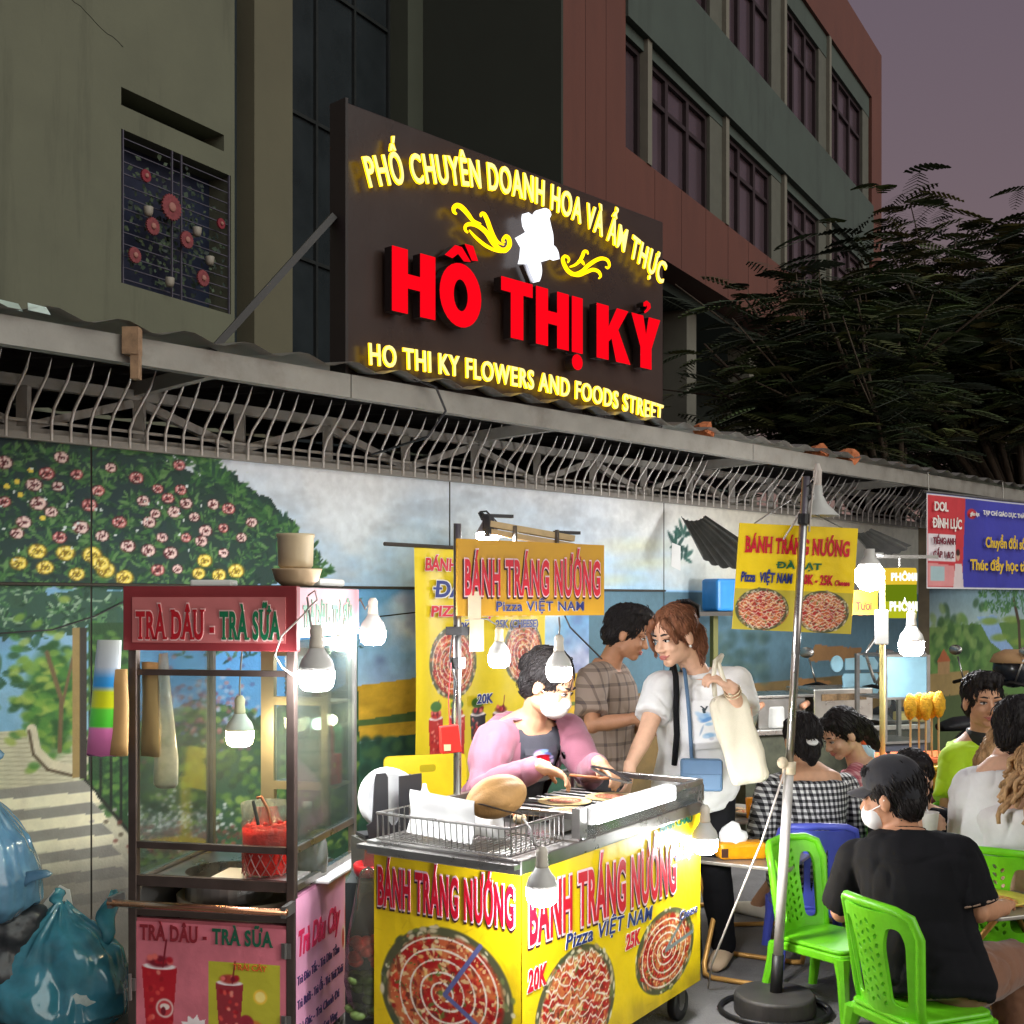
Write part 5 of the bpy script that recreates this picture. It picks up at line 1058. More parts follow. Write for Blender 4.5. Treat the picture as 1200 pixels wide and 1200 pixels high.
fw.build('wire_frame', chrome, bk)
def sheet(label, c, u, v, w, h, seed, nm='napkin'):
    m = MB(); n = 8; u, v = V(u).normalized(), V(v).normalized(); nn = u.cross(v)
    vs = [V(c)+u*(w*i/n)+v*(h*j/n)+nn*(.010*math.sin(i*.9+seed)+.008*math.sin(j*.8+seed*2)) for j in range(n+1) for i in range(n+1)]; k = n+1
    m.add(vs+[q+nn*.004 for q in vs], [(j*k+i, j*k+i+1, (j+1)*k+i+1, (j+1)*k+i) for j in range(n) for i in range(n)]+[((j+1)*k+i+k*k, (j+1)*k+i+1+k*k, j*k+i+1+k*k, j*k+i+k*k) for j in range(n) for i in range(n)])
    return lone(nm, label, 'paper', m, M('napkin', (236,236,234), rough=.7, var=.04), 'sheets of paper on the pizza cart' , smooth=True)
sheet('large white paper sheet standing slanted in the wire basket', PP(.10,.50,.858), PP(0,-1,0)-PP(0,0,0)+V((0,0,-.06)), V((.05,.22,.8)), .26, .14, 1)
sheet('white paper sheet leaning forward behind the large one in the basket', PP(.18,.44,.868), PP(.2,-1,0)-PP(0,0,0)+V((0,0,-.12)), V((-.1,.5,.7)), .24, .12, 3)
# bread-like stack of rice paper: a tan rounded pile in two halves
c = P(582,938,3.95); t = thing('bread_bun', 'large tan split bread bun at the cart corner', 'bread', c-V((0,0,.05))); m = MB(); n, k_ = 60, 24; vs = []; rot = Matrix.Rotation(R(-14),3,'Y') @ Matrix.Rotation(R(25),3,'Z')
for i in range(k_+1):
    a = math.pi*i/k_
    for j in range(n): f = 2*math.pi*j/n; q = (.90+.10*abs(math.sin(f*2.5+.4))**.6)*math.sin(a); vs.append(c+V((0,0,.012))+rot @ V((-.105*math.cos(a), .078*q*math.cos(f), .070*q*math.sin(f))))
m.add(vs, [(i*n+j, i*n+(j+1) % n, (i+1)*n+(j+1) % n, (i+1)*n+j) for i in range(k_) for j in range(n)])
o = m.build('crust', M('bun_crust', (206,158,98), rough=.6, var=.12, scale=18, bump=.15), t, world=True, smooth=True)
m = MB(); m.tube([c+V((-.09,-.055,.005)), c+V((-.04,-.085,.0)), c+V((.03,-.085,-.02)), c+V((.08,-.06,-.035))], .003, 6); m.build('paper_tie', M('dark_tie', (70,56,44), rough=.6), t, world=True, smooth=True)
c = PP(.03,.36,.99); m = MB(); m.ell(c, (.018,.018,.03), 10, 8); m.tube([c+V((0,0,-.02)), c+V((.015,-.01,-.06))], .012, 8); lone('sauce_bottle', 'small white squeeze bottle standing behind the bread bun', 'bottle', MB().lathe([(.02,0),(.024,.01),(.024,.07),(.01,.09),(.006,.11)], PP(.18,.50,.90), 14), plw, smooth=True)
for k, (x, y, lb) in enumerate(((.52,.34,'brown egg beside the rice papers'),(.46,.30,'pale egg left of the brown egg'))):
    m = MB(); m.ell(PP(x,y,.868), (.024,.024,.022), 12, 8); lone('egg', lb, 'egg', m, M('egg_brown', (206,120,72), rough=.5) if k == 0 else M('egg_pale', (226,200,160), rough=.5), 'eggs on the pizza cart', smooth=True)
for k, (x, y, lb) in enumerate(((.62,.18,'rice paper pizza nearest the tube lamp on the grill'),(.80,.32,'rice paper pizza in the middle of the grill'),(.98,.22,'rice paper pizza at the right part of the grill'))):
    c = PP(x,y,.88); cvp = CV(-.1,.1,-.1,.1,.005,(226,206,160)); pizza(cvp,0,0,.1,.1,20+k)
    t = thing('rice_paper_pizza', lb, 'pizza', c, 0, 'rice paper pizzas on the grill'); m = MB(); m.lathe([(.0,0),(.098,0),(.1,.003),(0,.0032)], (0,0,0), 24); m.build('rice_paper', M('rice_paper', (222,196,140), rough=.6), t)
    k2 = np.hypot(cvp.X, cvp.Y) < .097; cvp.a[~k2] = (222,196,140); cvp.x0 *= .7; cvp.X = cvp.X*.68; cvp.Y = cvp.Y*.68; cvp.build('topping', VINYL, t, (0,0,.0045), (1,0,0), (0,1,0))
m = MB(); m.box(PP(.46,.12,.875),(.10,.05,.05), Matrix.Rotation(R(57),3,'Z')); lone('sauce_tray', 'small steel sauce tray beside the tube lamp', 'tray', m, chrome, bevel=.004)
m = MB(); m.prism([(0,0),(.20,.01),(.19,.045),(.01,.04)], PP(.50,.40,.868), PP(.3,-1,0)-PP(0,0,0), PP(1,.3,0)-PP(0,0,0), .004); lone('wooden_spatula', 'flat pale wooden spatula lying across the cart top', 'spatula', m, M('pale_wood', (206,176,126), rough=.6, var=.15))
# plate rack standing at the back left corner
c = P(462,978,4.25); rk = thing('plate_rack', 'black slotted rack holding white plates beside the pizza cart', 'rack', c, R(28)); bp = M('black_plastic', (44,44,48), rough=.45)
m = MB(); m.prism([(-.11,-.06),(.085,-.06),(.085,.155),(.0,.15),(0.0,-.0),(-.012,-.018),(-.028,-.018),(-.04,0),(-.042,.15),(-.05,.165),(-.085,.165),(-.09,.15),(-.10,0),(-.12,-.01)], (0,-.04,.06), U_, Vv, .006); m.b2((-.12,-.03,0),(.085,.06,.012)); m.b2((.06,.0,.012),(.085,.06,.2)); m.build('rack_body', bp, rk)
m = MB(); m.b2((-.13,-.05,-.20),(.10,.08,-.004)); m.build('rack_shelf', dsteel, rk)
for k in range(4):
    cc = XF[rk.name] @ V((-.02,-.005+.017*k,.125)); m = MB(); m.lathe([(.0,0),(.07,.002),(.09,.010),(.108,.016),(.108,.019),(.088,.014),(.06,.006),(0,.005)], cc, 28, axis=XF[rk.name].to_3x3() @ V((.05,-1,.10)))
    lone('white_plate', 'white plastic plate held upright in the black rack', 'plate', m, M('plate_white', (230,232,232), rough=.3), 'plates held in the black rack', smooth=True)
# hanging bag of meat and greens
c = V((P(432,1100,4.02).x, 4.02, 0)); z_ = lambda py: H-(py-HY)/F*4.02
t = thing('produce_bag', 'clear plastic bag of red meat and greens hanging between the carts', 'bag', c+V((0,0,z_(1195))))
m = MB(); m.loft([(c+V((0,0,z_(1196))),V((.035,0,0)),V((0,.03,0))),(c+V((0,0,z_(1180))),V((.075,0,0)),V((0,.06,0))),(c+V((.0,0,z_(1120))),V((.085,0,0)),V((0,.07,0))),(c+V((0,0,z_(1075))),V((.06,0,0)),V((0,.05,0))),(c+V((0,0,z_(1040))),V((.035,0,0)),V((0,.02,0))),(c+V((0,0,z_(1015))),V((.03,0,0)),V((0,.012,0)))], 22)
o = m.build('bag_film', MGlass('food_bag_film', (232,232,214), alpha=.90, refl=1.2, rough=.12, haze=.6), t, world=True, smooth=True, sub=1); wrinkle(o, .007, 25, (1,1,.3), 4)
rg = random.Random(9); m = MB()
for k in range(16): m.ell(c+V((rg.uniform(-.055,.055),rg.uniform(-.035,.03),z_(rg.uniform(1098,1130)))), (.026,.024,.02), 9, 6)
m.build('red_meat', M('red_meat', (226,84,78), rough=.4, var=.35, scale=40), t, world=True, smooth=True)
m = MB()
for k in range(26): m.ell(c+V((rg.uniform(-.06,.06),rg.uniform(-.04,.04),z_(rg.uniform(1140,1186)))), (.03,.026,.018), 8, 6)
m.build('green_leaves', M('green_leaves', (104,128,66), rough=.6, var=.4, scale=40), t, world=True, smooth=True)
m = MB(); m.lathe([(.06,0),(.068,.012),(.07,.035),(.066,.04),(.05,.02),(0,.015)], P(438,1018,4.12)-V((0,0,.02)), 20); lone('red_basin', 'small red plastic basin between the two carts', 'basin', m, M('red_plastic', (206,40,44), rough=.4), smooth=True)
m = MB(); m.b2(P(418,1000,4.30)+V((0,0,-.02)), P(462,1010,4.10)+V((0,0,-.01))); 
m = MB(); q = P(440,1032,4.15); m.b2((q.x-.09,q.y-.10,0),(q.x+.07,q.y+.14,.68)); lone('side_table', 'small dark table wedged between the two carts', 'table', m, M('dark_cabinet', (60,66,66), rough=.6))
# ================================================================ yellow banner behind the vendor
bn0 = WP(WS(486,700,.3)[0], .3, .68); bw = WS(640,700,.3)[0]-WS(486,700,.3)[0]; bh = 1.22
bn = thing('vinyl_banner', 'tall yellow vinyl banner of pizza pictures hanging behind the vendor', 'banner', bn0, RZW)
cv = CV(0, bw, 0, bh, .005, (232,206,40)); cv.a *= (.93+.14*fbm(cv.X*5, cv.Y*2, 4))[..., None]
pizza(cv, .27, .62, .19, .19, 31); pizza(cv, .80, .66, .17, .18, 33); 
for x, c in ((.14,(190,44,40)),(.30,(196,50,44)),(.46,(44,40,46)),(.62,(120,60,40))): cup(cv, x, .14, .12, .20, c, c, random.Random(int(x*100)))
for x in (.14,.30,.46): cv.ell(x, .40, .05, .03, (70,120,50))
cv.build('printed_vinyl', VINYL, bn, (0,0,0), U_, Vv, bend=lambda X, Y: .012*np.sin(X*9+1)*np.sin(Y*3)+.006*np.sin(X*23))
cr_e = M('crimson_edge', (240,190,190), rough=.5)
for s, x, z, w, h, mm, eb in (('BÁNH TRÁNG NƯỚNG', .05, 1.10, .86, .065, rd, .03),('ĐÀ LẠT', .12, .965, .52, .085, nv, .04),('PIZZA VIỆT NAM', .09, .865, .78, .055, rd, .03),('20K', .26, .79, .11, .042, nv, .03),('25K (CHEESE)', .56, .80, .34, .042, nv, .03),('20K', .42, .40, .12, .05, nv, .04)):
    text2(s, bn, (x,-.022,z), U_, Vv, w, h, mm, wt, bold=.03, eb=eb, shear=.1)
m = MB(); m.tube([(-.2,.0,bh+.005),(bw+.1,.0,bh-.005)], .010, 8); m.build('rod', M('dark_rod', (60,54,48), rough=.5), bn)

# ================================================================ sign pole with hanging yellow board
pb = GP(908, 1186); pt = P(945, 552, 4.85)
pole = thing('sign_pole', 'thin steel sign pole leaning in a black weighted base', 'pole', (pb.x,pb.y,0))
pm = lambda z: V((pb.x+(pt.x-pb.x)*z/pt.z, pb.y+(pt.y-pb.y)*z/pt.z, z))
m = MB(); m.tube([pm(.95), pm(2.12)], .0165, 12); m.build('upper_tube', chrome, pole, world=True, smooth=True)
m = MB(); m.tube([pm(.22), pm(.95)], .020, 12); m.build('lower_tube', M('grey_tube', (196,192,186), rough=.4, var=.12, scale=14), pole, world=True, smooth=True)
m = MB(); m.tube([pm(.05), pm(.225)], .024, 12); m.build('sleeve', blackr, pole, world=True, smooth=True)
m = MB(); m.lathe([(.0,.0),(.155,.0),(.16,.01),(.158,.07),(.150,.078),(0,.08)], (pb.x,pb.y,.0), 36); bs = m.build('base', M('black_weight', (62,60,58), rough=.55, var=.3, scale=12), pole, world=True, smooth=False, bevel=.004)
m = MB(); m.tube([(pb.x+.215*math.cos(a*.3), pb.y+.19*math.sin(a*.3), .012) for a in range(22)], .011, 8); m.build('rubber_ring', blackr, bs, world=True, smooth=True)
m = MB(); m.tube([pm(.935), pm(.985)], .027, 12); m.ell(pm(.97)+V((-.03,-.015,.012)), (.022,.018,.024), 12, 8); m.build('clamp_knob', M('old_cream_plastic', (206,190,160), rough=.6, var=.2, scale=30), pole, world=True, smooth=True)
m = MB(); m.tube([pm(2.03), pm(2.05)+V((.02,.02,0)), pm(2.09)], .02, 8); m.tube([pm(1.93), pm(1.97)], .023, 10); m.build('tape_wrap', blackr, pole, world=True)
m = MB(); m.tube([pm(.955)+V((-.02,-.02,0)), P(893,985,4.78), P(860,1065,4.85), P(834,1130,4.98), V((P(830,1138,5.05).x,5.05,.01))], .0045, 6); lone('guy_rope', 'white cord running from the sign pole down to the ground', 'cord', m, M('white_cable', (206,196,186)), smooth=True)
d_ = 4.90
hs = thing('hanging_sign', 'yellow BÁNH TRÁNG NƯỚNG board with two pizzas hung on the leaning pole', 'sign', P(858,737,d_), R(2))
hw_, hh_ = .485, .43; k_ = .03
def HSP(x, z): return V((x+z*.07, 0, z-x*.045))
cv = CV(0, hw_, 0, hh_, .0026, (250,214,10)); cv.poly([(0,0),(hw_,0),(hw_,.165),(0,.165)], (198,180,60)); pizza(cv, .115, .085, .112, .088, 41, swirl=False); pizza(cv, .362, .085, .112, .088, 43, swirl=False)
hsu, hsv = V((1,0,-.045)).normalized(), V((.07,0,1)).normalized()
m = MB(); m.prism([(0,0),(hw_,0),(hw_,hh_),(0,hh_)], (0,.006,0), hsu, hsv, .005); bd = m.build('board', yel, hs)
o = cv.build('printed_poster', VINYL, bd, (0,-.002,0), hsu, hsv)
for s, x, z, w, h, mm, ee, sf, sh in (('BÁNH TRÁNG NƯỚNG', .03, .315, .425, .062, rd, None, True, 0),('ĐÀ LẠT', .165, .255, .18, .026, M('green_letters', (12,104,66)), None, False, 0),('Pizza  VIỆT NAM', .02, .195, .21, .04, nv, None, False, .1),('20K - 25K', .262, .195, .135, .04, rd, None, False, 0),('Cheese', .405, .195, .06, .022, rd, None, False, 0)):
    text(s, 'lettering', mm, hs, hsu*x+hsv*z+V((0,-.004,0)), hsu, hsv, w, h, bold=.035, depth=.002, serif=sf, shear=sh, space=1.05)
for x in (.06, .42): m = MB(); m.tube([hsu*x+hsv*hh_, hsu*x+hsv*hh_+V((.21-x,-.01,.10))], .003, 5); m.build('hanging_wire', dsteel, hs)
c = P(958,598,4.92); t = thing('reflector_lamp', 'unlit white cone reflector lamp hung on the pole top above the yellow board', 'lamp', c)
m = MB(); m.lathe([(.018,.10),(.022,.06),(.04,.025),(.085,-.02),(.088,-.024),(.083,-.02),(.03,.03)], c, 24); m.build('lamp_shade', M('shade_white', (196,196,190), rough=.45), t, world=True, smooth=True)
m = MB(); m.lathe([(.016,.09),(.018,.16),(.008,.19)], c, 12); m.tube([c+V((0,0,.18)), pm(2.04)+V((.03,0,.02)), pm(1.9)+V((.025,0,0))], .004, 6); m.build('cord', M('white_cable', (206,196,186)), t, world=True)
m = MB(); m.tube([pm(2.02), P(931,612,4.88), P(918,632,4.88)], .004, 6); lone('white_wire', 'short white wire hooked on the pole above the yellow board', 'wire', m, MATS['white_cable'], smooth=True)

# ================================================================ long education banner under the eave
e0 = WP(WS(1086,690,.8)[0], .8, 1.72); eb_ = thing('education_banner', 'blue and red education banner DOL ĐÌNH LỰC hanging under the eave', 'banner', e0, RZW+R(-6))
ew, eh = 2.3, .73; cv = CV(0, ew, 0, eh, .008, (62,66,170)); cv.a *= (.9+.2*fbm(cv.X*2, cv.Y*2, 8))[..., None]
cv.poly([(0,0),(.50,0),(.56,eh),(0,eh)], (202,58,66)); cv.poly([(.02,.42),(.40,.42),(.40,.21),(.02,.21)], (232,222,226)); cv.poly([(.02,.02),(.40,.02),(.38,.18),(.02,.2)], (226,150,150))
cv.poly([(.05,.06),(.24,.06),(.24,.17),(.05,.17)], (170,196,200)); cv.ell(.44,.26,.032,.045,(206,170,150)); cv.ell(.44,.285,.034,.03,(60,40,36)); cv.poly([(.37,0),(.53,0),(.50,.2),(.40,.2)], (226,210,210)); cv.ell(.66,.60,.085,.045,(196,44,56))
for a, b, c_, d__ in ((0,0,ew,.014),(0,eh-.014,ew,eh),(0,0,.014,eh)): cv.poly([(a,b),(c_,b),(c_,d__),(a,d__)], (230,230,232))
cv.build('printed_vinyl', VINYL, eb_, (0,0,0), U_, Vv, bend=lambda X, Y: .01*np.sin(X*4))
ylw = M('yellow_print', (240,206,40), rough=.45)
for s, x, z, w, h, mm in (('DOL', .07, .60, .20, .07, wt),('ĐÌNH LỰC', .05, .47, .42, .075, wt),('TIẾNG ANH', .05, .345, .33, .05, M('maroon_letters', (120,40,56), rough=.5)),('CẤP 1 & 2', .05, .24, .30, .05, MATS['maroon_letters']),('giáo dục', .60, .585, .14, .032, wt),('TẠP CHÍ GIÁO DỤC THÀNH PHỐ HỒ CHÍ MINH', .80, .60, 1.3, .036, wt),('Chuyển đổi số', .84, .34, .66, .085, ylw),('Thúc đẩy học tập suốt đời', .60, .155, 1.5, .085, ylw)):
    text(s, 'lettering', mm, eb_, (x,-.024,z), U_, Vv, w, h, bold=.03, depth=.003)
m = MB(); m.tube([(0,.012,eh+.01),(ew,.012,eh+.01)], .012, 8); m.build('rod', dsteel, eb_)
for x in (.05, 1.2): m = MB(); m.tube([(x,.012,eh+.01),(x,.02,eh+.16)], .004, 6); m.build('hanging_wire', dsteel, eb_)

# ribbed dark shells stored under the eave
def shell(label, p, q, w0, w1, seed):
    m = MB(); n, k = 26, 8; p, q = V(p), V(q); ax = q-p; sd = V((.85,-.45,0)); dn = V((0,0,-1)); vs = []
    for j in range(k+1):
        f = j/k; wv = w0+(w1-w0)*f
        for i in range(n+1):
            a = (i/n-.5)*2.3; r = wv*(1+.10*abs(math.sin(i*math.pi/4.0)))
            vs.append(p+ax*f+sd*math.sin(a)*r*.9+dn*(math.cos(a)*r*.55))
    N = n+1; m.add(vs, [(j*N+i, j*N+i+1, (j+1)*N+i+1, (j+1)*N+i) for j in range(k) for i in range(n)])
    o = m.build('ribbed_canopy', M('ribbed_metal', (104,104,100), rough=.35, metal=.6, var=.25, scale=8), smooth=False)
    return tag(o, label, 'canopy', 'folded ribbed canopies under the eave')
shell('dark ribbed folded canopy under the eave left of the hanging yellow board', P(812,600,8.0), P(858,640,7.6), .10, .24, 1)
shell('smaller ribbed folded canopy right of the hanging yellow board', P(1008,616,8.8), P(1040,632,8.6), .09, .19, 2)

# ================================================================ skewer stall in the back
st0 = V((P(872,705,7.9).x, 7.9, 0)); RS = R(20)
stall = thing('grill_stall', 'steel topped grill stall in front of the mural at right', 'food cart', st0, RS)
m = MB(); m.b2((0,0,.74),(1.45,.55,.775)); m.build('counter', chrome, stall, bevel=.004)
m = MB(); m.b2((.03,.03,.12),(1.42,.52,.738)); m.build('body', M('stall_panel', (76,78,62), rough=.6, var=.5, scale=9), stall)
for x in (.1, 1.35):
    for y in (.08, .47): wheel(stall, x, y, .055, axis=(0,1,0))
SP = lambda x, y, z: XF[stall.name] @ V((x,y,z))
def onst(nm, label, cat, x, y, z, mb, mat, **k): pass
g = thing('griddle', 'boxy stainless griddle with a front vent on the grill stall', 'griddle', SP(.62,.25,.776), RS)
m = MB(); m.b2((-.02,-.15,.02),(.46,.2,.25)); m.build('body', chrome, g, bevel=.008)
m = MB(); m.b2((.04,-.156,.17),(.40,-.151,.215)); m.build('vent', M('vent_brown', (120,96,66), rough=.5, var=.4, scale=60), g)
for x in (0,.44): m = MB(); m.b2((x-.015,-.12,0),(x+.015,.17,.02)); m.build('foot', blackr, g)
g = thing('roasting_tray', 'open steel roasting box with handles on the left of the grill stall', 'oven', SP(.17,.24,.776), RS)
m = MB(); m.b2((0,-.14,0),(.36,-.125,.20)); m.b2((0,.185,0),(.36,.2,.20)); m.b2((0,-.125,0),(.012,.185,.2)); m.b2((.348,-.125,0),(.36,.185,.2)); m.b2((.012,-.125,0),(.348,.185,.01)); m.build('box', dsteel, g)
m = MB(); m.b2((-.02,-.16,.2),(.42,.21,.22)); m.build('lid', chrome, g, bevel=.004)
for x in (-.05, .3): m = MB(); m.tube([(x,-.20,.14),(x+.07,-.15,.16)], .022, 10); m.build('handle', M('wood_handle', (196,142,110), rough=.5), g, smooth=True)
for x, y, lb, w_ in ((.02,.1,'clear tub of yellow butter at the left end of the grill stall',.17),): 
    t = thing('food_tub', lb, 'tub', SP(x,y,.776), RS); m = MB(); m.lathe([(.08,0),(.1,.10),(.105,.105),(.095,.1),(.075,.01),(0,.008)], (.03,0,0), 20); m.build('tub', MGlass('tub_plastic', (226,232,220), alpha=.6, refl=.7), t, smooth=True); m = MB(); m.lathe([(0,.01),(.078,.012),(.088,.05),(0,.055)], (.03,0,0), 18); m.build('butter', M('butter', (226,206,90), rough=.5), t, smooth=True)
m = MB(); m.lathe([(.13,0),(.20,.03),(.21,.035),(.19,.03),(.12,.012),(0,.01)], SP(1.22,.16,.776), 24); lone('steel_tray', 'pale oval tray at the right end of the grill stall', 'tray', m, M('tray_white', (220,220,214), rough=.3), smooth=True)
m = MB(); m.ell(SP(.1,.36,.87), (.10,.07,.09), 12, 8); o = lone('white_bag', 'crumpled white plastic bag behind the roasting box', 'bag', m, M('bag_white', (220,220,216), rough=.5), smooth=True); wrinkle(o, .03, 14, seed=3)
m = MB(); m.tube([SP(-.1,.3,.98), SP(.02,.3,.99), SP(.03,.3,.93), SP(-.08,.3,.92)], .006, 6); lone('towel_rack', 'bent chrome rack at the left end of the grill stall', 'rack', m, chrome, smooth=True)
# orange cheese stick stand beside it
os0 = V((P(1048,705,6.9).x, 6.9, 0)); so_ = thing('stick_stand', 'narrow orange topped stand with scribbled yellow front panel', 'stand', os0, R(12))
m = MB(); m.b2((-.10,-.05,.70),(.46,.30,.725)); m.build('tray_top', M('orange_tray', (226,110,60), rough=.4, var=.1), so_, bevel=.004)
cv = CV(0,.28,0,.58,.006,(206,176,80)); rg = random.Random(5)
for k in range(9): x = .05+.022*k; cv.line([(x,.38+rg.uniform(-.05,.05)),(x+.02,.5+rg.uniform(-.08,.02)),(x+.03,.40+rg.uniform(-.05,.05))], .010, (30,26,24))
for k in range(20): cv.ell(rg.uniform(.02,.26), rg.uniform(.02,.35), .03, .02, rg.choice([(190,60,50),(226,206,120),(120,110,60)]), rg.uniform(0,3), .7, .5)
cv.poly([(0,0),(.05,0),(.05,.58),(0,.58)], (206,70,50))
m = MB(); m.b2((.0,.0,.10),(.28,.24,.698)); bx = m.build('front_panel', M('stand_panel', (190,160,80), rough=.6), so_); cv.build('printed_poster', VINYL, bx, (0,-.003,.11), U_, Vv)
for x in (.03,.25): m = MB(); m.b2((x-.02,.1,0),(x+.02,.14,.10)); m.build('foot', blackr, so_)
ck = M('fried_crumb', (222,166,30), rough=.75, var=.25, scale=50, bump=.5, bscale=120)
rg = random.Random(6)
for k, lb in enumerate(('leftmost fried cheese stick standing on the orange stand','second fried cheese stick from the left, slightly lower','middle fried cheese stick of the five','fourth fried cheese stick from the left','rightmost and tallest fried cheese stick')):
    px = (1067,1077,1085,1092,1100)[k]; c = P(px, 828-(k == 4)*3-(k == 3)*2, 6.95+.03*(k % 2)); t = thing('cheese_stick', lb, 'snack', (c.x,c.y,.727), 0, 'fried cheese sticks'); 
    m = MB(); m.ell(c, (.034,.034,.076), 14, 10); o = m.build('crust', ck, t, world=True, smooth=True); wrinkle(o, .006, 40, seed=k)
    m = MB(); m.tube([V((c.x,c.y,.727)), c], .006, 6); m.build('skewer', M('pale_wood', (206,176,126)), t, world=True)
m = MB(); c = SP(1.28,.10,.79); m.box((c.x+.10,c.y,c.z+.03), (.22,.16,.06)); lone('pastry_box', 'pale yellow box of pastries left of the cheese sticks', 'box', m, M('pastry_yellow', (236,214,130), rough=.6, var=.2, scale=20), bevel=.01)
c = V((P(1013,872,6.6).x,6.6,P(1013,872,6.6).z)); t = thing('sauce_tub', 'small pale blue tub with orange cap behind the pink shirted girl', 'tub', c); m = MB(); m.lathe([(.05,-.20),(.056,0),(0,.002)], c, 18); m.build('tub', M('pale_blue_plastic', (140,170,180), rough=.4), t, world=True, smooth=True); m = MB(); m.lathe([(.05,.002),(.035,.03),(.008,.05),(0,.06)], c, 16); m.build('cap', M('orange_plastic', (226,90,30), rough=.4), t, world=True, smooth=True)
# lamp post of the stall, lit signs
lp = P(1034, 880, 7.0); lpp = thing('lamp_post', 'slim pale post with a lit lamp and extension socket at the grill stall', 'lamp post', (lp.x,lp.y,0))
m = MB(); m.tube([(lp.x,lp.y,0),(lp.x,lp.y,1.80)], .016, 10); m.build('tube', M('yellow_white_post', (206,190,120), rough=.4), lpp, world=True, smooth=True)
c = P(1019,678,6.95); m = MB(); m.lathe([(0,-.075),(.05,-.06),(.078,-.02),(.08,.05),(.07,.06),(.0,.065)], c, 22); m.build('glowing_dome', bulb_on, lpp, world=True, smooth=True)
m = MB(); m.lathe([(.07,.06),(.06,.09),(.03,.13),(.03,.17)], c, 16); m.bar(c+V((.0,0,.14)), (lp.x,lp.y,c.z+.14), .02); m.build('lamp_holder', MATS['bulb_plastic'], lpp, world=True, smooth=True)
m = MB(); q = P(1033,735,6.97); m.box(q, (.075,.03,.20)); m.build('extension_socket', plw, lpp, world=True, bevel=.006)
bulb(1068, 757, 7.1, .072, 'very bright bulb beside the lit green lantern sign', [P(1066,722,7.1), P(1060,700,7.1)])
c = P(1054,695,7.3); t = thing('lantern_sign', 'lit yellow green cylinder sign PHÔMAI at the grill stall', 'sign', c-V((0,0,.15)), R(6))
m = MB(); m.lathe([(.098,0),(.10,.03),(.10,.10),(.0,.10)], (0,0,0), 24); m.build('lit_band', ME('lit_lime', (206,214,40), .75), t)
m = MB(); m.lathe([(.0,.101),(.1005,.101),(.1005,.20),(0,.20)], (0,0,0), 24); m.build('green_band', ME('lit_green', (150,180,30), .45), t)
m = MB(); m.lathe([(.0,.201),(.10,.201),(.10,.28),(.096,.30),(0,.30)], (0,0,0), 24); m.build('lit_band', ME('lit_yellow', (255,214,60), .8), t)
def cyl_text(s, parent, z, w, h, r, mat):
    o = text(s, 'lettering', mat, parent, (-w/2,0,z), U_, Vv, w, h, bold=.05, depth=.003)
    for v in o.data.vertices: a = v.co.x/r; v.co.x, v.co.y = math.sin(a)*(r-v.co.y), -math.cos(a)*(r-v.co.y)
cyl_text('PHÔMAI', t, .045, .20, .055, .102, ME('lit_letters', (255,255,240), 1.3)); cyl_text('PHÔMAI', t, .225, .18, .045, .102, MATS['lit_letters'])
m = MB(); m.tube([(0,0,.3),(0,0,.36)], .006, 6); m.bar((-.15,.02,.37),(.25,.02,.37), .02); m.build('hanger', dsteel, t)
c = P(1012,707,7.4); t = thing('price_card', 'small orange card Tươi under the stall lamp', 'sign', c-V((0,0,.05)), R(6)); m = MB(); m.b2((-.09,0,-.02),(.09,.01,.13)); m.build('card', M('orange_card', (226,140,36), rough=.5), t); text('Tươi', 'lettering', M('brown_print', (70,36,20), rough=.5), t, (-.05,-.002,.01), U_, Vv, .10, .05, bold=.03)
m = MB(); m.tube([(0,.01,.13),(0,.01,.22)], .003, 5); m.build('string', dsteel, t)
# glass cabinet with pale blue sides, pale blue cut-out boards
c = V((P(1062,705,7.7).x,7.7,0)); t = thing('glass_cabinet', 'pale blue glazed cabinet standing behind the cheese sticks', 'cabinet', c, R(18))
m = MB()
for x in (-.16,.16):
    for y in (0,.3): m.b2((x-.012,y-.012,.72),(x+.012,y+.012,1.28))
for z in (.72,1.0,1.27): m.b2((-.148,-.012,z),(.148,.312,z+.015))
m.build('frame', dsteel, t); m = MB(); m.b2((-.148,-.006,1.015),(.148,0,1.27)); m.build('pane', M('pale_blue_board', (112,150,164), rough=.4), t); m = MB(); m.b2((-.148,-.006,.735),(.148,0,1.0)); m.build('pane', glassm, t); m = MB(); m.b2((-.16,0,0),(.16,.3,.715)); m.build('base_cupboard', M('dark_cupboard', (58,60,70), rough=.6), t)
c = P(1085,780,7.2)
c = P(1003,793,8.5); t = thing('blue_board', 'pale blue cut-out board of a disc and two bars behind the griddle', 'sign board', c-V((0,0,.10)), R(30))
lb_ = M('pale_blue_paint', (164,212,232), rough=.45)
for nm, poly in (('disc',[(-.19+.058*math.cos(a*.314), .195+.058*math.sin(a*.314)) for a in range(20)]),('upper_bar',[(-.11,.15),(.20,.145),(.21,.19),(.17,.235),(.06,.235),(.05,.25),(.03,.25),(.02,.235),(-.11,.23)]),('lower_bar',[(-.11,-.03),(-.14,0),(-.14,.02),(-.13,.05),(-.14,.10),(-.12,.125),(.20,.12),(.215,.09),(.20,.05),(.215,.0),(.20,-.03)])):
    m = MB(); m.prism(poly, (0,.0,0), U_, Vv, .012); m.build(nm, lb_, t, bevel=.003)
m = MB(); m.b2((.03,.012,-.9),(.06,.03,.2)); m.build('support_stick', dsteel, t)
m = MB(); m.tube([P(1030,742,8.3), P(1014,765,8.3), P(1022,790,8.3), P(1026,800,8.3)], .012, 8); lone('bent_handle', 'bent chrome rod sticking up beside the pale blue board', 'rod', m, chrome, smooth=True)
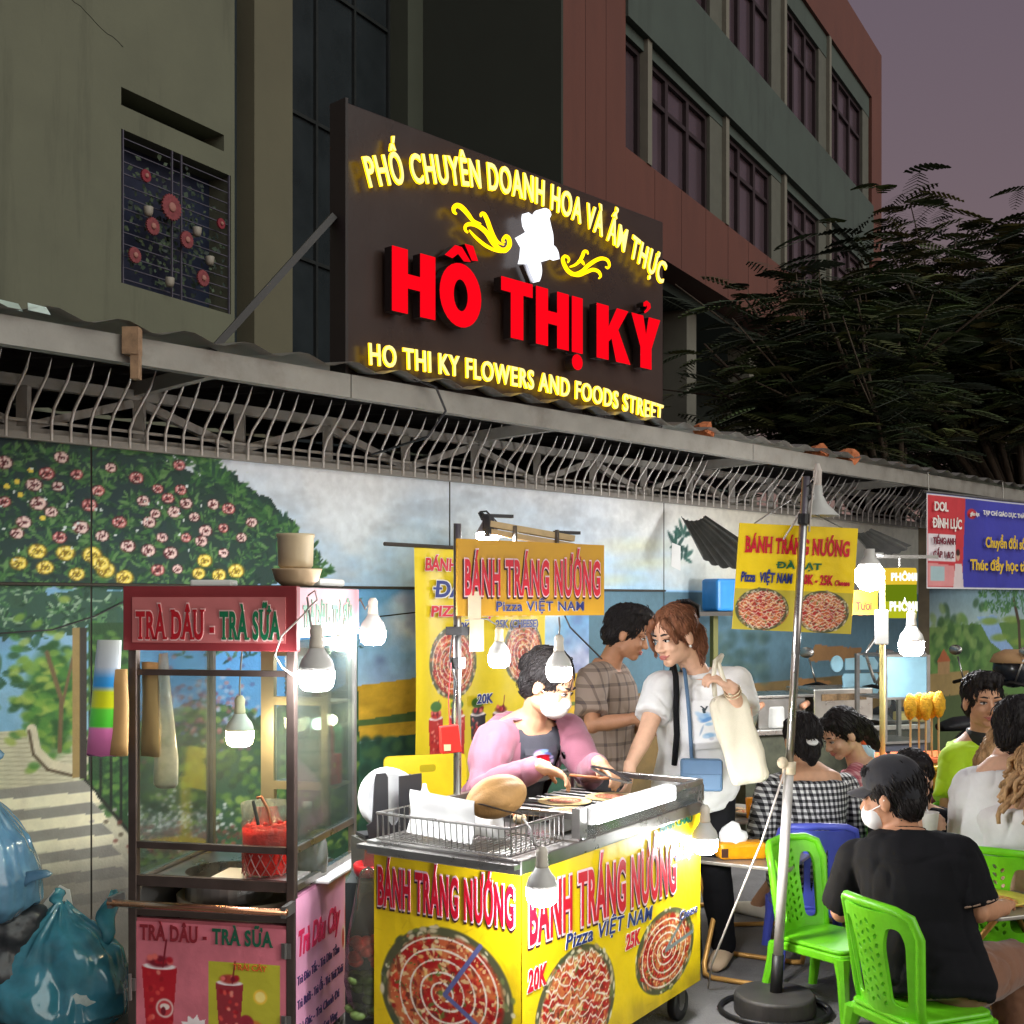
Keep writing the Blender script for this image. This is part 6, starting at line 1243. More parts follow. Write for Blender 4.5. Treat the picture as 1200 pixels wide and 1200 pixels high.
c = P(851,705,8.2); c = P(851,699,8.2); t = thing('blue_basket', 'bright blue plastic crate on a high shelf beside the hanging yellow board', 'crate', c-V((0,0,.1)), R(30)); m = MB(); m.b2((-.12,-.06,-.0),(.10,.12,.22)); m.build('crate', M('blue_plastic', (50,140,216), rough=.4), t, bevel=.02)
m = MB(); m.b2((-.3,-.08,-.03),(.25,.2,-.002)); m.build('shelf_board', M('shelf_dark', (70,66,60), rough=.6), t); m = MB(); m.b2((-.06,.06,-1.5),(-.02,.1,-.03)); m.build('shelf_leg', M('olive_post', (110,110,60), rough=.6), t)
m = MB(); q = WP(WS(790,660)[0], .006, 0); m.add([WP(WS(786,665)[0],.004,1.86),WP(WS(797,665)[0],.004,1.83),WP(WS(797,665)[0],.004,2.0),WP(WS(787,665)[0],.004,2.02)], [(0,1,2,3)]); lone('paper_notice', 'small white paper notice stuck on the pale wall', 'notice', m, M('paper_white', (226,226,222)))

# ================================================================ motorbikes
def motorbike(label, loc, rz, colr, parts=True):
    t = thing('motorbike', label, 'motorbike', loc, rz, 'motorbikes parked by the wall'); body = M('bike_'+label.split()[0], colr, rough=.25, var=.05)
    for x in (-.6,.6):
        m = MB(); m.lathe([(.20,-.035),(.27,-.04),(.285,0),(.27,.04),(.20,.035)], (x,0,.285), 26, axis=(0,1,0)); w = m.build('wheel', blackr, t, smooth=True)
        m = MB(); m.lathe([(.19,-.012),(.205,-.02),(.205,.02),(.19,.012),(.19,-.012)], (x,0,.285), 24, axis=(0,1,0)); 
        for k in range(5): a = k*1.257; m.bar((x,0,.285),(x+.2*math.cos(a),0,.285+.2*math.sin(a)), .02, .03)
        m.build('rim', dsteel, w)
    m = MB(); m.loft([(V((-.75,0,.70)),V((0,.05,0)),V((0,0,.04))),(V((-.5,0,.66)),V((0,.13,0)),V((0,0,.10))),(V((-.1,0,.58)),V((0,.14,0)),V((0,0,.13))),(V((.1,0,.42)),V((0,.13,0)),V((0,0,.10))),(V((.3,0,.42)),V((0,.13,0)),V((0,0,.10))),(V((.42,0,.7)),V((.05,.16,0)),V((.08,0,.1))),(V((.48,0,.92)),V((.03,.10,0)),V((.05,0,.05)))], 18); m.build('fairing', body, t, smooth=True)
    m = MB(); m.loft([(V((-.72,0,.76)),V((0,.08,0)),V((0,0,.03))),(V((-.4,0,.78)),V((0,.12,0)),V((0,0,.05))),(V((0,0,.74)),V((0,.11,0)),V((0,0,.05))),(V((.12,0,.72)),V((0,.06,0)),V((0,0,.03)))], 16); m.build('seat', M('bike_seat', (30,30,32), rough=.5), t, smooth=True)
    m = MB(); m.tube([(.40,-.33,1.00),(.44,-.2,1.03),(.46,0,.98),(.44,.2,1.03),(.40,.33,1.00)], .014, 8); m.build('handlebar', M('black_iron', (38,36,36)), t, smooth=True)
    for s in (-1,1):
        m = MB(); m.tube([(.43,s*.22,1.03),(.42,s*.28,1.20)], .007, 6); m.ell((.42,s*.30,1.25), (.015,.06,.04), 12, 8); m.build('mirror', chrome, t, smooth=True)
        m = MB(); m.tube([(.60,s*.07,.285),(.48,s*.07,.8)], .022, 8); m.build('fork', dsteel, t)
    m = MB(); m.ell((.50,0,.93), (.07,.09,.07), 16, 10); m.build('headlight', M('headlight_glass', (210,214,220), rough=.1, metal=.4), t, smooth=True)
    m = MB(); m.tube([(-.1,.12,.3),(-.7,.14,.34)], [.03,.05], 12); m.build('exhaust', chrome, t, smooth=True)
    m = MB(); m.tube([(0,-.05,.4),(.02,-.22,.01)], .01, 6); m.build('side_stand', dsteel, t)
    return t
motorbike('black motorbike with two mirrors parked before the river mural', (3.92, 9.28, 0), R(213), (34,34,38))
for k, (px, d, sz, col, lb) in enumerate(((905,8.15,(.16,.12,.14),(206,206,200),'white foam box at the left on the grill stall'),(990,8.5,(.12,.10,.20),(150,60,50),'dark red tin standing behind the griddle'),(1012,8.45,(.10,.10,.14),(206,170,80),'yellow tin next to the dark red one'))):
    q = P(px,705,d); m = MB(); m.lathe([(sz[0]*.5,0),(sz[0]*.52,.01),(sz[0]*.5,sz[2]*.92),(sz[0]*.46,sz[2]),(0,sz[2])], (q.x,q.y,.778), 18); lone('food_tin', lb, 'tin', m, M('tin_%d' % k, col, rough=.4, var=.15), 'tins and boxes on the grill stall', smooth=False)
motorbike('glossy black motorbike half hidden behind the neon shirted man', (P(1125,705,8.6).x, 8.7, 0), R(190), (26,26,30))
motorbike('maroon motorbike parked behind the grill stall', (P(1018,705,8.95).x, 8.95, 0), R(232), (120,22,34))
c = V((3.72,9.0,1.04)); hl_ = thing('helmet', 'tan and black helmet resting on the motorbike handlebar at the right edge', 'helmet', c); m = MB(); m.ell(c+V((0,0,.08)), (.14,.16,.14), 20, 12); m.build('shell', M('helmet_black', (32,34,40), rough=.25), hl_, world=True, smooth=True); m = MB(); m.loft([(c+V((-.02,-.02,.13)),V((.15,0,0)),V((0,.17,.0))),(c+V((-.02,-.03,.19)),V((.125,0,0)),V((0,.14,0))),(c+V((-.01,-.02,.225)),V((.06,0,0)),V((0,.06,0)))], 20); m.build('tan_cover', M('tan_cloth', (190,150,106), rough=.8), hl_, world=True, smooth=True)

# ================================================================ plastic chairs
import bmesh
def plate(outer, holes, th):                   # flat plate with holes -> bmesh in (x, z), thickness along y
    cu = bpy.data.curves.new('p', 'CURVE'); cu.dimensions = '2D'; cu.fill_mode = 'BOTH'; cu.extrude = th/2
    for ps in [outer]+holes:
        sp_ = cu.splines.new('POLY'); sp_.points.add(len(ps)-1); sp_.use_cyclic_u = True
        for q, (x, z) in zip(sp_.points, ps): q.co = (x, z, 0, 1)
    o = bpy.data.objects.new('p', cu); COL.objects.link(o); dg = bpy.context.evaluated_depsgraph_get(); dg.update()
    me = bpy.data.meshes.new_from_object(o.evaluated_get(dg)); bm = bmesh.new(); bm.from_mesh(me)
    bpy.data.objects.remove(o); bpy.data.curves.remove(cu); bpy.data.meshes.remove(me)
    bmesh.ops.remove_doubles(bm, verts=bm.verts, dist=1e-5)
    for x in np.linspace(-.16, .16, 13): bmesh.ops.bisect_plane(bm, geom=bm.verts[:]+bm.edges[:]+bm.faces[:], plane_co=(float(x),0,0), plane_no=(1,0,0))
    for z in np.linspace(.05, .35, 5): bmesh.ops.bisect_plane(bm, geom=bm.verts[:]+bm.edges[:]+bm.faces[:], plane_co=(0,float(z),0), plane_no=(0,1,0))
    return bm
def rounded(pts, r, n=5):
    out_ = []; k = len(pts)
    for i in range(k):
        p, a, b = V(pts[i]+(0,)), V(pts[i-1]+(0,)), V(pts[(i+1) % k]+(0,)); rr = min(r, (a-p).length*.45, (b-p).length*.45); s0, s1 = p+(a-p).normalized()*rr, p+(b-p).normalized()*rr
        for j in range(n+1): t = j/n; q = s0*(1-t)**2+p*2*t*(1-t)+s1*t*t; out_.append((q.x, q.y))
    return out_
def make_chair(name, label, group, mat, style='leaf'):
    t = thing(name, label, 'chair', (0,0,0), 0, group); sz = .275
    outer = rounded([(-.150,0),(.150,0),(.178,.30),(.160,.375),(-.160,.375),(-.178,.30)], .07)
    holes = []
    ov = lambda cx, cz, rx, rz, n=14, e=0: [(cx+rx*math.cos(2*math.pi*k/n)+e*rz*math.sin(2*math.pi*k/n), cz+rz*math.sin(2*math.pi*k/n)) for k in range(n)]
    if style == 'leaf':
        for s in (-1,1): holes.append(rounded([(s*.062,.06),(s*.118,.05),(s*.140,.28),(s*.128,.325),(s*.088,.325),(s*.066,.26)], .03))
        rg = random.Random(1)
        for r_ in range(9):
            for c_ in range(4):
                x = -.042+.028*c_; z = .055+.033*r_+(.014 if c_ % 2 else 0)
                if z < .335: holes.append(ov(x, z, .0075, .0105, 7, .35 if c_ % 2 else -.35))
    else:
        for x in (-.125,-.095,-.03,0,.03): holes.append(ov(x, .19, .009, .10, 14))
        for s in (1,): holes.append(rounded([(s*.062,.06),(s*.118,.05),(s*.138,.28),(s*.125,.32),(s*.088,.32),(s*.066,.26)], .03))
    bm = plate(outer, holes, .014)
    for v in bm.verts: x, z, y = v.co.x, v.co.y, v.co.z; v.co = V((x, .155+z*.20-2.2*x*x+y, sz-.02+z*.97))
    bmesh.ops.recalc_face_normals(bm, faces=bm.faces)
    me = bpy.data.meshes.new('backrest'); bm.to_mesh(me); bm.free(); me.materials.append(mat); o = bpy.data.objects.new('backrest', me); COL.objects.link(o); o.parent = t
    m = MB(); m.tube([(-.148,.11,sz-.03),(-.155,.125,sz+.05),(-.176,.146,sz+.27),(-.162,.17,sz+.335),(-.12,.20,sz+.355),(0,.225,sz+.362),(.12,.20,sz+.355),(.162,.17,sz+.335),(.176,.146,sz+.27),(.155,.125,sz+.05),(.148,.11,sz-.03)], [.016]*11, 8); m.build('back_rim', mat, t, smooth=True)
    m = MB(); m.prism(rounded([(-.165,-.18),(.165,-.18),(.155,.165),(-.155,.165)], .05), (0,0,sz-.016), (1,0,0), (0,1,0), .016); m.prism(rounded([(-.172,-.187),(.172,-.187),(.162,.17),(-.162,.17)], .05), (0,0,sz-.052), (1,0,0), (0,1,0), .034); m.build('seat', mat, t, bevel=.007, smooth=False)
    for sx_, sy_ in ((-1,-1),(1,-1),(1,1),(-1,1)):
        tx, ty = sx_*.145, -.16 if sy_ < 0 else .145; bx_, by_ = sx_*.172, -.195 if sy_ < 0 else .195
        m = MB(); m.loft([(V((tx,ty,sz-.03)), V((.034,0,0)), V((0,.034,0))),(V((tx+(bx_-tx)*.3,ty+(by_-ty)*.3,sz*.62)), V((.024,0,0)), V((0,.024,0))),(V((bx_,by_,0)), V((.019,0,0)), V((0,.019,0)))], 8); m.build('leg', mat, t)
    return t
grn = M('lime_plastic', (112,206,30), rough=.36, var=.10, scale=16, bump=.03, bscale=60, dirt=((84,140,40), 9, .35)); blu = M('violet_blue_plastic', (86,98,206), rough=.35, var=.05); ylp = M('mustard_plastic', (206,160,20), rough=.4, var=.08); mrn = M('maroon_plastic', (92,24,36), rough=.4)
def face(F): return math.atan2(F[0], -F[1])
g_ = 'small plastic chairs around the low tables'
proto = make_chair('plastic_chair', 'empty lime green chair beside the pole, its seat turned to the viewer', g_, grn)
place(proto, (1.275,4.885,0), face((.656,-.754)))
for loc, Fd, lb in (((1.36,4.06,0),(.92,.39),'lime green chair that the man in the black cap sits on'),((2.0,4.97,0),(.5,.86),'green chair under the curly haired woman with a bare waist'),((P(1140,705,5.55).x,5.55,0),(.9,.45),'green chair half hidden behind the white shirted man'),((P(1148,705,6.0).x,5.95,0),(.8,.6),'farthest green chair near the neon shirted man')):
    c_ = dup(proto); place(c_, loc, face(Fd)); c_['label'] = lb
c_ = make_chair('plastic_chair', 'violet blue chair under the woman in the checked dress', g_, blu, 'slit'); place(c_, (1.36,5.52,0), face((.05,1)))
c_ = make_chair('plastic_chair', 'mustard yellow chair turned away behind the man in the black cap', g_, ylp, 'slit'); place(c_, (P(1095,705,6.9).x,6.9,0), face((.2,1))); c_.scale = (1.1,1.1,1.1)
c_ = make_chair('plastic_chair', 'maroon chair under the neon shirted man', g_, mrn, 'slit'); place(c_, (P(1150,705,6.1).x,6.12,0), face((.1,-1)))
c_ = make_chair('plastic_chair', 'plain chair under the girl in the pink checked shirt', g_, mrn, 'slit'); place(c_, (P(1024,705,6.25).x,6.25,0), face((-1,-.05)))
c_ = make_chair('plastic_chair', 'chair under the black shirted person holding a cup', g_, grn, 'slit'); place(c_, (P(1075,705,5.48).x,5.48,0), face((-.05,-1)))
t = thing('yellow_chair', 'bright yellow plastic chair with a slot handle behind the plate rack', 'chair', (P(512,705,5.45).x,5.5,0), R(20)); yp = M('yellow_plastic', (238,206,22), rough=.4)
bm = plate([(x, z) for x, z in rounded([(-.2,.0),(.2,.0),(.2,.20),(-.2,.20)], .03)], [rounded([(-.03,.12),(.05,.12),(.05,.155),(-.03,.155)], .015)], .014)
for v in bm.verts: x, z, y = v.co.x, v.co.y, v.co.z; v.co = V((x, .19+z*.1+y, .70+z))
me = bpy.data.meshes.new('backrest'); bm.to_mesh(me); bm.free(); me.materials.append(yp); o = bpy.data.objects.new('backrest', me); COL.objects.link(o); o.parent = t
m = MB(); m.b2((-.2,-.2,.43),(.2,.2,.46)); m.build('seat', yp, t, bevel=.01)
for x in (-.18,.18):
    m = MB(); m.bar((x,.19,.0),(x,.185,.75), .035); m.build('leg', yp, t); m = MB(); m.bar((x,-.18,.0),(x,-.18,.43), .035); m.build('leg', yp, t)
t = thing('yellow_stool', 'yellow plastic stool that the masked vendor rests on', 'stool', (P(580,705,5.05).x,5.12,0)); m = MB(); m.lathe([(.0,.60),(.14,.6),(.15,.585),(.14,.56),(0,.56)], (0,0,0), 24); m.build('seat', yp, t, smooth=False)
for k in range(4): a = .78+k*1.571; m = MB(); m.bar((.11*math.cos(a),.11*math.sin(a),.565),(.18*math.cos(a),.18*math.sin(a),0), .035); m.build('leg', yp, t)

# ================================================================ low folding tables
tan = M('tan_tube', (206,156,84), rough=.35, metal=.35, var=.1); topm = M('table_top', (176,170,160), rough=.3, metal=.5, var=.1)
def make_table(label, loc, rz, w, d, h, matt=topm):
    t = thing('folding_table', label, 'table', loc, rz, 'low folding tables'); m = MB(); m.prism(rounded([(-w/2,-d/2),(w/2,-d/2),(w/2,d/2),(-w/2,d/2)], .04), (0,0,h-.016), (1,0,0), (0,1,0), .016); m.build('tabletop', matt, t, bevel=.004)
    for s, x in ((1, w*.42), (-1, w*.34)):
        r = .06; y0, y1 = -s*d*.40, s*d*.44; z0 = .012; pts = [(-x,y0,h-.02)]
        q = lambda f: (-x, y0+(y1-y0)*f, (h-.02)+(z0-h+.02)*f); q2 = lambda f: (x, y0+(y1-y0)*f, (h-.02)+(z0-h+.02)*f)
        pts += [q(.5), q(.9), (-x+.012, y0+(y1-y0)*.97, z0+.01), (-x+.05, y1, z0), (x-.05, y1, z0), (x-.012, y0+(y1-y0)*.97, z0+.01), q2(.9), q2(.5), (x,y0,h-.02)]
        m = MB(); m.tube(pts, .0115, 8); m.build('leg_frame', tan, t, smooth=True)
    return t
make_table('low folding table with the orange tissue pack by the pizza cart', (P(882,705,5.25).x,5.30,0), R(-28), .46, .44, .515)
make_table('low folding table holding the yellow pizza plate at the right edge', (P(1178,705,4.72).x,4.74,0), R(20), .48, .46, .46)
make_table('low table of food dishes in front of the woman in the checked dress', (P(890,705,6.2).x,6.25,0), R(5), .75, .45, .53)
c = P(868,1000,5.22); c.z = .516; t = thing('tissue_pack', 'orange tissue pack with a white tissue poking out on the low table', 'tissue pack', c, R(8)); m = MB(); m.box((0,0,.036),(.21,.09,.07)); o = m.build('wrapper', M('orange_film', (240,160,16), rough=.3, var=.15, scale=20), t, bevel=.016); wrinkle(o, .004, 40, seed=2)
m = MB(); m.ell((-.035,0,.09),(.06,.025,.05),12,8); o = m.build('tissue', M('napkin', (236,236,234)), t, smooth=True); wrinkle(o, .025, 22, seed=4)
m = MB(); m.b2((-.10,-.0465,.012),(-.07,-.0455,.05)); m.build('label', M('brown_print', (70,36,20)), t)
def dish(label, c, r, food, pm, nm='plate', g2='dishes of food on the low tables'):
    t = thing(nm, label, 'plate', c, 0, g2); m = MB(); m.lathe([(r*.6,0),(r*.75,.006),(r,.022),(r,.026),(r*.72,.010),(0,.008)], (0,0,0), 28); m.build('dish', pm, t, smooth=True)
    cvp = CV(-r*.7,r*.7,-r*.7,r*.7,r*.03,food); rg = random.Random(int(r*1000)+int(c[0]*100))
    for k in range(120): a, q = rg.uniform(0,6.28), r*.68*math.sqrt(rg.random()); cvp.ell(q*math.cos(a), q*math.sin(a), r*.10, r*.05, rg.choice([(206,60,40),(226,180,120),(236,220,170),(120,120,60),(190,110,60)]), rg.uniform(0,3), .9, .5)
    k = .7
    rr = np.hypot(cvp.X, cvp.Y); cvp.X = cvp.X*.9; cvp.Y = cvp.Y*.9
    h_ = np.clip(1-(rr/(r*.75))**4, 0, 1)*.012*(.6+.8*fbm(cvp.X*90, cvp.Y*90, 3)); cvp.build('food', VINYL, t, (0,0,.010), (1,0,0), (0,1,0), bend=lambda X, Y: h_-.004*(rr > r*.72))
    return t
zt = .4605; c = P(1165,1062,4.66); dish('yellow oval plate with a rice paper pizza at the right edge', (c.x,c.y,zt), .13, (222,150,90), M('yellow_dish', (226,206,90), rough=.35))
zt = .531
for px, d, r, lb in ((878,6.2,.11,'foil dish of noodles in front of the woman in the checked dress'),(895,6.35,.09,'smaller dish of food beside the noodle dish'),(862,6.3,.08,'dish at the left end of the far low table')):
    dish(lb, (P(px,705,d).x,d,zt), r, (214,180,120), M('foil', (196,190,176), rough=.35, metal=.4))
c = V((P(884,705,6.05).x,6.1,.531)); m = MB(); m.lathe([(.03,0),(.035,.10),(0,.1)], c, 16); lone('orange_juice', 'small cup of orange juice at the hand of the woman in white', 'cup', m, M('orange_juice', (240,150,20), rough=.25), smooth=True)
# ================================================================ people
def skinm(name, c): return M(name, c, rough=.55, var=.10, scale=22, bump=.06, bscale=260)
SK1, SK2, SK3 = skinm('skin_light', (222,176,146)), skinm('skin_tan', (188,136,102)), skinm('skin_warm', (206,156,122))
HAIRB = M('black_hair', (30,26,26), rough=.6, spec=.3, var=.4, scale=60, stretch=(1,1,.15), bump=.3, bscale=120)
HAIRD = M('dark_brown_hair', (124,80,56), rough=.6, spec=.3, var=.4, scale=60, stretch=(1,1,.15), bump=.3, bscale=120)
HAIRL = M('blond_hair', (176,140,98), rough=.6, spec=.3, var=.45, scale=60, stretch=(1,1,.2), bump=.3, bscale=120)
def cloth(name, c, var=.07, rough=.85): return M(name, c, rough=rough, var=var, scale=10, bump=.12, bscale=300, sheen=.2)
def checked(name, base, a, b, sc, width=.5, base2=None):     # woven checks: bands along two directions of the cloth
    if name in MATS: return MATS[name]
    m = M(name, base, rough=.85, var=.05, scale=20); t = m.node_tree; bs = t.nodes['Principled BSDF']
    tcn = t.nodes.new('ShaderNodeTexCoord'); sp = t.nodes.new('ShaderNodeSeparateXYZ'); t.links.new(tcn.outputs['Object'], sp.inputs[0])
    def band(sock, k, w):
        mu = t.nodes.new('ShaderNodeMath'); mu.operation = 'MULTIPLY'; mu.inputs[1].default_value = k; t.links.new(sock, mu.inputs[0])
        fr = t.nodes.new('ShaderNodeMath'); fr.operation = 'FRACT'; t.links.new(mu.outputs[0], fr.inputs[0])
        lt = t.nodes.new('ShaderNodeMath'); lt.operation = 'LESS_THAN'; lt.inputs[1].default_value = w; t.links.new(fr.outputs[0], lt.inputs[0]); return lt.outputs[0]
    ad = t.nodes.new('ShaderNodeMath'); ad.operation = 'ADD'; t.links.new(sp.outputs[0], ad.inputs[0])
    m5 = t.nodes.new('ShaderNodeMath'); m5.operation = 'MULTIPLY'; m5.inputs[1].default_value = .6; t.links.new(sp.outputs[1], m5.inputs[0]); t.links.new(m5.outputs[0], ad.inputs[1])
    h, v = band(ad.outputs[0], sc, width), band(sp.outputs[2], sc, width)
    s = t.nodes.new('ShaderNodeMath'); s.operation = 'ADD'; t.links.new(h, s.inputs[0]); t.links.new(v, s.inputs[1])
    cr = t.nodes.new('ShaderNodeValToRGB'); cr.color_ramp.interpolation = 'CONSTANT'; e = cr.color_ramp.elements
    e[0].position = 0; e[0].color = L4(base); e[1].position = .3; e[1].color = L4(a); q = e.new(.8); q.color = L4(b)
    dv = t.nodes.new('ShaderNodeMath'); dv.operation = 'MULTIPLY'; dv.inputs[1].default_value = .5; t.links.new(s.outputs[0], dv.inputs[0]); t.links.new(dv.outputs[0], cr.inputs[0])
    t.links.new(cr.outputs[0], bs.inputs['Base Color']); return m

def limb(mb, pts, rad, n=12): mb.tube(pts, rad, n); [mb.ell(p, r*.995, 10, 7) for p, r in zip(pts, rad)]
def hand(mb, w, d, pn, thumb, curl=.5, s=1.0):
    """palm, four unequal bent fingers and a thumb leaving the side of the palm"""
    w, d, pn = V(w), V(d).normalized(), V(pn); pn = (pn-d*pn.dot(d)).normalized(); sd = d.cross(pn).normalized()*thumb
    rot = Matrix((sd, d, pn)).transposed()
    mb.ell(w+d*.045*s, (.038*s,.052*s,.017*s), 14, 10, rot); mb.tube([w-d*.02, w+d*.03*s], [.027*s,.028*s], 10)
    for k, (ln, off) in enumerate(((.066,.029),(.076,.010),(.071,-.010),(.056,-.028))):
        p = w+d*.075*s+sd*off*s; a = curl*.35+.05*k; pts = [p]; dd = d+sd*off*1.2
        for q, f in enumerate((.42,.32,.26)):
            a2 = a+curl*.75*q; p = p+(dd*math.cos(a2)+pn*math.sin(a2)).normalized()*ln*f*s; pts.append(p)
        limb(mb, pts, [.0095*s,.009*s,.0083*s,.0072*s], 8)
    t0 = w+d*.022*s+sd*.026*s; t1 = t0+(d*.6+sd*.7+pn*.35*curl).normalized()*.036*s; t2 = t1+(d*.85+sd*.2+pn*.8*curl).normalized()*.03*s
    limb(mb, [t0, t1, t2], [.013*s,.011*s,.0085*s], 8)

class Per:
    def __init__(s, label, J, look, skin, tilt=(0,0,1), wide=1.0, group='people eating and selling at the street stalls', hs=1.0, legs=True, hands=('d','d')):
        s.J = {k: (P(*q) if k[:2] in ('he','ne','sh','el','wr','pe','kn','an') else q) for k, q in J.items()}; j = s.J
        y = V(look).normalized(); up = V(tilt); x = y.cross(up).normalized(); z = x.cross(y)
        s.hr = Matrix((x, y, z)).transposed(); s.hc = j['head']; s.hs = hs; s.wide = wide; s.label = label
        s.ax = (j['shR']-j['shL']).normalized(); s.pel, s.neck = j['pel'], j['neck']
        sp = s.neck-s.pel; s.fw = (V((0,0,1)).cross(s.ax)); s.fw = (s.fw-sp.normalized()*s.fw.dot(sp.normalized())).normalized()
        b = MB(); H_ = s.hp
        # head
        b.ell(H_(0,-.012,.036), (.076*hs,.094*hs,.084*hs), 22, 16, s.hr); b.ell(H_(0,.026,-.035), (.060*hs,.064*hs,.076*hs), 18, 14, s.hr)
        b.ell(H_(0,.062,-.092), (.027*hs,.026*hs,.022*hs), 12, 8, s.hr); b.ell(H_(0,.005,-.068), (.056*hs,.06*hs,.04*hs), 14, 10, s.hr)
        for q in (-1,1):
            b.ell(H_(q*.034,.062,-.03), (.025*hs,.024*hs,.022*hs), 10, 8, s.hr); b.ell(H_(q*.077,-.008,-.012), (.011*hs,.021*hs,.033*hs), 10, 8, s.hr); b.ell(H_(q*.03,.074,.022), (.027*hs,.014*hs,.010*hs), 10, 8, s.hr)
            b.ell(H_(q*.011,.096,-.034), (.010*hs,.012*hs,.008*hs), 8, 6, s.hr)
        b.tube([H_(0,.080,.014), H_(0,.092,-.010), H_(0,.106,-.032)], [.008*hs,.0095*hs,.012*hs], 10); b.ell(H_(0,.104,-.033), (.013*hs,.012*hs,.010*hs), 10, 8, s.hr)
        b.ell(H_(0,.080,-.064), (.024*hs,.014*hs,.013*hs), 10, 8, s.hr)
        # neck and trunk
        b.tube([H_(0,-.022,-.05), s.neck+(s.hc-s.neck)*.25, s.neck-sp.normalized()*.03], [.052,.053,.066], 14)
        b.loft(s.trunk(0), 20)
        for q in ('R','L'):
            A = [j['sh'+q], j['el'+q], j['wr'+q]]; mid = A[0].lerp(A[1], .45)
            limb(b, [A[0], mid, A[1], A[1].lerp(A[2], .35), A[2]], [.052*wide,.046*wide,.038*wide,.037*wide,.026])
            b.tube([s.neck-sp.normalized()*.045, A[0]], [.05,.05*wide], 10)
            dirn, pn, cu = J.get('hd'+q, (None, (0,0,-1), .55)); d = V(dirn) if dirn else (A[2]-A[1])
            hand(b, A[2], d, pn, 1 if q == 'R' else -1, cu, J.get('hscale', 1))
        if legs:
            for q in ('R','L'):
                hip = s.pel+s.ax*(.085 if q == 'R' else -.085)*wide; kn, an = j['kn'+q], j['an'+q]
                limb(b, [hip, hip.lerp(kn,.5), kn, kn.lerp(an,.35), an], [.082*wide,.072*wide,.054*wide,.05*wide,.034])
                fd = V(J.get('foot', tuple(s.fw))); fd.z = 0; fd.normalize(); b.loft([(an+V((0,0,.0))-fd*.045, V((.001,0,.03)), fd.cross(V((0,0,1)))*.03), (V((an.x,an.y,.045)), V((0,0,.04)), fd.cross(V((0,0,1)))*.034), (V((an.x,an.y,.035))+fd*.09, V((0,0,.024)), fd.cross(V((0,0,1)))*.042), (V((an.x,an.y,.022))+fd*.155, V((0,0,.016)), fd.cross(V((0,0,1)))*.036)], 12)
        s.o = b.build('person', skin, None, remesh=.0062, sm=2); tag(s.o, label, 'person', group)
        # eyes, brows and lips
        for q in (-1,1):
            m = MB(); m.ell(H_(q*.031,.0795,.003), (.0155*hs,.008*hs,.0062*hs), 10, 8, s.hr); e = m.build('eye', M('eye_white', (214,206,198), rough=.25), s.o, world=True, smooth=True)
            m = MB(); m.ell(H_(q*.031,.0845,.003), (.0065*hs,.0045*hs,.0058*hs), 8, 6, s.hr); m.tube([H_(q*.016,.0865,.006), H_(q*.031,.0885,.0105), H_(q*.047,.079,.006)], .0022*hs, 6); m.build('iris_and_lashes', M('iris_dark', (26,18,16), rough=.2), e, world=True, smooth=True)
            m = MB(); m.tube([H_(q*.014,.0885,.0275), H_(q*.032,.0865,.0315), H_(q*.051,.070,.024)], [.0035*hs,.004*hs,.002*hs], 8); m.build('eyebrow', M('brow_hair', (36,28,26), rough=.8), s.o, world=True, smooth=True)
        m = MB(); m.ell(H_(0,.0925,-.060), (.021*hs,.0065*hs,.0055*hs), 12, 8, s.hr); m.ell(H_(0,.0915,-.069), (.018*hs,.007*hs,.006*hs), 12, 8, s.hr); [m.tube([H_(q*.010,.0925,-.0655), H_(q*.022,.0885,-.0625), H_(q*.029,.0825,-.0575)], [.004*hs,.003*hs,.0012*hs], 6) for q in (-1,1)]; m.build('lips', M('lips', (188,112,102), rough=.45), s.o, world=True, smooth=True)
    def hp(s, x, y, z): return s.hc+s.hr @ (V((x,y,z))*s.hs)
    SEC = ((-.13,.135,.105,0),(-.02,.165,.122,0),(.14,.158,.115,.0),(.36,.136,.098,.012),(.62,.156,.112,.012),(.80,.172,.105,.0),(.92,.150,.082,-.012),(1.0,.085,.06,-.015),(1.05,.058,.05,-.012))
    def at(s, t): return s.pel.lerp(s.neck, t)
    def trunk(s, g, t0=-.2, t1=1.06, k=1.0):
        w = s.wide; return [(s.at(t)+s.fw*f, s.ax*(rx*w+g)*k, s.fw*(ry*w+g)*k) for t, rx, ry, f in s.SEC if t0 <= t <= t1]
    def front(s, t, x=0, g=.02):
        import bisect
        for (ta, ra, ya, fa), (tb, rb, yb, fb) in zip(s.SEC[:-1], s.SEC[1:]):
            if ta <= t <= tb: u = (t-ta)/(tb-ta); rx, ry, f = ra+(rb-ra)*u, ya+(yb-ya)*u, fa+(fb-fa)*u; break
        return s.at(t)+s.ax*x+s.fw*(f+(ry*s.wide+g)*math.sqrt(max(0,1-(x/(rx*s.wide+g))**2)))
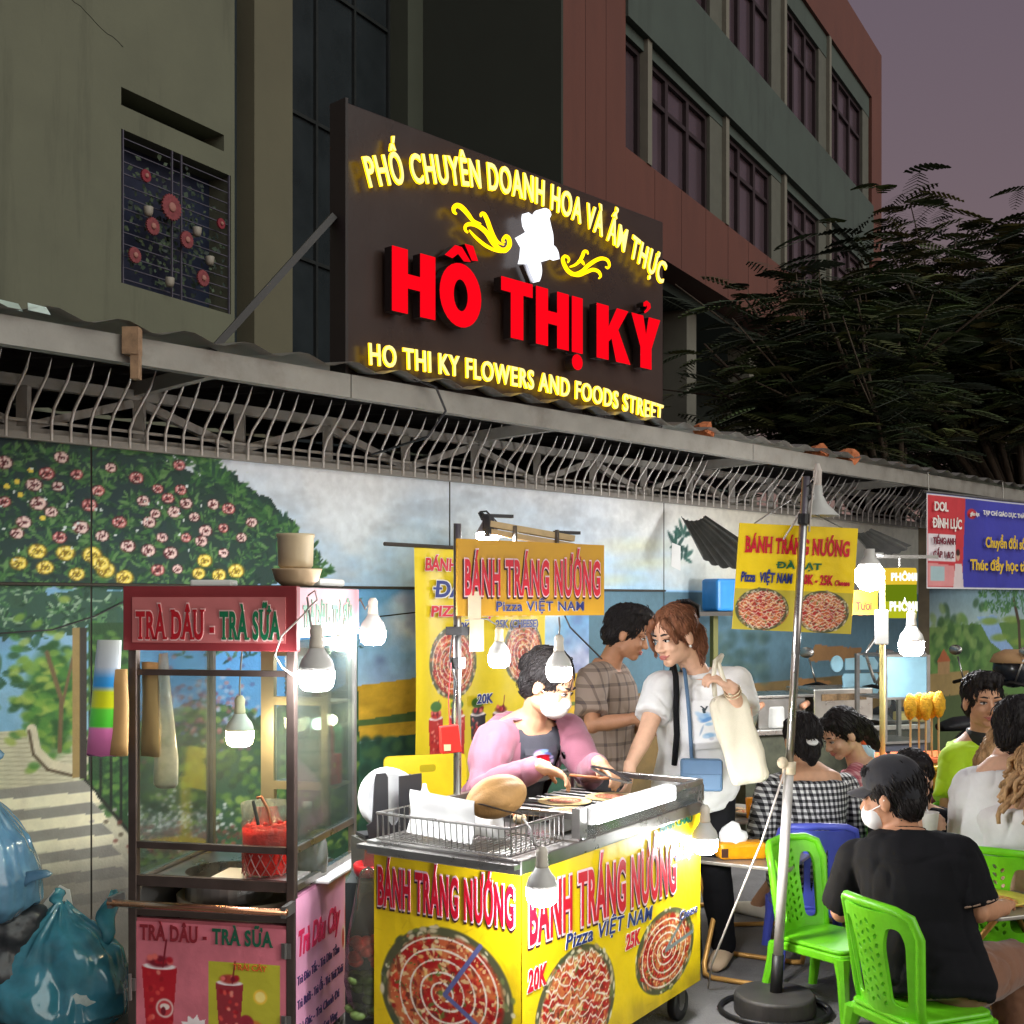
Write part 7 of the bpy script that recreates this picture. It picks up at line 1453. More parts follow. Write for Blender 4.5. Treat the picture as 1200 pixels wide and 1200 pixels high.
    def shirt(s, mat, sleeve=.7, g=.016, t0=-.14, t1=.98, name='shirt', hem=None, wr=.011, open_=0, fore=None, loose=1.0, flare=0, seed=1):
        j = s.J; m = MB(); sec = s.trunk(g, t0, t1, loose)
        if hem is not None: c, x, y = sec[0]; sec = [(s.at(hem), x*(1+flare), y*(1+flare))]+sec
        m.loft(sec, 22)
        for q in ('R','L'):
            A = [j['sh'+q], j['el'+q], j['wr'+q]]; w = s.wide
            m.tube([s.neck-(s.neck-s.pel).normalized()*.06, A[0]], [.048+g*.8,.050*w+g*.6], 12)
            if fore: limb(m, [A[0], A[0].lerp(A[1],.5), A[1], A[1].lerp(A[2],.4), A[1].lerp(A[2],fore)], [.050*w+g,.046*w+g,.040*w+g*.8,.036+g*.6,.028+g*.5])
            else: e = A[0].lerp(A[1], sleeve); limb(m, [A[0], A[0].lerp(A[1],sleeve*.5)], [.050*w+g*.6,.050*w+g*.7]); m.tube([A[0].lerp(A[1],sleeve*.4), e], [.049*w+g*.7,.052*w+g*.8], 14)
        o = m.build(name, mat, s.o, world=True, remesh=.0085, sm=4); wrinkle(o, wr*.7, 5, (1.7,1.7,.5), seed); wrinkle(o, wr*.32, 13, (1.5,1.5,.6), seed+5); crease(o, wr*.75, 5, (1.5,1.2,.55), seed+9, 2); crease(o, wr*.5, 7, (.7,.9,1.6), seed+3, 1)
        if open_:
            me = o.data; bm = bmesh.new(); bm.from_mesh(me); mi = XF[s.o.name]
            kill = [f for f in bm.faces if (lambda p: (p-s.at(.5)).dot(s.fw) > .02 and abs((p-s.at(.5)).dot(s.ax)) < open_ and (p-s.at(.5)).dot(s.fw) < .16 and (p-s.pel).dot((s.neck-s.pel).normalized()) < 1.2)(mi @ f.calc_center_median())]
            bmesh.ops.delete(bm, geom=kill, context='FACES'); bm.to_mesh(me); bm.free()
        return o
    def trousers(s, mat, g=.014, to=.97, name='trousers', t1=.16, seed=2, wr=.010):
        j = s.J; m = MB(); m.loft(s.trunk(g*.8, -.2, t1), 20)
        for q in ('R','L'):
            hip = s.pel+s.ax*(.085 if q == 'R' else -.085)*s.wide; kn, an = j['kn'+q], j['an'+q]; w = s.wide; e = kn.lerp(an, to) if to > 0 else hip.lerp(kn, 1+to)
            pts, rr = [hip, hip.lerp(kn,.5)], [.086*w+g,.076*w+g]
            if to > 0: pts += [kn, kn.lerp(an, to*.5), e]; rr += [.060*w+g,.054*w+g,.046*w+g]
            else: pts += [e]; rr += [.066*w+g]
            limb(m, pts, rr)
        o = m.build(name, mat, s.o, world=True, remesh=.009, sm=4); wrinkle(o, wr*.8, 7, (1,1,.8), seed, wr*.3, 20); crease(o, wr*.7, 7, (.8,.8,1.5), seed+3, 2); return o
    def shoes(s, mat, name='shoe', f=None):
        fd = V(f or tuple(s.fw)); fd.z = 0; fd.normalize(); sd = fd.cross(V((0,0,1)))
        for q in ('R','L'):
            an = s.J['an'+q]; b = V((an.x,an.y,0)); m = MB()
            m.loft([(b-fd*.075+V((0,0,.035)), V((0,0,.034)), sd*.026), (b-fd*.03+V((0,0,.04)), V((0,0,.04)), sd*.04), (b+fd*.06+V((0,0,.036)), V((0,0,.036)), sd*.046), (b+fd*.13+V((0,0,.028)), V((0,0,.028)), sd*.047), (b+fd*.175+V((0,0,.02)), V((0,0,.018)), sd*.03)], 14); m.build(name, mat, s.o, world=True, smooth=True)
    def hair(s, mat, ops=(), base=True, seed=1, fringe=True, amp=.004, strx=(1,1,.3), strands=420):
        m = MB(); hs = s.hs
        if base:
            m.ell(s.hp(0,-.026,.042), (.085*hs,.101*hs,.093*hs), 24, 16, s.hr); m.ell(s.hp(0,-.058,-.02), (.068*hs,.058*hs,.068*hs), 18, 12, s.hr)
            for q in (-1,1): m.ell(s.hp(q*.070,-.012,.038), (.016*hs,.04*hs,.04*hs), 12, 8, s.hr)
        if fringe: m.ell(s.hp(0,.042,.092), (.064*hs,.044*hs,.028*hs), 16, 10, s.hr)
        for op in ops:
            if op[0] == 'e': m.ell(s.hp(*op[1]), tuple(v*hs for v in op[2]), 16, 12, s.hr)
            else: pts = [s.hp(*p) for p in op[1]]; limb(m, pts, op[2], 12)
        o = m.build('hair', mat, s.o, world=True, remesh=.0055, sm=2); wrinkle(o, amp, 60, strx, seed, amp*.8, 150)
        from mathutils.bvhtree import BVHTree
        me = o.data; bv = BVHTree.FromPolygons([v.co.copy() for v in me.vertices], [tuple(p.vertices) for p in me.polygons]); rg = random.Random(seed); st = MB(); up = s.hr @ V((0,0,1)); bk = s.hr @ V((0,1,0)); c0 = XF[s.o.name].inverted() @ s.hp(0,0,.03)
        for k in range(strands):
            v = me.vertices[rg.randrange(len(me.vertices))]; p = v.co+v.normal*.001; pts = []; lift = rg.uniform(.0005,.003); side = V((rg.gauss(0,.25),rg.gauss(0,.25),rg.gauss(0,.2)))
            for q in range(7):
                loc, nn, _, _ = bv.find_nearest(p); pts.append(loc+nn*(lift*(1+.5*q*(k % 5 == 0)))); d = -up-bk*.35+side; d = d-nn*d.dot(nn)
                if d.length < 1e-4: break
                p = loc+d.normalized()*.011
            if len(pts) > 3: st.tube(pts, [.0014+.0010*math.sin(math.pi*(i+.5)/len(pts)) for i in range(len(pts))], 4)
        k = len(me.vertices); allv = [v.co.copy() for v in me.vertices]+st.v; allf = [tuple(p.vertices) for p in me.polygons]+[tuple(i+k for i in f) for f in st.f]
        nm = bpy.data.meshes.new('hair'); nm.from_pydata([tuple(v) for v in allv], [], allf); nm.materials.append(mat); nm.polygons.foreach_set('use_smooth', [True]*len(nm.polygons)); o.data = nm
        return o
    def neckband(s, mat, name='neckband', g=.014):
        m = MB(); n = (s.neck-s.pel).normalized(); c = s.at(1.0)
        m.loft([(c-n*.012, s.ax*(.085+g), s.fw*(.070+g)),(c+n*.008, s.ax*(.078+g), s.fw*(.064+g)),(c+n*.010, s.ax*(.072+g), s.fw*(.058+g))], 26); return m.build(name, mat, s.o, world=True, smooth=True)
    def printed(s, name, cv, g):
        me_o = cv.build(name, VINYL, s.o, (0,0,0), (1,0,0), (0,1,0)); mi = XF[s.o.name].inverted(); me = me_o.data
        co = np.array([tuple(mi @ s.front(float(y), float(x), g)) for y in cv.ys for x in cv.xs], np.float32); me.vertices.foreach_set('co', co.ravel()); me.update(); me.polygons.foreach_set('use_smooth', [True]*len(me.polygons)); return me_o
    def patch(s, name, t, x, r, mat, g=.026, th=.004, sq=1, seed=1):
        c = s.front(t, x, g); m = MB(); nn = (c-(s.at(t)+s.ax*x*.3)).normalized(); up = (s.neck-s.pel).normalized(); u = up.cross(nn).normalized(); v = nn.cross(u)
        m.ell(c, (r, r*sq, th), 14, 8, Matrix((u, v, nn)).transposed()); return m.build(name, mat, s.o, world=True, smooth=True)

white_t = cloth('white_cotton', (232,232,230)); black_t = M('black_cotton', (19,19,22), rough=.9, var=.1, scale=10, bump=.12, bscale=300, spec=.2); 
# ---- vendor
p = Per('vendor in a mauve cardigan and white mask cooking at the pizza cart', dict(head=(644,802,4.74), neck=(622,843,4.84), shR=(580,868,4.73), shL=(664,858,4.95), elR=(563,926,4.58), wrR=(634,898,4.42), elL=(692,905,4.80), wrL=(702,894,4.60),
    pel=(588,945,4.98), knR=(590,1045,4.93), knL=(616,1045,5.0), anR=(578,1125,5.05), anL=(612,1122,5.12), hdR=((.9,-.1,-.35),(0,-.3,-1),.7), hdL=((.5,-.6,-.35),(-.2,-.2,-1),.7)), (.72,-.35,-.42), SK3, hs=1.04)
p.shirt(cloth('charcoal_tee', (66,66,76)), sleeve=.5, g=.008, seed=3, wr=.004); p.shirt(cloth('mauve_knit', (142,88,104)), fore=.86, g=.026, name='cardigan', open_=.10, seed=4, t1=.97, hem=-.3)
p.trousers(black_t); p.shoes(M('dark_shoe', (40,38,40), rough=.5))
cv = CV(-.08,.08,.36,.72,.0025,(66,66,76)); DY = .13
cv.Y = cv.Y  # x across the chest, y up the trunk
for k in range(46):
    a = k*.61; cv.ell(.058*math.cos(a)*(.6+.4*random.random()), .58+.13*math.sin(a)*(.6+.4*random.random()), .016, .03, random.choice([(70,90,160),(150,110,170),(60,130,100),(210,190,220),(120,160,200)]), a, .9, .5)
for k in range(14): a = k*.9; cv.ell(.022*math.cos(a)*(k/14+.3), .60+.055*math.sin(a)*(k/14+.3), .020, .042, (214,20,44) if k % 3 else (150,10,30), a, .95, .3)
cv.ell(0,.605,.010,.02,(240,90,100)); cv.ell(0,.42,.045,.05,(206,198,184),0,.9,.4); cv.ell(-.018,.425,.010,.016,(70,66,70)); cv.ell(.018,.425,.010,.016,(70,66,70))
cv.ys = cv.ys+DY; p.printed('shirt_print', cv, .026)
p.hair(HAIRB, [('e',(0,-.10,.03),(.04,.045,.045))], seed=2, fringe=False)
m = MB(); m.ell(p.hp(0,.052,-.056), (.066,.060,.058), 18, 14, p.hr); m.ell(p.hp(0,.088,-.035), (.03,.028,.026), 12, 8, p.hr); m.build('face_mask', M('mask_white', (238,236,232), rough=.7), p.o, world=True, smooth=True)
for q in (-1,1): m = MB(); m.tube([p.hp(q*.058,.05,-.03), p.hp(q*.078,.01,-.012), p.hp(q*.08,-.012,.0)], .002, 5); m.build('mask_loop', MATS['mask_white'], p.o, world=True)
# tongs in her left hand, spoon in the right
a = P(694,899,4.50); b = P(738,916,4.28); t = thing('tongs', 'black tongs in the left hand of the masked vendor', 'tongs', b)
for k in (-1,1): m = MB(); m.bar(a+V((0,0,.004*k)), a.lerp(b,.5)+V((0,0,.016*k)), .016, .006); m.bar(a.lerp(b,.5)+V((0,0,.016*k)), b+V((0,0,.004*k)), .018, .005); m.build('tong_arm', M('black_grip', (38,36,38), rough=.4) if k > 0 else dsteel, t, world=True)
a = P(668,908,4.36); b = P(708,912,4.28); m = MB(); m.tube([a, b], .005, 6); m.ell(b, (.022,.014,.006), 10, 6); lone('wooden_spoon', 'brown wooden spoon in the right hand of the masked vendor', 'spoon', m, M('brown_wood', (150,92,54), rough=.6), smooth=True)
# ---- plaid man
p = Per('man in a brown plaid shirt looking down beside the woman in white', dict(head=(736,742,5.85), neck=(712,778,5.9), shR=(694,797,5.72), shL=(722,792,6.06), elR=(694,850,5.58), wrR=(744,842,5.52), elL=(735,850,6.05), wrL=(772,855,5.8), pel=(704,893,5.92), knR=(712,985,5.85), knL=(720,985,6.0), anR=(706,1078,5.86), anL=(712,1070,6.04), hdR=((1,-.1,-.2),(0,-1,-.5),.6)), (.86,-.22,-.35), SK2, wide=1.04, hs=1.02)
p.shirt(checked('brown_plaid', (158,140,126), (128,112,100), (96,84,80), 14, .22), sleeve=.8, g=.028, hem=-.20, flare=.05, seed=6); p.trousers(cloth('grey_trousers', (70,70,76))); p.shoes(MATS['dark_shoe'])
p.hair(HAIRB, [('e',(0,.02,.115),(.07,.07,.03))], seed=5, amp=.006)
# ---- woman in white T-shirt
p = Per('woman in a white T-shirt with claw-clipped hair reaching to the pizza cart', dict(head=(790,746,5.2), neck=(819,790,5.3), shR=(775,806,5.27), shL=(864,800,5.28), elR=(757,860,5.13), wrR=(738,898,5.0), elL=(873,852,5.12), wrL=(857,806,4.97), pel=(815,922,5.32), knR=(798,1020,5.25), knL=(838,1018,5.3), anR=(808,1122,5.33), anL=(848,1108,5.45), foot=(-.4,-.9,0), hdR=((-.1,-.35,-.9),(-.6,.2,0),.45), hdL=((-.75,-.1,.45),(-.2,.3,-1),1.1)), (-.74,-.62,-.26), SK1, hs=1.03, tilt=(-.12,0,1))
p.shirt(white_t, sleeve=.62, g=.026, hem=-.17, seed=7); p.trousers(black_t, g=.010, t1=.02, wr=.006); p.shoes(M('tan_shoe', (196,170,140), rough=.6), f=(-.4,-.9,0))
cv = CV(-.075,.075,.38,.80,.0025,(232,232,230))
for (x, y, rx_, ry_, cl, an) in ((.0,.66,.034,.05,(120,170,214),.2),(-.012,.64,.02,.04,(90,140,196),.9),(.018,.68,.018,.045,(170,200,226),-.5),(-.02,.60,.022,.02,(150,190,220),0),(-.025,.50,.034,.03,(120,168,206),.1),(-.01,.49,.018,.018,(180,206,226),.4),(-.035,.47,.014,.02,(190,190,200),0),(.01,.55,.006,.06,(150,170,190),.15)): cv.ell(x,y,rx_,ry_,cl,an,.85,.5)
cv.line([(.0,.71),(-.012,.75)], .008, (40,52,60)); cv.line([(-.004,.725),(.014,.755)], .007, (40,52,60)); cv.line([(0,.7),(.004,.73)], .012, (50,66,72))
p.printed('shirt_print', cv, .036); p.neckband(white_t, g=.006)
p.hair(HAIRD, [('e',(0,-.085,.045),(.05,.05,.06)),('c',[(-.02,-.095,-.01),(-.02,-.10,-.08),(-.025,-.085,-.14)],[.05,.042,.02]),('c',[(.03,.075,.085),(.058,.082,.045),(.066,.072,-.01),(.06,.066,-.06)],[.014,.012,.010,.005]),('c',[(-.03,.075,.085),(-.06,.078,.045),(-.07,.062,-.01)],[.014,.012,.006])], seed=8, fringe=False)
m = MB()
for k in range(5): m.tube([p.hp(-.03+.015*k,-.10,.13), p.hp(-.035+.017*k,-.145,.09), p.hp(-.03+.015*k,-.14,.04)], [.008,.010,.005], 8)
m.ell(p.hp(0,-.125,.09), (.04,.012,.03), 10, 8, p.hr); m.build('hair_claw', M('black_clip', (44,44,48)), p.o, world=True, smooth=True)
for q in (-1,1): m = MB(); m.ell(p.hp(q*.08,.002,-.045), (.006,.006,.006), 8, 6, p.hr); m.build('pearl_earring', plw, p.o, world=True, smooth=True)
m = MB(); w_ = p.J['wrL'].lerp(p.J['elL'], .06); d_ = (p.J['wrL']-p.J['elL']).normalized()
for k in (0,.018): m.lathe([(.033,-.003),(.037,0),(.033,.003),(.031,0),(.033,-.003)], w_-d_*k, 18, axis=d_)
m.build('bracelet', M('bead_cream', (214,196,160), rough=.4), p.o, world=True, smooth=True)
pw = p
# her bags
bc_ = P(822,908,5.10); t = thing('crossbody_bag', 'slate blue crossbody bag of the woman in white', 'bag', bc_-V((0,0,.07)), R(-4)); bm_ = M('slate_leather', (92,124,154), rough=.5, var=.08)
m = MB(); m.box((0,0,.07),(.175,.055,.135)); m.build('pouch', bm_, t, bevel=.012); m = MB(); m.box((0,-.031,.105),(.165,.008,.06)); m.build('flap', M('slate_dark', (80,110,140), rough=.5), t, bevel=.003)
m = MB(); pts = [T(t, q) for q in (P(803,896,5.10), pw.front(.12,.035,.045), pw.front(.35,.05,.045), pw.front(.6,.062,.045), pw.front(.82,.07,.048), pw.neck.lerp(pw.J['shR'],.46)+pw.fw*.085+V((0,0,.040)), pw.neck.lerp(pw.J['shR'],.44)+V((0,0,.078)), pw.at(.8)+pw.ax*.06-pw.fw*.16, P(848,870,5.45), P(846,896,5.2))]
m.tube(pts, .009, 6); m.build('strap', MATS['slate_dark'], t, smooth=True)
m = MB(); pts = [pw.front(.25,.115,.03), pw.front(.52,.112,.042), pw.front(.72,.118,.042), pw.front(.86,.115,.048), pw.neck.lerp(pw.J['shR'],.70)+pw.fw*.085+V((0,0,.040)), pw.neck.lerp(pw.J['shR'],.68)+V((0,0,.078)), pw.at(.8)+pw.ax*.12-pw.fw*.15]
m.tube(pts, .013, 8); lone('black_strap', 'broad black bag strap over the shoulder of the woman in white', 'strap', m, MATS['black_cotton'], smooth=True)
c = P(858,862,5.0); t = thing('tote_bag', 'cream canvas tote bag hanging from the raised hand of the woman in white', 'bag', c-V((0,0,.18))); tm = cloth('cream_canvas', (222,214,190))
m = MB(); secs = []
for px, py, hw, th in ((880,916,.066,.006),(879,912,.072,.020),(874,895,.077,.030),(868,872,.078,.030),(861,848,.077,.024),(855,828,.075,.014),(852,814,.073,.006)): secs.append((P(px,py,5.02), V((hw,0,hw*.22)), V((0,th,0))))
n = 32; vs = [c_+x*math.copysign(abs(math.cos(a))**.45,math.cos(a))+y*math.copysign(abs(math.sin(a))**.6,math.sin(a)) for c_,x,y in secs for a in [2*math.pi*k/n for k in range(n)]]
m.add(vs, [(q*n+k, q*n+(k+1) % n, (q+1)*n+(k+1) % n, (q+1)*n+k) for q in range(len(secs)-1) for k in range(n)]+[tuple(range(n-1,-1,-1)), tuple((len(secs)-1)*n+k for k in range(n))])
o = m.build('sack', tm, t, world=True, smooth=True, sub=1); wrinkle(o, .010, 12, (1,1,.35), 5, .003, 40); crease(o, .008, 8, (1.2,1,.5), 4, 2)
m = MB(); m.tube([P(838,816,4.97), P(836,795,4.96), P(838,775,5.0), P(846,768,5.08)], .010, 8); m.tube([P(858,816,4.97), P(848,797,4.95), P(842,778,5.0), P(846,768,5.08)], .010, 8); m.build('handles', tm, t, world=True, smooth=True)
# ---- woman in the checked dress, from behind
p = Per('woman with a low black bun in a black and white checked dress, seen from behind', dict(head=(940,868,5.74), neck=(946,900,5.72), shL=(903,925,5.70), shR=(990,922,5.74), elL=(893,985,5.66), wrL=(905,1005,5.92), elR=(1004,985,5.72), wrR=(985,996,5.98), pel=(952,1012,5.58), knL=(925,1018,5.98), knR=(975,1018,6.0), anL=(888,1058,6.22), anR=(912,1060,6.2), hdL=((-.1,1,0),(0,0,-1),.4), hdR=((-.2,1,0),(0,0,-1),.4), foot=(-.6,.7,0)), (-.12,.97,-.25), SK3)
ging = checked('gingham', (232,232,230), (120,120,122), (24,24,28), 36, .5)
p.shirt(ging, sleeve=.95, g=.022, t1=.90, hem=-.2, seed=9, name='dress_top'); p.trousers(ging, g=.03, to=.25, name='dress_skirt', seed=10); p.shoes(M('cream_shoe', (214,206,190), rough=.6), f=(-.6,.7,0))
p.hair(HAIRB, [('e',(0,-.085,-.045),(.052,.05,.06)),('c',[(0,-.10,-.03),(0,-.115,-.075),(0,-.10,-.11)],[.032,.034,.02])], seed=11)
m = MB(); m.lathe([(.012,-.006),(.026,-.004),(.028,.004),(.012,.006)], p.hp(0,-.128,-.022), 16, axis=p.hr @ V((0,-.7,.7))); m.build('hair_tie', plw, p.o, world=True, smooth=True)
# ---- girl in pink checks
p = Per('girl with long dark hair in a pink checked shirt bending over her food', dict(head=(985,860,6.2), neck=(1008,893,6.25), shL=(1000,918,6.08), shR=(1018,908,6.4), elL=(982,965,6.0), wrL=(958,968,6.12), elR=(990,958,6.42), wrR=(962,960,6.36), pel=(1024,996,6.25), knL=(965,998,6.12), knR=(968,996,6.3), anL=(958,1062,6.12), anR=(962,1060,6.28), hdL=((-1,.1,0),(0,0,-1),.5), foot=(-1,0,0)), (-.84,-.28,-.52), SK1)
p.shirt(checked('pink_checks', (226,176,180), (206,130,140), (182,92,108), 30, .5), sleeve=.9, g=.02, seed=12); p.trousers(cloth('blue_denim', (66,80,110)), seed=3); p.shoes(MATS['cream_shoe'], f=(-1,0,0))
p.hair(HAIRB, [('c',[(0,-.07,.03),(0,-.12,-.03),(.01,-.15,-.10),(.01,-.15,-.17)],[.06,.05,.04,.02])], seed=13)
# ---- man in the black cap
p = Per('man in a black cap and black polo shirt sitting with his back to the viewer', dict(head=(1043,934,4.40), neck=(1062,978,4.36), shL=(1003,1008,4.44), shR=(1124,1004,4.20), elL=(986,1068,4.52), wrL=(1015,1055,4.74), elR=(1146,1068,4.16), wrR=(1176,1064,4.40), pel=(1092,1148,4.16), knR=(1190,1128,4.42), knL=(1135,1128,4.62), anR=(1186,1208,4.42), anL=(1120,1185,4.80), hdL=((.3,.8,0),(0,0,-1),.5), hdR=((.4,.85,.05),(0,0,-1),.6), foot=(.35,.94,0)), (-.78,.60,-.16), SK2, wide=1.1, hs=1.04)
p.shirt(black_t, sleeve=.86, g=.026, hem=-.10, flare=.10, seed=14, t1=1.03); p.trousers(cloth('brown_twill', (124,84,60)), seed=15); p.shoes(M('black_sandal', (40,38,38), rough=.6), f=(.35,.94,0))
p.hair(HAIRB, seed=16)
m = MB(); m.ell(p.hp(0,-.018,.062), (.094,.110,.092), 26, 18, p.hr); m.ell(p.hp(0,-.07,.02), (.078,.056,.055), 18, 12, p.hr); o = m.build('cap', cloth('cap_black', (32,32,38)), p.o, world=True, remesh=.006, sm=4)
m = MB(); vs = []
for i in range(13):
    a = -1.15+2.3*i/12
    for r_, z_ in ((.80,.048),(1.32,.030)): vs.append(p.hp(math.sin(a)*.082*(1 if r_ < 1 else 1.0), .085*math.cos(a)*r_*1.12+(.0 if r_ < 1 else .025*math.cos(a)), z_-.02*abs(math.sin(a))**2))
m.add(vs+[q+p.hr @ V((0,0,-.006)) for q in vs], [(2*i,2*i+1,2*i+3,2*i+2) for i in range(12)]+[(26+2*i+2,26+2*i+3,26+2*i+1,26+2*i) for i in range(12)]+[(2*i+1,27+2*i,29+2*i,2*i+3) for i in range(12)]); m.build('cap_brim', MATS['cap_black'], o, world=True, smooth=True)
m = MB(); m.ell(p.hp(0,-.018,.155), (.009,.009,.005), 10, 6, p.hr); m.build('cap_button', MATS['cap_black'], o, world=True, smooth=True)
m = MB(); m.ell(p.hp(0,.052,-.058), (.066,.060,.056), 18, 14, p.hr); m.build('face_mask', MATS['mask_white'], p.o, world=True, smooth=True)
for q in (-1,1): m = MB(); m.tube([p.hp(q*.058,.05,-.035), p.hp(q*.080,.01,-.02), p.hp(q*.086,-.012,.0)], .0025, 5); m.build('mask_loop', MATS['mask_white'], p.o, world=True)
m = MB(); nk = p.neck; m.loft([(nk-V((0,0,.045)), p.ax*.095, p.fw*.082),(nk-V((0,0,.0)), p.ax*.076, p.fw*.070),(nk+V((0,0,.022)), p.ax*.066, p.fw*.064)], 22); m.build('collar', black_t, p.o, world=True, smooth=True)
m = MB(); b_ = p.J['shR'].lerp(p.J['elR'], .84); ax_ = (p.J['elR']-p.J['shR']).normalized(); m.lathe([(.081,-.004),(.083,0),(.081,.004)], b_, 22, axis=ax_); m.build('sleeve_stripe', M('stripe_tan', (170,140,120), rough=.8), p.o, world=True)
m = MB(); q = P(1130,1140,4.08); m.tube([q+V((0,0,.045)), q+V((.012,-.012,0)), q+V((0,0,-.03)), q+V((-.014,.0,.0)), q+V((0,0,.045))], .005, 8); m.ell(q+V((0,-.006,-.04)), (.013,.008,.013), 10, 6); lone('key_ring', 'steel key ring clipped to the brown trousers of the man in the cap', 'keys', m, chrome, smooth=True)
# ---- person in black with a cup
p = Per('person in black with a paper cup, hidden behind the man in the cap', dict(head=(1070,914,5.36), neck=(1074,945,5.40), shR=(1036,968,5.38), shL=(1114,968,5.38), elR=(1036,1014,5.24), wrR=(1076,978,5.16), elL=(1120,1018,5.28), wrL=(1092,1032,5.08), pel=(1075,1030,5.46), knR=(1050,1050,5.05), knL=(1100,1050,5.05), anR=(1042,1146,4.98), anL=(1098,1140,5.02), hdR=((.5,-.4,.5),(.6,.3,0),.9)), (-.1,-.98,-.2), SK1)
p.shirt(black_t, sleeve=.9, g=.02, seed=18); p.trousers(black_t, seed=19); p.hair(HAIRB, [('c',[(.06,-.02,-.02),(.065,-.03,-.1)],[.03,.02]),('c',[(-.06,-.02,-.02),(-.065,-.03,-.1)],[.03,.02])], seed=20)
p.shoes(MATS['black_sandal'], 'sandal', f=(-.1,-1,0))
c = P(1090,966,5.06); t = thing('paper_cup', 'white paper cup with a straw held beside the black cap', 'cup', c-V((0,0,.04))); m = MB(); m.lathe([(.026,-.04),(.036,.05),(.037,.052),(.033,.05),(.024,-.035),(0,-.034)], c, 20); m.build('cup', M('cup_white', (226,222,216), rough=.5), t, world=True, smooth=True); m = MB(); m.tube([c+V((0,0,-.02)), c+V((-.018,0,.10))], .004, 6); m.build('straw', plw, t, world=True)
# ---- young man in neon green
p = Per('young man in a neon yellow-green polo facing the viewer at right', dict(head=(1152,822,5.95), neck=(1150,862,6.02), shR=(1116,890,5.98), shL=(1190,888,6.06), elR=(1110,945,5.88), wrR=(1138,965,5.68), elL=(1202,945,6.0), wrL=(1186,965,5.72), pel=(1152,992,6.1), knR=(1130,1000,5.66), knL=(1176,1000,5.68), anR=(1130,1066,5.72), anL=(1174,1066,5.74), hdR=((.4,-.8,.1),(0,0,-1),.6)), (.02,-1,-.06), SK3, hs=1.08)
p.shirt(cloth('neon_polo', (182,224,26)), sleeve=.85, g=.02, seed=21); p.trousers(cloth('navy_trousers', (36,42,60)), seed=22); p.shoes(MATS['dark_shoe'])
m = MB(); m.loft([(p.neck-V((0,0,.045)), p.ax*.092, p.fw*.082),(p.neck+V((0,0,.005)), p.ax*.076, p.fw*.070),(p.neck+V((0,0,.028)), p.ax*.072, p.fw*.067)], 22); m.build('collar', cloth('black_collar', (34,36,34)), p.o, world=True, smooth=True)
p.hair(HAIRB, [('e',(0,.045,.112),(.066,.05,.03)),('c',[(-.04,.07,.10),(-.03,.088,.075)],[.014,.006]),('c',[(0,.075,.105),(.008,.094,.078)],[.014,.006]),('c',[(.04,.07,.10),(.045,.084,.072)],[.014,.006])], seed=23, amp=.007)
# ---- man in the white T-shirt, back turned
p = Per('dark haired man in a white T-shirt leaning over the table at the right edge', dict(head=(1194,856,5.08), neck=(1176,892,5.10), shL=(1136,920,5.16), shR=(1216,912,4.98), elL=(1146,985,5.30), wrL=(1180,990,5.46), elR=(1240,975,5.0), wrR=(1250,985,5.3), pel=(1150,1042,5.12), knL=(1190,1045,5.55), knR=(1240,1050,5.4), anL=(1195,1106,5.55), anR=(1240,1112,5.42), hdL=((.6,.8,0),(0,0,-1),.5), foot=(.5,.86,0)), (.72,.66,-.18), SK1, wide=1.06, hs=1.04)
p.shirt(white_t, sleeve=.85, g=.024, hem=-.12, seed=24); p.trousers(cloth('dark_shorts', (58,60,66)), seed=25); p.shoes(MATS['cream_shoe'], f=(.5,.86,0)); p.hair(HAIRB, [('e',(0,.02,.112),(.072,.075,.032))], seed=26, amp=.006)
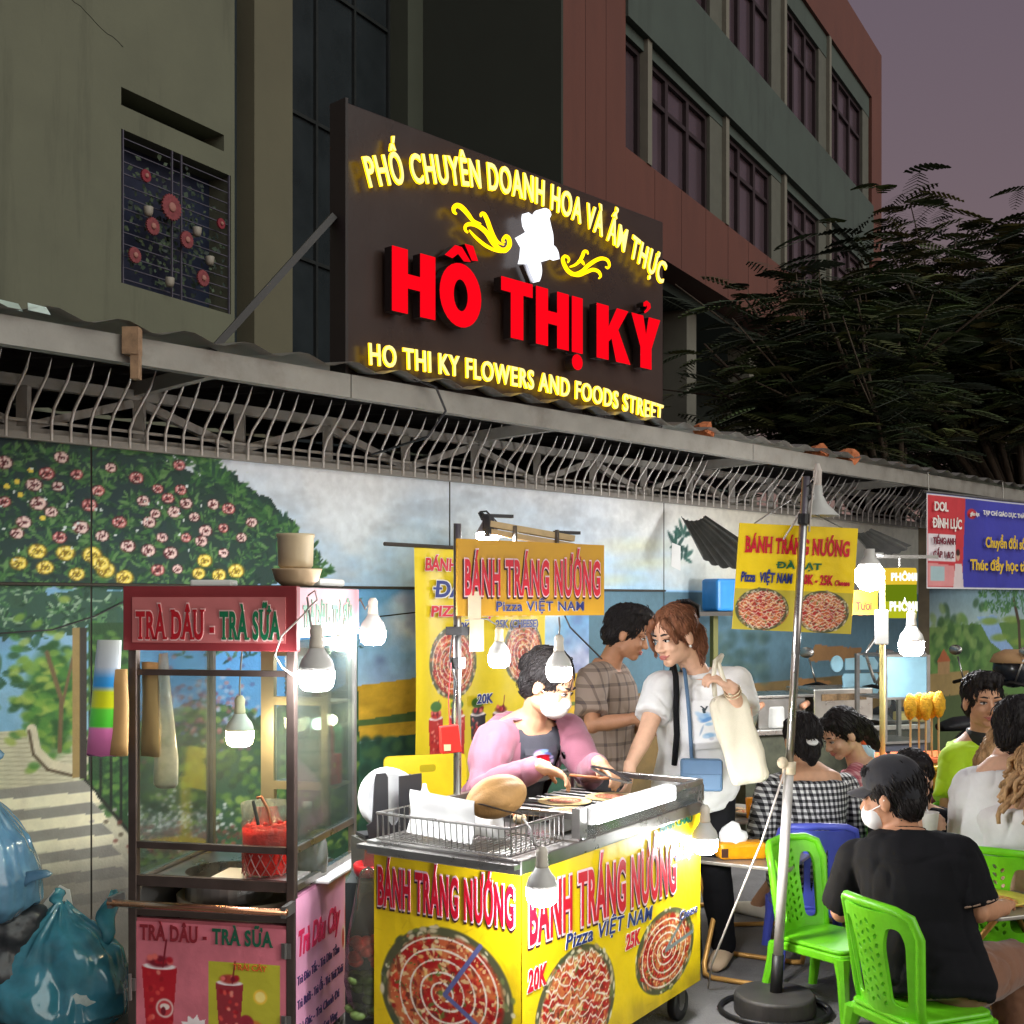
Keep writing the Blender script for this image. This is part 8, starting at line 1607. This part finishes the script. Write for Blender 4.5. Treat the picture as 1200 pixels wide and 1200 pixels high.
# ---- blond person behind
p = Per('long haired blond person half hidden behind the white shirted man', dict(head=(1196,872,5.60), neck=(1180,902,5.62), shL=(1148,925,5.68), shR=(1205,925,5.48), elL=(1150,980,5.78), wrL=(1185,985,5.95), elR=(1225,975,5.5), wrR=(1240,985,5.75), pel=(1160,1020,5.60), knL=(1195,1022,5.98), knR=(1235,1024,5.9), anL=(1198,1090,6.0), anR=(1238,1092,5.92), foot=(.6,.8,0)), (.9,.35,-.2), SK1)
p.shirt(cloth('pale_grey_tee', (196,194,192)), sleeve=.8, g=.02, seed=27); p.trousers(cloth('blue_denim', (66,80,110)), seed=28); p.shoes(MATS['cream_shoe'], f=(.6,.8,0))
p.hair(HAIRL, [('c',[(0,-.06,.04),(.0,-.12,.0),(-.01,-.16,-.07),(.0,-.20,-.13),(0,-.21,-.19)],[.07,.062,.05,.04,.02])], seed=29, amp=.007)
# ---- curly haired woman at the edge
p = Per('woman with curly light brown hair and a white cropped top at the right edge', dict(head=(1226,905,4.86), neck=(1208,938,4.92), shL=(1166,962,5.0), shR=(1238,960,4.78), elL=(1190,1005,5.22), wrL=(1215,1010,5.36), elR=(1250,1010,4.8), wrR=(1262,1015,5.0), pel=(1192,1050,4.98), knL=(1225,1052,5.36), knR=(1275,1056,5.2), anL=(1230,1120,5.36), anR=(1275,1130,5.2), foot=(.5,.86,0)), (.8,.55,-.2), SK1, wide=1.02)
p.shirt(cloth('white_crop_top', (226,224,222)), sleeve=.9, g=.024, t0=.33, seed=30, name='crop_top'); p.trousers(cloth('olive_twill', (92,96,58)), seed=31, t1=.13); p.shoes(MATS['cream_shoe'], f=(.5,.86,0))
rg = random.Random(4); m = MB(); 
o = p.hair(HAIRL, [('e',(0,-.06,.02),(.09,.09,.10))], seed=32, amp=.008)
cl = MB()
for k in range(60):
    a = rg.uniform(2.0,5.6); q0 = V((math.cos(a)*.07, -.04+math.sin(a)*.08, rg.uniform(-.06,.08))); ph = rg.uniform(0,6); ln = rg.uniform(.10,.20)
    cl.tube([p.hp(q0.x+math.cos(a)*.05*f+.012*math.sin(ph+f*11), q0.y+math.sin(a)*.08*f+.012*math.cos(ph+f*11), q0.z-ln*f*(.4+.6*f)) for f in np.linspace(0,1,10)], [.008+.004*math.sin(math.pi*f) for f in np.linspace(0,1,10)], 6)
cl.build('curls', HAIRL, o, world=True, smooth=True)
